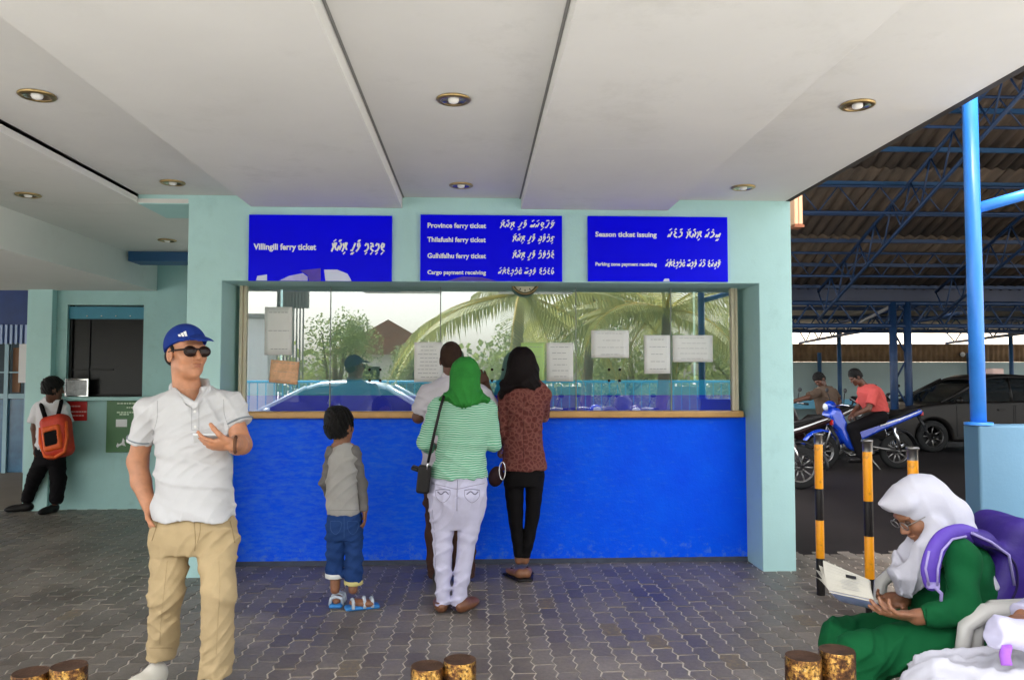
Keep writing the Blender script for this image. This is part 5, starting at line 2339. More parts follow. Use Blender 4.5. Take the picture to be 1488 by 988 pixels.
    seam('fly_seam', tr, [V3(290, 752, Y), V3(291, 770, Y), V3(287, 788, Y)], .0018, M_ks, tr)
    seam('pocket_seam', tr, [V3(229, 757, Y), V3(226, 770, Y), V3(221, 785, Y)], .003, M_ks, tr)
    seam('pocket_seam', tr, [V3(334, 757, Y), V3(338, 772, Y), V3(341, 788, Y)], .003, M_ks, tr)
    seam('hem_seam', tr, [V3(x, 941, Y) for x in (217, 228, 240, 250)], .0018, M_ks, tr)
    seam('front_crease', tr, [V3(243, 815, Y), V3(238, 860, Y), V3(234, 900, Y), V3(232, 935, Y)], .0016, cloth_mat('khaki_crease', (0.40, 0.30, 0.165, 1)), tr)
    seam('front_crease', tr, [V3(318, 815, Y), V3(319, 860, Y), V3(316, 910, Y), V3(314, 950, Y)], .0016, cloth_mat('khaki_crease', (0.40, 0.30, 0.165, 1)), tr)
    for hl, fw in ((np.array((V3(238, 950, 3.86)[0], 3.86, .0)), fw1), (np.array((V3(312, 975, 3.70)[0], 3.69, .0)), fw2)):
        S = Sdf()
        shoe_sdf(S, hl + np.array((0, 0, .012)), fw, .285, .052, .075)
        s = solid('shoe', S, .006, M_whiteshoe, g)
        S = Sdf()
        F = fw / np.linalg.norm(fw)
        R = B_(F)
        S.ell(hl + F * .05, (.046, .058, .03), R, .03)
        S.ell(hl + F * .20, (.056, .088, .03), R, .06)
        S.plane(hl + np.array((0, 0, .022)), (0, 0, 1))
        S.plane(hl, (0, 0, -1))
        solid('sole', S, .006, M_sole, s)
        M_sh2 = cloth_mat('shoe_stitch', (0.36, 0.33, 0.28, 1))
        seam('toe_seam', s, [hl + F * .20 + R[:, 0] * q + np.array((0, 0, .055 - 8 * q * q)) for q in (-.045, -.02, 0, .02, .045)], .0025, M_sh2, s)
        for k in range(3):
            seam('lace', s, [hl + F * (.135 + .02 * k) + R[:, 0] * q + np.array((0, 0, .075)) for q in (-.024, 0, .024)], .0032, M_paper, s)
    # cap
    S = Sdf()
    S.ell(p(0, -.012, .040), (.0885, .110, .100), B, .01)
    S.plane(p(0, 0, .034), -(B @ np.array((0, .36, 1.0))) * 1.0 + B @ np.array((0, .72 - .0, 0)) * 1.0 if False else -(B @ np.array((0, -.36, 1.0))))
    br = Sdf()
    br.ell(p(0, .075, -.010), (.080, .160, .090), B, .01)
    br.ell(p(0, .075, -.0195), (.090, .170, .090), B, .005, 's')
    br.plane(p(0, .192, 0), B @ np.array((0, 1, 0)))
    br.plane(p(0, .06, .07), -(B @ np.array((0, 1, 0))))
    S.grp(br, .012)
    M_cap = cloth_mat('royal_navy_cotton', (0.012, 0.035, 0.22, 1), .08, .8, .2)
    cap = solid('cap', S, .0045, M_cap, g)
    n = B @ np.array((.50, .74, .45))
    n /= np.linalg.norm(n)
    org = p(0, -.012, .040) + n * np.array(1.0) * .1005
    Q = B_(n, B[:, 2])
    Mx = Matrix((Vector(-Q[:, 0]), Vector(Q[:, 2]), Vector(Q[:, 1]))).transposed().to_4x4()
    Mx.translation = Vector(org)
    b = MB()
    for k in range(3):
        x0 = -.020 + .0135 * k
        hh = .011 + .0085 * k
        b.prism([(x0, -.014), (x0 + .010, -.014), (x0 + .010 - hh * .25, -.014 + hh), (x0 - hh * .28, -.014 + hh * .8)], Mx, .004)
    b.build('cap_logo', M_white, cap)
    S = Sdf()
    S.ell(p(0, -.06, -.012), (.071, .048, .050), B, .01)
    for sx in (-1, 1):
        S.ell(p(sx * .073, .004, .016), (.008, .016, .022), B, .01)
    solid('hair', S, .005, HAIR, g, disp=fold(.002, 200, 200, 90))
    # sunglasses
    M_shade = paint('dark_brown_lens', (0.020, 0.010, 0.008), 0.08, 0.05, 9, 0)
    sg = None
    S = Sdf()
    for sx in (-1, 1):
        S.ell(p(sx * .034, .092, .006), (.033, .012, .026), B, .004)
    S.cone(p(-.012, .098, .016), p(.012, .098, .016), .0045, .0045, .004)
    for sx in (-1, 1):
        S.chain([p(sx * .060, .084, .014), p(sx * .078, .045, .012), p(sx * .081, -.01, .008)], [.0055, .0045, .004], .003)
    sg = solid('sunglasses', S, .003, M_shade, g)
    S = Sdf()
    S.ell(p(0, .0925, -.0525), (.021, .0085, .0042), B, .003)
    S.ell(p(0, .0900, -.0625), (.018, .009, .0046), B, .003)
    solid('lips', S, .0026, skin_mat('lip_rose', (0.34, 0.125, 0.085, 1)), g)
    ring('wristband', wrR + hd * -.012, hd, .034, .007, paint('brown_cord', (0.10, 0.035, 0.012), .7), g)
    # phone (held: a thing of its own)
    d = hd / np.linalg.norm(hd)
    n = hn - d * (hn @ d)
    n /= np.linalg.norm(n)
    t = np.cross(n, d)
    if t @ ht < 0:
        t = -t
    pc = wrR + d * .105 + n * .030 + t * .008
    Mx = Matrix((Vector(d), Vector(t), Vector(n))).transposed()
    ph = thing('phone', 'pale silver phone held in the hand of the capped man', 'phone', pc)
    b = MB()
    b.cbox(pc, (.112, .058, .010), Mx)
    b.build('case', paint('pale_silver_case', (0.70, 0.72, 0.74), .3, .03), ph, .004, 3)
    b = MB()
    b.cbox(Vector(pc) + Vector(n) * .0056, (.092, .050, .001), Mx)
    b.build('screen', M_carglass, ph)


man_polo()


# ============ boy in the raglan shirt
def boy_raglan():
    Y = 5.13
    g = person('small boy in grey raglan shirt and blue jeans facing the counter', (at(500, 850, Y).x, Y, 0))
    c = V3(495, 620, Y - .005)
    f = (.52, .85, .06)
    S = Sdf()
    B, p = head_sdf(S, c, f, (0, 0, 1), .90, V3(497, 650, Y + .0), (.043, .046))
    S.loft(rows(Y, [(645, 482, 514, .05), (665, 480, 518, .06), (750, 479, 520, .065)]), k=.03)
    sR, eR, wR = V3(517, 660, Y), V3(525, 702, Y + .01), V3(530, 742, Y - .02)
    S.chain([sR, eR, wR], [.026, .021, .019], .02)
    hand_sdf(S, wR, (.02, .02, -1), (-1, 0, .1), (0, 1, 0), (.22, .25, .3, .35), .4, .74)
    sL, eL, wL = V3(481, 660, Y), V3(473, 700, Y + .02), V3(480, 722, Y + .12)
    S.chain([sL, eL, wL], [.026, .021, .019], .02)
    hand_sdf(S, wL, (.5, .6, -.2), (.3, 0, -1), (-.5, .6, 0), (.4, .4, .4, .4), .4, .74)
    for x, yy in ((487, Y - .01), (513, Y - .02)):
        S.chain([V3(x, 760, Y), V3(x, 800, Y), V3(x, 856, yy)], [.045, .035, .030], .02)
    S.ell(np.array((V3(489, 860, Y)[0], Y + .055, .035)), (.033, .085, .028), None, .02)
    S.ell(np.array((V3(527, 860, Y)[0], Y - .05, .035)), (.085, .036, .028), B_((.3, 1, 0)), .02)
    solid('body', S, .008, SK_TAN if False else SK_BROWN, g, fine=[boxaround(c, .135) + (.004,), boxaround(wR + np.array((0, 0, -.06)), .075) + (.0035,)])
    M_lg = cloth_mat('light_grey_jersey', (0.36, 0.345, 0.33, 1), .06, .9, .25)
    M_dg = cloth_mat('mid_grey_jersey', (0.155, 0.145, 0.14, 1), .08, .9, .25)
    S = Sdf()
    S.loft(rows(Y, [(643, 487, 508, .045), (649, 481, 515, .062), (662, 477, 521, .078), (690, 475, 521, .085), (720, 474, 522, .09), (747, 475, 524, .09)]), k=.02, e=2.2)
    S.cone(V3(496, 632, Y), V3(497, 648, Y), .05, .046, .005, 's')
    sh = solid('shirt', S, .007, M_lg, g, disp=folds(fold(.004, 20, 12, 34, .5), zwin(fold(.005, 25, 5, 60, 1.2), .55, .72, .05)))
    for pts, r in (([V3(500, 650, Y), V3(514, 657, Y), eR, V3(529.5, 743, Y - .02)], [.02, .043, .036, .031]), ([V3(490, 650, Y), V3(483, 657, Y), eL, wL], [.02, .042, .036, .03])):
        S = Sdf()
        S.chain(pts, r, .02)
        S.plane(pts[-1], pts[-1] - pts[-2])
        solid('sleeve', S, .007, M_dg, sh, disp=fold(.004, 20, 20, 70, .7))
    M_j = cloth_mat('dark_denim', (0.018, 0.050, 0.17, 1), .2, .85, .35)
    S = Sdf()
    S.loft(rows(Y, [(738, 477, 523, .082), (752, 475, 526, .09), (770, 474, 527, .092), (782, 475, 527, .085)]), k=.02, e=2.2)
    S.loft(rows(Y - .005, [(765, 475, 501, .062), (800, 474, 501, .062), (835, 472, 500, .06), (839, 472, 500, .06)]), k=.02)
    S.loft(rows(Y - .01, [(765, 500, 527, .062), (800, 501, 527, .062), (848, 500, 527, .062)]), k=.015)
    tr = solid('jeans', S, .007, M_j, g, disp=folds(fold(.003, 25, 10, 25, .5), zwin(fold(.006, 20, 8, 85, .4), .1, .42, .06)))
    M_cuff = cloth_mat('pale_yellow_cuff', (0.62, 0.54, 0.22, 1))
    for yb, xl, xr, yt, yy in ((839, 472.5, 500, 832, Y - .005), (849, 500, 527.5, 842, Y - .01)):
        S = Sdf()
        S.loft(rows(yy, [(yt, xl, xr, .064), (yb, xl, xr, .065)]), k=.01)
        solid('cuff', S, .006, M_cuff if yb > 845 else cloth_mat('white_cuff', (.7, .7, .68, 1)), tr)
    M_bs = cloth_mat('denim_stitch', (0.05, 0.10, 0.25, 1))
    seam('seat_seam', tr, [V3(500, 750, Y), V3(500, 765, Y), V3(500, 782, Y)], .002, M_bs, tr)
    for xa, xb in ((480, 495), (505, 520)):
        seam('pocket_seam', tr, [V3(xa, 758, Y), V3(xa + 1, 770, Y), V3((xa + xb) / 2, 776, Y), V3(xb - 1, 770, Y), V3(xb, 758, Y), V3(xa, 757, Y)], .0018, M_bs, tr)
    seam('hem_seam', sh, [V3(x, 741, Y) for x in (478, 490, 505, 520)], .0016, cloth_mat('grey_stitch', (.24, .23, .22, 1)), sh)
    # sandals
    M_so = paint('blue_sandal_sole', (0.03, 0.20, 0.52), .6, .1)
    M_st = paint('pale_sandal_strap', (0.50, 0.55, 0.62), .6, .3, 30)
    for ct, R, L in ((np.array((V3(489, 860, Y)[0], Y + .05, .012)), np.eye(3), .10), (np.array((V3(528, 862, Y)[0], Y - .05, .012)), B_((.96, .28, 0)), .108)):
        S = Sdf()
        S.box(ct, (.042, L, .012), R, .012)
        so = solid('sandal', S, .006, M_so, g)
        for k in (-.55, .1, .55):
            q = ct + R[:, 1] * L * k
            b = MB()
            b.tube([q + R[:, 0] * .04, q + R[:, 0] * .034 + np.array((0, 0, .042)), q + np.array((0, 0, .060 - .015 * abs(k))), q - R[:, 0] * .034 + np.array((0, 0, .042)), q - R[:, 0] * .04], .011, 6)
            b.build('strap', M_st, so)

    def ex(S, p, B):
        S.ell(p(0, -.03, .085), np.array((.075, .085, .055)) * .9, B, .03)
    hair_cap('hair', c, B, .92, HAIR, g, .005, .016, -.07, extra=ex)


boy_raglan()


# ============ woman in the green headscarf
def woman_green():
    Y = 4.98
    g = person('woman in green headscarf, striped mint top and pale jeans', (at(666, 870, Y).x, Y, 0))
    c = V3(676, 546, Y + .01)
    f = (.15, 1, -.02)
    S = Sdf()
    B, p = head_sdf(S, c, f, (0, 0, 1), .93, V3(675, 582, Y + .01), (.05, .055))
    S.loft(rows(Y, [(582, 650, 700, .06), (600, 640, 704, .08), (645, 645, 700, .08), (690, 634, 698, .1)]), k=.03)
    for sh_, el, wr in ((V3(636, 592, Y), V3(617, 645, Y + .0), V3(628, 648, Y + .24)), (V3(708, 592, Y), V3(718, 648, Y + .02), V3(708, 628, Y + .26))):
        S.chain([sh_, el, wr], [.038, .031, .026], .02)
        hand_sdf(S, wr, (.2, .9, -.1), (.2, 0, -1), (.9 if sh_[0] < -.15 else -.9, .3, 0), (.4, .4, .4, .4), .5, .92)
    for x in (647, 680):
        S.chain([V3(x, 730, Y), V3(x - (3 if x < 660 else 2), 790, Y), V3(x - (3 if x < 660 else 14), 872, Y)], [.06, .038, .028], .02)
    solid('body', S, .009, SK_BROWN, g)
    M_hij = cloth_mat('green_scarf', (0.028, 0.20, 0.035, 1), .18, .75, .4, 500)
    S = Sdf()
    S.loft(rows(Y, [(518, 671, 682, .03, .0), (521, 664, 689, .06), (528, 657, 695, .09), (540, 653.5, 698.5, .108), (554, 652, 699, .115), (566, 652, 699, .118, -.005), (576, 649, 703, .122, -.01), (584, 649, 703, .125, -.015), (590, 661, 690, .10, -.03), (593, 669, 682, .06, -.05)]), k=.02, e=2.1)
    S.ell(V3(649, 577, Y - .02), (.05, .09, .024), Matrix.Rotation(-.35, 3, 'Y'), .03)
    S.ell(V3(701, 578, Y - .02), (.05, .09, .024), Matrix.Rotation(.35, 3, 'Y'), .03)
    S.ell(c + B[:, 1] * .12 - np.array((0, 0, .01)), (.062, .07, .085), B, .02, 's')
    sw = lambda x, y, z: .0032 * np.sin((x - c[0]) * 30 + (z - c[2]) * 26 + 1.5 * np.sin((z - c[2]) * 12)) * np.clip((c[2] + .06 - z) / .08, .15, 1)
    T = V3(676, 612, Y)

    def conv(x, y, z):
        a = np.arctan2(x - T[0], z - T[2])
        ph = a * 11 + .8 * np.sin(z * 18 + y * 8)
        return -.0075 * ridge(ph, .45) * np.clip((T[2] + .36 - z) / .2, .1, 1) + .002
    hem = lambda x, y, z: .006 * np.sin((z - T[2]) * 85 + 18 * np.abs(x - T[0])) * np.clip((T[2] + .13 - z) / .06, 0, 1)
    solid('headscarf', S, .0055, M_hij, g, disp=folds(sw, conv, hem))

    def stripes(t, cc):
        co = t.n('NewGeometry').outputs['Position']
        sx = t.n('SeparateXYZ')
        t.l(co, sx.inputs[0])
        nz = t.noise(7, 3, .5, co)
        m1 = t.n('Math', operation='MULTIPLY_ADD')
        t.l(nz, m1.inputs[0])
        m1.inputs[1].default_value = .035
        t.l(sx.outputs['Z'], m1.inputs[2])
        m2 = t.n('Math', operation='MULTIPLY')
        t.l(m1.outputs[0], m2.inputs[0])
        m2.inputs[1].default_value = 2 * math.pi / .0135
        m3 = t.n('Math', operation='SINE')
        t.l(m2.outputs[0], m3.inputs[0])
        fac = t.ramp(m3.outputs[0], [(.12, (0, 0, 0)), (.42, (1, 1, 1))])
        return t.mix(fac, cc, (0.44, 0.62, 0.50))
    M_str = cloth_mat('mint_striped_jersey', (0.13, 0.38, 0.24, 1), .06, .88, .2, 700, stripes)
    S = Sdf()
    S.loft(rows(Y, [(572, 655, 697, .07), (579, 641, 709, .09), (590, 632, 715, .105), (610, 632, 713, .112), (628, 635, 711, .112), (645, 636, 708, .108), (665, 632, 706, .125), (680, 627, 707, .145), (693, 624.5, 708, .155)]), k=.02, e=2.2)
    for pts, r in (([V3(640, 588, Y), V3(634, 596, Y), V3(617, 643, Y + .0), V3(623, 650, Y + .10)], [.05, .054, .046, .043]), ([V3(705, 588, Y), V3(710, 596, Y), V3(717, 645, Y + .02), V3(716, 640, Y + .12)], [.05, .054, .050, .045])):
        sl = Sdf()
        sl.chain(pts, r, .02)
        sl.plane(pts[-1], pts[-1] - pts[-2])
        S.grp(sl, .02)
    solid('top', S, .0065, M_str, g, disp=folds(fold(.003, 14, 10, 25, .5), zwin(fold(.0045, 12, 8, 95, .4), .80, 1.12, .06)))
    M_je = cloth_mat('pale_lilac_denim', (0.55, 0.53, 0.68, 1), .07, .85, .3)
    S = Sdf()
    S.loft(rows(Y, [(683, 627, 706, .12), (700, 624, 707, .14), (718, 622, 708, .152, -.01), (735, 623.5, 706, .138, -.005), (752, 626, 702, .11), (768, 634, 692, .07)]), k=.03, e=2.2)
    S.loft(rows(Y, [(722, 623, 665, .10, -.005), (745, 624, 663, .095), (770, 627, 660, .082), (790, 629, 658, .072), (815, 630, 657, .068, .01), (840, 632, 656, .062, .005), (866, 633, 655, .058), (877, 632, 657, .062)]), k=.02)
    S.loft(rows(Y, [(722, 664, 707, .10, -.005), (745, 665, 703, .095), (770, 665, 697, .082), (790, 664, 692, .072), (815, 662, 688, .068, .01), (840, 659, 683, .062, .005), (866, 655, 677, .058), (879, 654, 679, .062)]), k=.012)
    S.cone(V3(664.5, 738, Y - .15), V3(664, 700, Y - .155), .008, .004, .01, 's')
    je = solid('jeans', S, .0065, M_je, g, disp=folds(fold(.002, 25, 10, 25, .5), zwin(fold(.0045, 16, 10, 85, .4), .02, .2, .05), zwin(fold(.0035, 20, 10, 70, 1.4), .35, .52, .05)))
    M_st = cloth_mat('dark_stitch', (0.26, 0.25, 0.34, 1))
    seam('seat_seam', je, [V3(665, 697, Y), V3(664.5, 710, Y), V3(664, 725, Y), V3(664, 742, Y)], .0028, M_st, je)
    seam('yoke_seam', je, [V3(627, 702, Y), V3(645, 706, Y), V3(664, 710, Y), V3(684, 706, Y), V3(704, 702, Y)], .002, M_st, je)
    for xa, xb in ((633, 654), (675, 697)):
        seam('pocket_seam', je, [V3(xa, 712, Y), V3((xa + xb) / 2, 710.5, Y), V3(xb, 712, Y)], .0032, M_st, je)
        seam('pocket_seam', je, [V3(xa, 712, Y), V3(xa + 1, 722, Y), V3((xa + xb) / 2, 730, Y), V3(xb - 1, 722, Y), V3(xb, 712, Y)], .0018, M_st, je)
    M_dk = cloth_mat('pocket_print', (0.16, 0.15, 0.22, 1))
    seam('pocket_embroidery', je, [V3(636, 714, Y), V3(641, 718, Y), V3(647, 714, Y), V3(652, 718, Y)], .0035, M_dk, je)
    seam('pocket_embroidery', je, [V3(678, 718, Y), V3(684, 714, Y), V3(690, 718, Y), V3(695, 714, Y)], .0035, M_dk, je)
    seam('inseam', je, [V3(628, 740, Y), V3(632, 780, Y), V3(633, 830, Y), V3(635, 868, Y)], .0015, M_st, je)
    for x, fw in ((643, (-.12, 1, 0)), (667, (.45, .9, 0))):
        S = Sdf()
        h = np.array((V3(x, 875, Y)[0], Y - .055, 0.008))
        shoe_sdf(S, h, fw, .24, .042, .05)
        solid('shoe', S, .006, M_leather, g)
    # shoulder bag
    bg = thing('handbag', 'small black handbag hanging by a long strap beside the striped top', 'bag', V3(616, 716, Y - .10))
    S = Sdf()
    S.box(V3(616, 696, Y - .09), (.040, .035, .085), Matrix.Rotation(.10, 3, 'Y'), .014)
    bag = solid('pouch', S, .006, M_blackleather, bg)
    S = Sdf()
    S.box(V3(606, 681, Y - .06), (.035, .05, .012), Matrix.Rotation(.35, 3, 'Y'), .008)
    solid('flap', S, .005, M_blackleather, bag)
    b = MB()
    b.tube([V3(645, 575, Y - .115), V3(639, 596, Y - .128), V3(631, 630, Y - .13), V3(622, 672, Y - .125)], .009, 8)
    b.build('strap', M_blackleather, bg)
    b = MB()
    b.tube([V3(622, 670, Y - .125), V3(620, 682, Y - .125)], .006, 8)
    b.build('ring_clip', M_chrome, bg)


woman_green()


# ============ the man in front of her, at the counter
def man_counter():
    Y = 5.72
    g = person('man in pale shirt at the counter, mostly hidden behind the green headscarf', (at(658, 830, Y).x, Y, 0))
    c = V3(656, 523, Y)
    f = (.18, 1, -.08)
    S = Sdf()
    B, p = head_sdf(S, c, f, (0, 0, 1), 1.0, V3(657, 556, Y), (.056, .062))
    S.loft(rows(Y, [(560, 636, 680, .08), (580, 622, 694, .09), (700, 620, 696, .1)]), k=.03)
    sL, eL, wL = V3(620, 574, Y), V3(608, 606, Y + .04), V3(622, 598, Y + .30)
    sR, eR, wR = V3(697, 572, Y), V3(716, 592, Y + .10), V3(706, 560, Y + .30)
    for s_, e_, w_ in ((sL, eL, wL), (sR, eR, wR)):
        S.chain([s_, e_, w_], [.052, .043, .031], .02)
    hand_sdf(S, wL, (.5, .5, .03), (0, 0, -1), (-.5, .5, 0), (.25, .25, .3, .3), .3)
    hand_sdf(S, wR, (-.35, .25, .9), (0, 1, -.2), (-1, 0, 0), (.3, .3, .35, .4), .4)
    for x in (640, 676):
        S.chain([V3(x, 720, Y), V3(x, 780, Y), V3(x, 832, Y)], [.07, .05, .04], .02)
    solid('body', S, .009, SK_DARK, g, fine=[boxaround(c, .15) + (.0045,), boxaround(wR + np.array((-.03, 0, .07)), .12) + (.004,)])
    S = Sdf()
    S.ell(p(0, -.018, .042), (.0775, .095, .091), B, .02)
    S.ell(p(0, -.05, -.01), (.066, .058, .06), B, .03)
    S.ell(p(0, .085, -.02), (.09, .075, .085), B, .01, 's')
    solid('cropped_hair', S, .005, paint('cropped_dark_hair', (0.035, 0.018, 0.012), .85, .2, 40, .5, 300), g)
    M_sh = cloth_mat('pale_grey_shirting', (0.55, 0.52, 0.56, 1), .05)
    S = Sdf()
    S.loft(rows(Y, [(547, 644, 670, .065), (553, 632, 682, .09), (562, 617, 699, .112), (580, 613, 703, .125), (610, 614, 702, .13), (700, 612, 704, .13)]), k=.02, e=2.2)
    for s_, e_ in ((sL, eL), (sR, eR)):
        sl = Sdf()
        q = s_ + (e_ - s_) * .8
        sl.chain([s_, q + (e_ - s_) * .3], [.07, .072], .02)
        sl.plane(q, e_ - s_)
        S.grp(sl, .025)
    S.cone(V3(656, 540, Y), V3(657, 552, Y), .062, .06, .004, 's')
    solid('shirt', S, .008, M_sh, g, disp=folds(fold(.005, 16, 10, 25, .5), fold(.002, 40, 20, 50, 1)))
    S = Sdf()
    S.cone(V3(656, 549, Y), V3(656, 543, Y - .005), .076, .068, .004)
    S.cone(V3(656, 556, Y), V3(656, 536, Y), .062, .06, .004, 's')
    S.plane(V3(656, 542, Y), (0, .1, 1))
    S.plane(V3(656, 551, Y), (0, 0, -1))
    solid('collar', S, .006, M_sh, g)
    M_tr = cloth_mat('dark_brown_trouser', (0.065, 0.032, 0.024, 1), .12)
    S = Sdf()
    S.loft(rows(Y, [(692, 614, 703, .13), (715, 616, 700, .135), (735, 618, 698, .12)]), k=.02)
    S.chain([V3(637, 722, Y), V3(636, 775, Y), V3(636, 834, Y)], [.098, .085, .075], .03)
    S.chain([V3(677, 722, Y), V3(674, 775, Y), V3(674, 834, Y)], [.098, .088, .08], .03)
    S.plane(np.array((0, 0, .03)), (0, 0, -1))
    solid('trousers', S, .008, M_tr, g, disp=fold(.004, 20, 10, 40))
    for x in (636, 674):
        S = Sdf()
        shoe_sdf(S, np.array((V3(x, 834, Y)[0], Y - .08, .004)), (0, 1, 0), .27, .045, .06)
        solid('shoe', S, .008, M_blackleather, g)


man_counter()


# ============ woman in the brown tunic
def woman_brown():
    Y = 5.76
    g = person('woman in black headscarf, brown patterned tunic and black leggings', (at(760, 836, Y).x, Y, 0))
    c = V3(758, 529, Y)
    f = (-.08, 1, -.03)
    S = Sdf()
    B, p = head_sdf(S, c + np.array((0, 0, -.012)), f, (0, 0, 1), .86, V3(760, 562, Y), (.05, .055))
    S.loft(rows(Y, [(562, 742, 782, .06), (600, 740, 784, .08), (680, 738, 786, .1)]), k=.03)
    for sh_, el, wr, tx in ((V3(736, 572, Y), V3(735, 632, Y + .0), V3(728, 650, Y + .20), 1), (V3(790, 570, Y), V3(790, 606, Y + .15), V3(776, 596, Y + .32), -1)):
        S.chain([sh_, el, wr], [.042, .036, .025], .02)
        hand_sdf(S, wr, (-.15, .75, -.5) if tx > 0 else (-.3, .9, 0), (tx * .9, 0, -.4), (0, .4, .9), (.6, .6, .6, .6), .6, .92)
    fa, fb = np.array((V3(755, 826, Y)[0], Y - .03, 0)), np.array((V3(765, 828, Y)[0], Y - .02, 0))
    S.chain([V3(748, 700, Y), V3(750.5, 770, Y), V3(753.5, 814, Y)], [.05, .034, .028], .02)
    S.chain([V3(776, 700, Y), V3(771, 770, Y), V3(763.5, 814, Y)], [.05, .034, .028], .02)
    for q, d in ((fa, (-.45, .9, 0)), (fb, (.1, 1, 0))):
        d = np.array(d) / np.linalg.norm(d)
        R = B_(d)
        S.ell(q + np.array((0, 0, .048)), (.034, .04, .036), R, .02)
        S.ell(q + d * .10 + np.array((0, 0, .038)), (.04, .09, .022), R, .03)
    solid('body', S, .0085, SK_BROWN, g)
    M_bs = cloth_mat('black_scarf', (0.008, 0.005, 0.005, 1), .2, .6, .5, 400)
    S = Sdf()
    S.loft(rows(Y, [(503.5, 752, 764, .03), (507, 745, 771, .06), (515, 739.5, 777, .09), (528, 736, 781, .105), (542, 735, 783, .115), (553, 733, 785, .12), (560, 735, 784, .118, -.01), (565, 744, 778, .10, -.02)]), k=.02, e=2.1)
    S.ell(V3(737, 562, Y - .04), (.06, .07, .045), Matrix.Rotation(.35, 3, 'Y'), .025)
    S.ell(V3(730, 572, Y - .03), (.022, .05, .05), Matrix.Rotation(.2, 3, 'Y'), .02)
    S.ell(V3(774, 558, Y - .03), (.06, .07, .035), None, .03)
    S.ell(c + B[:, 1] * .12, (.062, .07, .085), B, .02, 's')
    sw = lambda x, y, z: .007 * np.sin((x - c[0]) * 34 - (z - c[2]) * 40 + 1.5 * np.sin((z - c[2]) * 20)) * np.clip((c[2] + .02 - z) / .06, .1, 1)
    solid('headscarf', S, .0065, M_bs, g, disp=folds(sw, crease(.008, 30, 12, 40, .6, 2.0, 5)))

    def lace(t, cc):
        co = t.n('NewGeometry').outputs['Position']
        mp = t.n('Mapping')
        mp.inputs['Scale'].default_value = (1, .4, 1)
        t.l(co, mp.inputs['Vector'])
        v = t.n('TexVoronoi', feature='DISTANCE_TO_EDGE')
        v.inputs['Scale'].default_value = 30
        t.l(mp.outputs[0], v.inputs['Vector'])
        fac = t.ramp(v.outputs['Distance'], [(.05, (1, 1, 1)), (.18, (0, 0, 0))])
        n = t.noise(60, 4, .7, co)
        c2 = t.mix(fac, cc, (0.20, 0.075, 0.062))
        return t.mix(t.ramp(n, [(.45, (0, 0, 0)), (.62, (.6, .6, .6))]), c2, (0.19, 0.07, 0.058))
    M_tu = cloth_mat('russet_lace', (0.115, 0.030, 0.026, 1), .12, .85, .3, 600, lace)
    S = Sdf()
    S.loft(rows(Y, [(552, 747, 782, .065), (557, 736, 791, .09), (566, 731, 795, .105), (585, 732, 793, .115), (605, 734, 790, .115), (625, 735, 788, .11), (650, 732, 790, .122), (682, 729, 796, .135)]), k=.02, e=2.2)
    for pts, r in (([V3(738, 566, Y), V3(733, 575, Y), V3(733, 630, Y - .01), V3(729, 640, Y + .10)], [.045, .048, .043, .04]), ([V3(786, 566, Y), V3(791, 574, Y + .01), V3(790, 604, Y + .15)], [.045, .050, .043])):
        sl = Sdf()
        sl.chain(pts, r, .02)
        sl.plane(pts[-1], pts[-1] - pts[-2])
        S.grp(sl, .012)
    tu = solid('tunic', S, .0075, M_tu, g, disp=folds(fold(.004, 22, 10, 14, .5), fold(.002, 40, 20, 50, 1)))
    seam('back_seam', tu, [V3(762, 572, Y), V3(761, 600, Y), V3(761, 640, Y), V3(761, 672, Y)], .0018, cloth_mat('tunic_stitch', (.07, .02, .018, 1)), tu)
    M_lg = cloth_mat('black_leggings', (0.007, 0.006, 0.0065, 1), .1, .8, .2)
    S = Sdf()
    S.loft(rows(Y, [(672, 733, 792, .115), (690, 732, 791, .12), (705, 733, 790, .115)]), k=.02)
    S.loft(rows(Y, [(688, 732, 762, .10), (720, 734, 761, .088), (750, 738, 760, .07), (770, 741, 760, .062, .01), (790, 744.5, 760, .055, -.01), (809, 747, 760, .044)]), k=.015)
    S.loft(rows(Y, [(688, 762, 791, .10), (720, 764, 788, .088), (750, 763.5, 784, .07), (770, 761.5, 780, .062, .01), (790, 759, 775.5, .055, -.01), (809, 757, 770, .044)]), k=.01)
    solid('leggings', S, .0075, M_lg, g, disp=fold(.002, 20, 10, 60))
    for q, d in ((fa, (-.45, .9, 0)), (fb, (.1, 1, 0))):
        S = Sdf()
        d = np.array(d) / np.linalg.norm(d)
        S.box(q + d * .06 + np.array((0, 0, .012)), (.046, .125, .010), B_(d), .01)
        sd = solid('sandal', S, .007, M_blackleather, g)
        b = MB()
        R = B_(d)
        m = q + d * .12
        b.tube([m + R[:, 0] * .045 + np.array((0, 0, .015)), m + np.array((0, 0, .062)), m - R[:, 0] * .045 + np.array((0, 0, .015))], .008, 6)
        b.build('strap', M_blackleather, sd)
    bg = thing('handbag', 'dark round handbag with a ring handle held beside the brown tunic', 'bag', V3(724, 708, Y - .06))
    S = Sdf()
    S.ell(V3(721, 692, Y - .03), (.055, .05, .075), Matrix.Rotation(.25, 3, 'Y'), .01)
    solid('pouch', S, .007, paint('dark_plum_leather', (0.035, 0.014, 0.018), .45, .2, 12, .3), bg)
    b = MB()
    cc = V3(730, 684, Y - .10)
    b.tube([cc + np.array((.022 * math.cos(a), -.0, .062 * math.sin(a))) for a in [2 * math.pi * i / 24 for i in range(24)]], .0045, 6, closed=True)
    b.build('ring_handle', M_chrome, bg)


woman_brown()


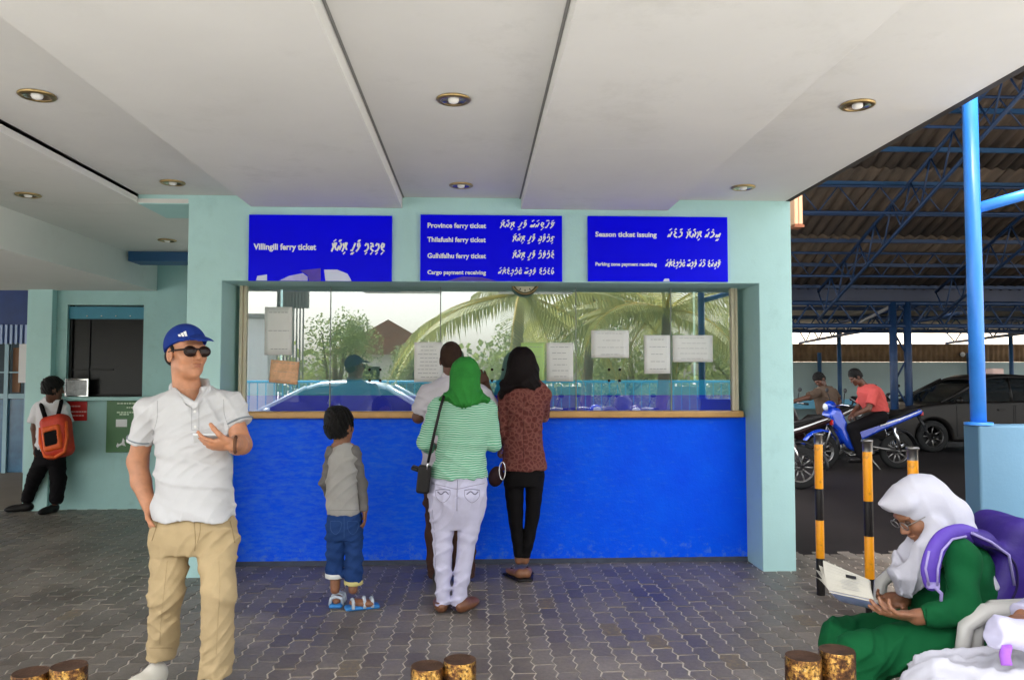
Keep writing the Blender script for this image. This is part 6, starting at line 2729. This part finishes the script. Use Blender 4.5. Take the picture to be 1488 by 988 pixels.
# ============ schoolboy by the side counter
def schoolboy():
    Y = 8.80
    g = person('schoolboy in white shirt and black trousers leaning at the side counter', (at(70, 730, Y).x, Y, 0))
    c = V3(78, 566, Y - .06)
    f = (.80, .55, -.12)
    S = Sdf()
    B, p = head_sdf(S, c, f, (0, 0, 1), .94, V3(75, 586, Y - .02), (.05, .055))
    S.loft(rows(Y, [(588, 58, 92, .07), (610, 56, 92, .085), (660, 58, 90, .09)]), k=.03)
    S.chain([V3(54, 592, Y), V3(50, 622, Y - .05), V3(52, 652, Y - .02)], [.045, .036, .026], .02)
    S.chain([V3(94, 592, Y), V3(99, 622, Y + .02), V3(94, 640, Y + .10)], [.045, .036, .026], .02)
    hand_sdf(S, V3(52, 652, Y - .02), (.1, 0, -1), (1, 0, 0), (0, -1, 0), (.4,) * 4, .4, .9)
    hand_sdf(S, V3(94, 640, Y + .10), (-.5, .4, -.4), (-.6, -.5, 0), (0, .3, 1), (.3,) * 4, .4, .9)
    S.chain([V3(62, 668, Y), V3(50, 695, Y + .0), V3(38, 725, Y + .08)], [.06, .045, .035], .02)
    S.chain([V3(82, 668, Y), V3(85, 698, Y), V3(80, 730, Y - .02)], [.06, .045, .035], .02)
    solid('body', S, .010, SK_DARK, g, fine=[boxaround(c, .14) + (.0055,)])
    hair_cap('hair', c, B, .98, HAIR, g, .007, .020, -.06)
    S = Sdf()
    S.loft(rows(Y, [(577, 66, 88, .065), (581, 58, 93, .08), (590, 52, 96, .10), (612, 52, 95, .11), (640, 53, 93, .115), (655, 53, 93, .115)]), k=.02)
    for a, b_ in ((V3(55, 592, Y), V3(48, 615, Y - .04)), (V3(93, 592, Y), V3(98, 614, Y + .02))):
        sl = Sdf()
        sl.chain([a, b_ + (b_ - a) * .3], [.058, .062], .02)
        sl.plane(b_, b_ - a)
        S.grp(sl, .02)
    S.cone(V3(77, 570, Y - .05), V3(76, 582, Y - .03), .055, .054, .004, 's')
    solid('shirt', S, .009, cloth_mat('school_white', (0.70, 0.69, 0.72, 1), .04), g, disp=fold(.004, 18, 10, 30))
    S = Sdf()
    S.loft(rows(Y, [(648, 53, 93, .115), (662, 52, 93, .12), (675, 54, 93, .11)]), k=.02)
    S.chain([V3(63, 668, Y), V3(51, 692, Y + .0), V3(39, 726, Y + .08)], [.090, .074, .060], .03)
    S.chain([V3(82, 668, Y), V3(85, 698, Y - .0), V3(82, 724, Y - .01)], [.090, .078, .072], .03)
    S.plane(np.array((0, 0, .09)), (0, 0, -1))
    solid('trousers', S, .009, cloth_mat('black_twill', (0.006, 0.005, 0.006, 1)), g, disp=fold(.004, 20, 10, 50))
    for q, d in ((np.array((V3(38, 725, Y + .08)[0] + .06, Y + .10, .004)), (-.95, -.35, 0)), (np.array((V3(80, 730, Y)[0] + .01, Y + .04, .004)), (-.25, -.97, 0))):
        S = Sdf()
        shoe_sdf(S, q, d, .26, .043, .06)
        solid('shoe', S, .008, M_blackleather, g)
    bp = thing('backpack', 'orange and black backpack worn by the schoolboy at the side counter', 'backpack', V3(84, 672, 8.58))
    R = np.array(Matrix.Rotation(R_(-14), 3, 'Y')) @ np.array(Matrix.Rotation(R_(-12), 3, 'X'))
    pc = V3(83, 634, 8.61)
    M_or = paint('orange_nylon', (0.72, 0.10, 0.010), .6, .2, 14, .3)
    M_red = paint('red_nylon', (0.52, 0.034, 0.010), .6, .2, 14, .3)
    S = Sdf()
    S.box(pc, (.148, .095, .228), R, .075, .02)
    bd = solid('bag', S, .009, M_red, bp, disp=fold(.005, 18, 10, 18))
    S = Sdf()
    S.box(pc + R @ np.array((0, -.095, -.03)), (.095, .035, .135), R, .03)
    S.box(pc + R @ np.array((0, -.125, -.03)), (.066, .03, .075), R, .02, .006, 's')
    solid('front_pocket', S, .008, M_or, bd, disp=fold(.003, 20, 10, 25))
    S = Sdf()
    S.box(pc + R @ np.array((0.0, -.105, -.04)), (.072, .026, .082), R, .02)
    solid('black_panel', S, .008, cloth_mat('black_twill', (.014, .012, .013, 1)), bd)
    for sx in (-1, 1):
        b = MB()
        b.tube([pc + R @ np.array((sx * .134, -.05, .12)), pc + R @ np.array((sx * .14, -.075, -.05)), pc + R @ np.array((sx * .10, -.08, -.20)), pc + R @ np.array((0, -.085, -.235))], .018, 8)
        b.build('orange_piping', M_or, bd)
    b = MB()
    b.tube([V3(66, 607, 8.63), V3(62, 595, 8.65), V3(60, 588, 8.73), V3(62, 584, 8.80)], .022, 8)
    b.tube([V3(84, 605, 8.63), V3(87, 593, 8.65), V3(89, 585, 8.73), V3(89, 582, 8.80)], .022, 8)
    b.build('shoulder_strap', cloth_mat('black_twill', (.014, .012, .013, 1)), bp)


schoolboy()
# ============ the girl reading on the white chair
def girl_reading():
    Y = 2.86
    g = person('girl in white headscarf and green uniform reading a book on a chair', (at(1340, 900, Y).x, Y, 0))
    c = V3(1338, 742, Y)
    f, up = (-.80, -.06, -.56), (-.56, 0, .82)
    S = Sdf()
    B, p = head_sdf(S, c, f, up, .94, V3(1372, 790, Y + .01), (.05, .055), ears=False)
    S.loft(rows(Y, [(790, 1350, 1405, .11), (830, 1338, 1425, .14), (900, 1340, 1425, .13), (935, 1345, 1425, .15)]), k=.03)
    shN, elN, wrN = V3(1394, 806, 2.69), V3(1404, 886, 2.63), V3(1332, 896, 2.645)
    shF, elF, wrF = V3(1362, 806, 3.02), V3(1358, 880, 3.08), V3(1312, 868, 2.93)
    S.chain([shN, elN, V3(1368, 892, 2.63), wrN], [.038, .028, .028, .027], .012)
    S.chain([shF, elF, wrF], [.038, .028, .026], .012)
    dN = np.array((-.97, .10, .10))
    hand_sdf(S, wrN, dN, (.05, .35, .95), (0, .95, -.3), (.18, .30, .42, .55), .65, .95)
    dF = np.array((-.95, -.25, -.12))
    hand_sdf(S, wrF, dF, (0, -.5, .85), (-.2, -.85, -.5), (.2, .3, .4, .5), .6, .92)
    hipN, hipF = V3(1400, 930, 2.72), V3(1396, 915, 2.98)
    knN, knF = V3(1250, 950, 2.69), V3(1222, 926, 2.98)
    anN, anF = np.array((knN[0] + .03, 2.69, .08)), np.array((knF[0] + .02, 2.98, .08))
    for h_, k_, a_ in ((hipN, knN, anN), (hipF, knF, anF)):
        S.chain([h_, k_, a_], [.07, .05, .032], .02)
    solid('body', S, .009, SK_BROWN, g, fine=[boxaround(c, .14) + (.0036,), boxaround(wrN + dN * .08, .12) + (.0033,), boxaround(wrF + dF * .08, .11) + (.0036,)])
    M_w = cloth_mat('white_scarf_cotton', (0.49, 0.485, 0.55, 1), .03, .8, .35, 500)
    S = Sdf()
    H = Sdf()
    H.ell(p(0, -.018, .036), (.081, .105, .098), B, .02)
    H.ell(p(0, -.058, -.02), (.076, .076, .090), B, .04)
    H.ell(p(0, .050, .084), (.070, .060, .030), B, .03)
    H.cone(p(0, .055, .085), V3(1280, 732, Y), .040, .010, .03, flat=((0, 1, 0), .55))
    H.plane(V3(1338, 770, Y), (-.50, 0, -.87))
    S.grp(H, .012)
    S.cone(V3(1379, 752, Y), V3(1376, 786, Y), .080, .105, .03)
    for yy in (2.785, 2.93):
        S.chain([V3(1362, 766, yy), V3(1352, 794, yy - .01), V3(1331, 828, 2.82), V3(1317, 856, 2.84)], [.036, .042, .040, .020], .03)
    S.loft(rows(Y - .03, [(778, 1330, 1403, .09), (788, 1322, 1396, .11), (802, 1311, 1378, .115), (818, 1303, 1360, .105), (836, 1297, 1344, .085), (850, 1305, 1330, .06), (861, 1311, 1319, .035)]), k=.02)
    S.cone(V3(1402, 777, 2.80), V3(1440, 848, 2.735), .042, .026, .03, flat=((0, 1, 0), 2.0))
    S.ell(p(0, .108, -.030), (.056, .074, .086), B, .008, 's')
    S.ell(p(0, .140, -.062), (.060, .088, .066), B, .008, 's')
    S.ell(p(0, .105, -.085), (.048, .05, .03), B, .006, 's')

    T = V3(1312, 872, Y)
    Bi = B.T

    def sw(x, y, z):
        dx, dy, dz = x - c[0], y - c[1], z - c[2]
        ly = dx * Bi[1, 0] + dy * Bi[1, 1] + dz * Bi[1, 2]
        lz = dx * Bi[2, 0] + dy * Bi[2, 1] + dz * Bi[2, 2]
        head = -.0034 * ridge(ly * 40 + lz * 9 + 1.2 * np.sin(dy * 20) + .6, .45) * np.clip((.06 - ly) / .05, 0, 1)
        a = np.arctan2(x - T[0], z - T[2] + .02)
        dr = -.0085 * ridge(a * 9 + .9 * np.sin(z * 14 + dy * 10) + .8, .45) * np.clip((c[2] - .03 - z) / .05, 0, 1)
        return head + dr + .002
    solid('headscarf', S, .005, M_w, g, disp=folds(sw, fold(.0015, 60, 40, 50, 1)))
    M_g = cloth_mat('school_green', (0.004, 0.082, 0.026, 1), .10, .8, .3)
    S = Sdf()
    S.loft(rows(Y, [(780, 1352, 1405, .10), (795, 1345, 1420, .15), (815, 1338, 1430, .165), (845, 1332, 1434, .165), (880, 1334, 1434, .155), (910, 1338, 1432, .16), (940, 1340, 1434, .18), (960, 1349, 1430, .17)]), k=.02, e=2.2)
    for pts, r in (([V3(1385, 800, 2.75), shN, elN, V3(1366, 893, 2.63), V3(1340, 896, 2.64)], [.052, .058, .048, .042, .037]), ([shF, elF, V3(1326, 872, 2.97)], [.058, .048, .040])):
        sl = Sdf()
        sl.chain(pts, r, .025)
        sl.plane(pts[-1], pts[-1] - pts[-2])
        S.grp(sl, .015)
    tn = solid('uniform_top', S, .006, M_g, g, disp=folds(fold(.006, 26, 14, 20, .5), fold(.004, -30, 12, 44, 1.2), fold(.003, 60, 20, 50, 2.2)))
    M_gs = cloth_mat('green_stitch', (0.003, 0.05, 0.016, 1))
    seam('sleeve_hem', tn, [V3(1346, q, Y) for q in (884, 892, 900, 906)], .0022, M_gs, tn)
    seam('armhole_seam', tn, [V3(1376, 806, Y), V3(1372, 830, Y), V3(1378, 856, Y)], .002, M_gs, tn)
    S = Sdf()
    for h_, k_, a_ in ((hipN, knN, anN), (hipF, knF, anF)):
        S.chain([h_ + np.array((.03, 0, .0)), k_, a_ + np.array((0, 0, .0))], [.102, .074, .080], .03)
    S.plane(np.array((0, 0, .07)), (0, 0, -1))
    solid('trousers', S, .0065, M_g, g, disp=folds(fold(.006, 16, 10, 22, .2), fold(.003, 40, 20, -30, 1.0)))
    for a_ in (anN, anF):
        S = Sdf()
        shoe_sdf(S, np.array((a_[0] + .05, a_[1], .004)), (-1, 0, 0), .24, .042, .055)
        solid('shoe', S, .008, M_blackleather, g)
    b = MB()
    bp_ = V3(1360, 912, 2.672)
    b.cbox(bp_, (.028, .016, .018), Matrix.Rotation(.15, 3, 'Y'))
    b.build('white_badge', M_white, tn, .003)
    # spectacles
    b = MB()
    for sx in (-1, 1):
        cc = p(sx * .031, .104, .008)
        b.tube([cc + B @ np.array((.022 * math.cos(a), 0, .016 * math.sin(a))) for a in [2 * math.pi * i / 18 for i in range(18)]], .0018, 5, closed=True)
        b.tube([p(sx * .053, .10, .012), p(sx * .072, .04, .008), p(sx * .076, 0, .004)], .002, 5)
    b.build('spectacles', M_steel, g)
    S = Sdf()
    S.ell(p(0, .0875, -.0495), (.020, .009, .0052), B, .003)
    S.ell(p(0, .085, -.0605), (.017, .009, .0058), B, .003)
    solid('lips', S, .003, skin_mat('dark_lip', (0.16, 0.055, 0.045, 1)), g)
    for sx in (-1, 1):
        b = MB()
        b.ball(p(sx * .029, .083, .008), .0115, 8)
        b.build('eye', paint('lowered_eye', (0.05, 0.025, 0.018), .3, .05), g)
    # book: two curved page blocks and a few loose leaves fanning out
    bk = thing('open_book', 'open book with white pages held by the girl in green', 'book', V3(1240, 880, 2.78))
    sa, sb = V3(1205, 858, 2.84), V3(1270, 872, 2.70)

    def leafblock(name, c0, c1, th, bow, mat, n=8):
        v, f = [], []
        nrm = np.cross(sb - sa, c0 - sa)
        nrm = nrm / np.linalg.norm(nrm)
        for i in range(n + 1):
            t = i / n
            for a, e in ((sa, c0), (sb, c1)):
                q = a + (e - a) * t + nrm * bow * math.sin(math.pi * t)
                v += [q + nrm * th / 2, q - nrm * th / 2]
        for i in range(n):
            k = 4 * i
            f += [(k, k + 2, k + 6, k + 4), (k + 1, k + 5, k + 7, k + 3), (k, k + 4, k + 5, k + 1), (k + 2, k + 3, k + 7, k + 6)]
        f += [(0, 1, 3, 2), (4 * n, 4 * n + 2, 4 * n + 3, 4 * n + 1)]
        b = MB()
        b.add(v, f)
        return b.build(name, mat, bk)
    M_pg = paint('cream_page', (0.46, 0.44, 0.385), .8, .06, 9, .05)
    u1, u2 = V3(1197, 815, 2.93), V3(1264, 843, 2.79)
    leafblock('page_block', u1, u2, .012, .010, M_pg)
    for k, (dx, dy) in enumerate(((-7, 6), (-12, 12), (-17, 21))):
        leafblock('page', V3(1197 + dx, 815 + dy, 2.95 + .01 * k), V3(1262 + dx, 843 + dy, 2.83 + .01 * k), .0016, .014, M_pg)
    leafblock('page_block', V3(1232, 872, 2.96), V3(1296, 888, 2.82), .012, .006, M_pg)
    leafblock('cover', V3(1236, 876, 2.97), V3(1300, 891, 2.82), .002, -.012, paint('blue_white_cover', (0.30, 0.34, 0.62), .35, .3, 12, 0))
    # small printed block and lines on the standing page
    nrm = np.cross(sb - sa, u1 - sa)
    nrm /= np.linalg.norm(nrm)
    if nrm[1] > 0:
        nrm = -nrm
    ex, ez = (sb - sa), ((u1 - sa) + (u2 - sb)) / 2

    def pgq(u, v):
        s_ = 1 if np.dot(np.cross(sb - sa, u1 - sa), nrm) > 0 else -1
        return sa + ex * u + ez * v + nrm * (.0065 + s_ * .010 * math.sin(math.pi * v) + .0012)
    b = MB()
    for u0, u1_, v0, v1 in ((.50, .74, .62, .76),):
        b.add([pgq(u0, v0), pgq(u1_, v0), pgq(u1_, v1), pgq(u0, v1)], [(0, 1, 2, 3)])
    b.build('printed_picture', M_dark, bk)
    b = MB()
    for k in range(7):
        v0 = .50 - .055 * k
        b.add([pgq(.36, v0), pgq(.36 + random.uniform(.3, .5), v0), pgq(.36 + .4, v0 + .012), pgq(.36, v0 + .012)], [(0, 1, 2, 3)])
    tag(b.build('printed_line', M_lines, bk), kind='stuff')
    # backpack
    bp = thing('backpack', 'purple backpack on the back of the girl in green', 'backpack', V3(1450, 880, 2.86))
    M_pu = paint('purple_nylon', (0.026, 0.006, 0.17), .6, .15, 10, .3)
    M_lv = paint('lavender_webbing', (0.30, 0.25, 0.52), .7, .1, 20, .2, 200)
    R = np.array(Matrix.Rotation(R_(-16), 3, 'Y'))
    R = np.array(Matrix.Rotation(R_(22), 3, 'Y'))
    pc = V3(1452, 826, 2.86)
    S = Sdf()
    S.box(pc, (.098, .15, .20), R, .07, .02)
    S.ell(pc + R @ np.array((.06, 0, -.06)), (.075, .11, .10), R, .03)
    S.chain([V3(1400, 772, 2.72), V3(1425, 782, 2.74), V3(1455, 800, 2.76)], [.03, .036, .03], .03, flat=((0, 0, 1), 1.4))
    bag = solid('bag', S, .007, M_pu, bp, disp=folds(fold(.004, 25, 14, 30, .5), fold(.002, 60, 40, 30, 1)))
    b = MB()
    b.tube([V3(1412, 774, 2.68), V3(1440, 787, 2.70), V3(1466, 806, 2.70), V3(1474, 850, 2.705)], .005, 6)
    b.build('piping', M_lv, bag)
    M_zip = paint('dark_zip', (0.012, 0.006, 0.05), .5, .1)
    seam('zip', bag, [V3(1428, 792, Y), V3(1452, 800, Y), V3(1474, 818, Y), V3(1478, 850, Y), V3(1468, 876, Y)], .0045, M_zip, bag)
    S = Sdf()
    sp = spline([V3(1414, 778, 2.73), V3(1394, 773, 2.70), V3(1372, 781, 2.675), V3(1359, 800, 2.655), V3(1352, 825, 2.645), V3(1354, 850, 2.645)], 6)
    S.chain(sp, [.027] * (len(sp) - 6) + [.026, .025, .024, .023, .022, .021], .012, flat=((.25, 1, .1), 2.2))
    st = solid('shoulder_strap', S, .006, paint('violet_strap', (0.085, 0.035, 0.36), .6, .1, 20, .2), bp)
    b = MB()
    b.tube([V3(1350, 800, 2.612), V3(1345, 826, 2.610), V3(1350, 850, 2.618)], .004, 6)
    b.tube([V3(1404, 779, 2.662), V3(1384, 783, 2.635), V3(1369, 800, 2.612), V3(1363, 826, 2.61), V3(1362, 850, 2.615)], .004, 6)
    b.build('strap_edge', M_lv, st)
    b = MB()
    b.cbox(V3(1356, 850, 2.625), (.038, .014, .018))
    b.tube([V3(1358, 852, 2.622), V3(1368, 862, 2.63), V3(1367, 880, 2.63)], .006, 6)
    b.build('strap_buckle', M_lv, st)


girl_reading()


# ============ white plastic chairs
def plastic_chair(label, loc, rot, mat):
    """local: sitter looks along +x"""
    o = thing('plastic_chair', label, 'chair', (0, 0, 0), 'plastic chairs beside the parapet')
    b = MB()
    v, f = [], []
    n = 8
    for i in range(n + 1):
        for j in range(n + 1):
            u, w = i / n - .5, j / n - .5
            v.append((u * .44, w * .46, .435 - .018 * math.cos(math.pi * u) * math.cos(math.pi * w) + .02 * max(0, -u - .3)))
    f = [(i * (n + 1) + j, (i + 1) * (n + 1) + j, (i + 1) * (n + 1) + j + 1, i * (n + 1) + j + 1) for i in range(n) for j in range(n)]
    b.add(v, f, True)
    s = b.build('seat', mat, o, local=True)
    m = s.modifiers.new('t', 'SOLIDIFY')
    m.thickness = .02
    for sy in (-.20, -.10, 0, .10, .20):
        b = MB()
        b.box((-.012, sy - .034, 0), (.012, sy + .034, .40), Matrix.Translation((-.235, 0, .45)) @ Matrix.Rotation(-.22, 4, 'Y'))
        b.build('back_slat', mat, o, .008, 2, local=True)
    b = MB()
    b.tube([(-.235, -.25, .44), (-.32, -.25, .80), (-.335, -.18, .86), (-.34, 0, .875), (-.335, .18, .86), (-.32, .25, .80), (-.235, .25, .44)], .022, 8)
    b.build('back_frame', mat, o, local=True)
    for s in (-1, 1):
        b = MB()
        b.tube([(-.29, s * .25, .66), (-.1, s * .275, .685), (.14, s * .28, .675), (.20, s * .275, .63), (.225, s * .262, .44)], [.024, .028, .030, .026, .022], 8)
        b.build('armrest', mat, o, local=True)
        for sx in (.20, -.20):
            b = MB()
            b.tube([(sx, s * .225, .43), (sx * 1.25, s * .265, 0.0)], [.028, .020], 8)
            b.build('leg', mat, o, local=True)
    o.location = loc
    o.rotation_euler = (0, 0, rot)
    return o


M_pl = paint('white_chair_plastic', (0.42, 0.41, 0.39), .4, .04, 6, .05)
M_pl2 = paint('cream_chair_plastic', (0.44, 0.39, 0.30), .4, .04, 6, .05)
plastic_chair('white plastic armchair under the girl in green', (at(1414, 900, 2.86).x, 2.86, 0), math.pi, M_pl)
plastic_chair('cream plastic armchair behind the purple backpack', (at(1500, 850, 3.40).x + .12, 3.40, 0), math.pi, M_pl2)
plastic_chair('white plastic armchair under the girl in white and lilac at the frame edge', (at(1590, 960, 2.36).x, 2.34, 0), math.pi, M_pl)


# ============ girl in white and lilac at the right edge
def girl_lilac():
    Y = 2.36
    cx = 1585
    W = lambda px, py, yy: V3(px + 55, py + 28, yy)
    rw = lambda yy, rr: rows(yy, [(r[0] + 28, r[1] + 55, r[2] + 55) + tuple(r[3:]) for r in rr])
    g = person('girl in white and lilac uniform seated at the right edge of the picture', (at(cx, 950, Y).x, Y, 0))
    c = W(1528, 700, Y)
    f, up = (-.97, -.1, -.2), (-.2, 0, 1)
    S = Sdf()
    B, p = head_sdf(S, c, f, up, .94, W(1545, 770, Y), (.05, .055), ears=False)
    S.loft(rw(Y, [(775, 1510, 1580, .11), (830, 1495, 1590, .14), (920, 1500, 1590, .14), (960, 1500, 1590, .16)]), k=.03)
    shN, elN, wrN = W(1535, 800, 2.21), V3(1590, 925, 2.14), V3(1500, 921, 2.13)
    shF, elF, wrF = W(1530, 800, 2.52), V3(1570, 900, 2.56), V3(1488, 897, 2.38)
    S.chain([shN, elN, wrN], [.05, .041, .028], .02)
    S.chain([shF, elF, wrF], [.05, .041, .027], .02)
    hand_sdf(S, wrN, (-.9, .4, -.1), (0, .4, -.9), (0, 1, .2), (1.4,) * 4, .9, .9)
    hand_sdf(S, wrF, (-.55, -.75, .05), (0, -.3, -.95), (-.8, .5, 0), (.3,) * 4, .5, .94)
    hipN, hipF = W(1550, 975, 2.24), W(1550, 960, 2.50)
    knN, knF = V3(1372, 1024, 2.22), V3(1372, 1010, 2.48)
    for h_, k_ in ((hipN, knN), (hipF, knF)):
        S.chain([h_, k_, np.array((k_[0] + .03, k_[1], .08))], [.07, .05, .035], .02)
    solid('body', S, .009, SK_BROWN, g, fine=[boxaround(c, .14) + (.004,), boxaround(wrF + np.array((-.05, -.05, 0)), .11) + (.004,)])
    M_u = cloth_mat('lilac_white_uniform', (0.44, 0.43, 0.58, 1), .04, .8, .35)
    S = Sdf()
    S.loft(rw(Y, [(772, 1512, 1585, .10), (790, 1500, 1600, .17), (830, 1488, 1606, .19), (890, 1480, 1606, .18), (950, 1478, 1606, .20), (975, 1484, 1600, .20)]), k=.02, e=2.2)
    for pts, r in (([shN, elN, V3(1443, 920, 2.13)], [.066, .050, .040]), ([W(1520, 805, 2.48), V3(1545, 870, 2.50), V3(1484, 897, 2.385)], [.07, .055, .04])):
        sl = Sdf()
        sl.chain(pts, r, .025)
        sl.plane(pts[-1], pts[-1] - pts[-2])
        S.grp(sl, .02)
    solid('blouse', S, .0065, M_u, g, disp=folds(fold(.005, 22, 14, 26, .5), fold(.0025, 50, 25, 40, 1.2)))
    M_wh = cloth_mat('white_pleated_cotton', (0.44, 0.44, 0.50, 1), .03, .8, .35)
    S = Sdf()
    for h_, k_ in ((hipN, knN), (hipF, knF)):
        S.chain([h_ + np.array((0, 0, .02)), k_ + np.array((0, 0, .01)), np.array((k_[0] - .01, k_[1], .25))], [.115, .095, .10], .06)
    S.cone((hipN + hipF) / 2 + np.array((0, 0, .03)), (knN + knF) / 2 + np.array((0, 0, .05)), .11, .09, .05)
    S.plane(np.array((0, 0, .2)), (0, 0, -1))
    pl = lambda x, y, z: -.013 * ridge(y * 34 + x * 9 + 1.2 * np.sin(x * 10), .45) - .006 * ridge(x * 26 - y * 22 + z * 9, .35) + .006
    solid('skirt', S, .0065, M_wh, g, disp=pl)
    S = Sdf()
    S.ell(p(0, -.020, .034), (.092, .115, .112), B, .02)
    S.loft(rw(Y, [(740, 1520, 1575, .11), (775, 1505, 1585, .15), (805, 1495, 1580, .17), (830, 1500, 1560, .15)]), k=.04)
    S.ell(p(0, .115, -.03), (.064, .09, .078), B, .012, 's')
    solid('headscarf', S, .007, M_wh, g, disp=fold(.005, 30, 20, 40))
    S = Sdf()
    S.loft(rw(Y - .012, [(815, 1502, 1600, .18), (850, 1484, 1606, .195), (885, 1478, 1606, .19)]), k=.02, e=2.2)
    solid('lilac_vest', S, .0065, cloth_mat('lilac_vest_cloth', (0.22, 0.10, 0.40, 1), .06), g, disp=fold(.004, 22, 14, 26, .5))
    b = MB()
    b.tube([V3(1463, 937, 2.10), V3(1460, 952, 2.11), V3(1463, 966, 2.10)], .014, 8)
    b.build('purple_band', cloth_mat('purple_band_cloth', (0.30, 0.11, 0.52, 1)), g)
    for k_ in (knN, knF):
        S = Sdf()
        shoe_sdf(S, np.array((k_[0] + .08, k_[1], .004)), (-1, 0, 0), .24, .042, .055)
        solid('shoe', S, .009, M_blackleather, g)


girl_lilac()


# ============ two men on motorbikes in the shed
def rider(label, Y, c, f, neck, torso, arms, hips, knees, feet, M_sh, skin, grp=None):
    g = person(label, (at(neck[0], 600, Y).x, Y, 0))
    S = Sdf()
    nk = V3(neck[0], neck[1], Y)
    hc = V3(c[0], c[1], Y - .02)
    B, p = head_sdf(S, hc, f, (0, 0, 1) if abs(f[2]) < .6 else (-.5, 0, .85), 1.0, nk, (.058, .065))
    S.loft(rows(Y, [(r[0], r[1] + 3, r[2] - 3, r[3] * .75) for r in torso]), k=.03)
    for a in arms:
        q = [V3(*x) for x in a]
        S.chain(q, [.05, .043, .033], .02)
        dv = q[2] - q[1]
        hand_sdf(S, q[2], dv, (0, 0, -1), (0, -1, 0), (.6,) * 4, .5)
    for h_, k_, t_ in zip(hips, knees, feet):
        S.chain([V3(*h_), V3(*k_), V3(*t_)], [.07, .055, .04], .02)
    solid('body', S, .012, skin, g, fine=[boxaround(hc, .16) + (.007,)])
    hair_cap('hair', hc, B, 1.0, HAIR, g, .009, .012, -.05)
    S = Sdf()
    S.loft(rows(Y, torso), k=.03, e=2.2)
    for a in arms:
        q = [V3(*x) for x in a]
        sl = Sdf()
        e = q[0] + (q[1] - q[0]) * .75
        sl.chain([q[0], e + (q[1] - q[0]) * .2], [.075, .075], .02)
        sl.plane(e, q[1] - q[0])
        S.grp(sl, .03)
    solid('shirt', S, .012, M_sh, g, disp=fold(.006, 18, 12, 24))
    S = Sdf()
    for h_, k_, t_ in zip(hips, knees, feet):
        S.chain([V3(*h_), V3(*k_), V3(*t_)], [.115, .088, .075], .03)
    solid('trousers', S, .012, cloth_mat('black_twill', (.014, .012, .013, 1)), g)
    for t_ in feet:
        S = Sdf()
        q = V3(*t_)
        shoe_sdf(S, q + np.array((.07, 0, -.09)), (-1, 0, 0), .27, .045, .06)
        solid('shoe', S, .012, M_blackleather, g)
    return g


rider('man in salmon pink shirt bending over the blue motorbike', 12.4, (1243, 548), (-.85, -.1, -.62), (1256, 562),
      [(558, 1252, 1268, .10), (563, 1248, 1277, .17), (572, 1247, 1283, .20), (585, 1251, 1287, .19), (598, 1257, 1290, .18)],
      [[(1271, 570, 12.22), (1262, 594, 12.15), (1243, 602, 12.2)], [(1258, 570, 12.58), (1246, 592, 12.65), (1238, 602, 12.58)]],
      [(1280, 606, 12.28), (1280, 606, 12.52)], [(1239, 622, 12.2), (1241, 622, 12.6)], [(1252, 662, 12.16), (1250, 664, 12.66)],
      cloth_mat('salmon_shirting', (0.62, 0.10, 0.09, 1), .06), SK_DARK)
rider('man in tan shirt leaning over the near black motorbike', 13.5, (1191, 552), (-.6, -.4, -.60), (1196, 563),
      [(561, 1190, 1208, .10), (566, 1185, 1212, .17), (575, 1183, 1215, .20), (590, 1186, 1216, .19), (602, 1188, 1217, .18)],
      [[(1188, 570, 13.35), (1172, 578, 13.2), (1154, 583, 13.2)], [(1211, 570, 13.6), (1219, 583, 13.5), (1214, 598, 13.3)]],
      [(1204, 606, 13.4), (1204, 606, 13.64)], [(1182, 628, 13.3), (1184, 628, 13.75)], [(1194, 664, 13.25), (1194, 664, 13.8)],
      cloth_mat('tan_shirting', (0.13, 0.09, 0.065, 1), .06), SK_DARK)
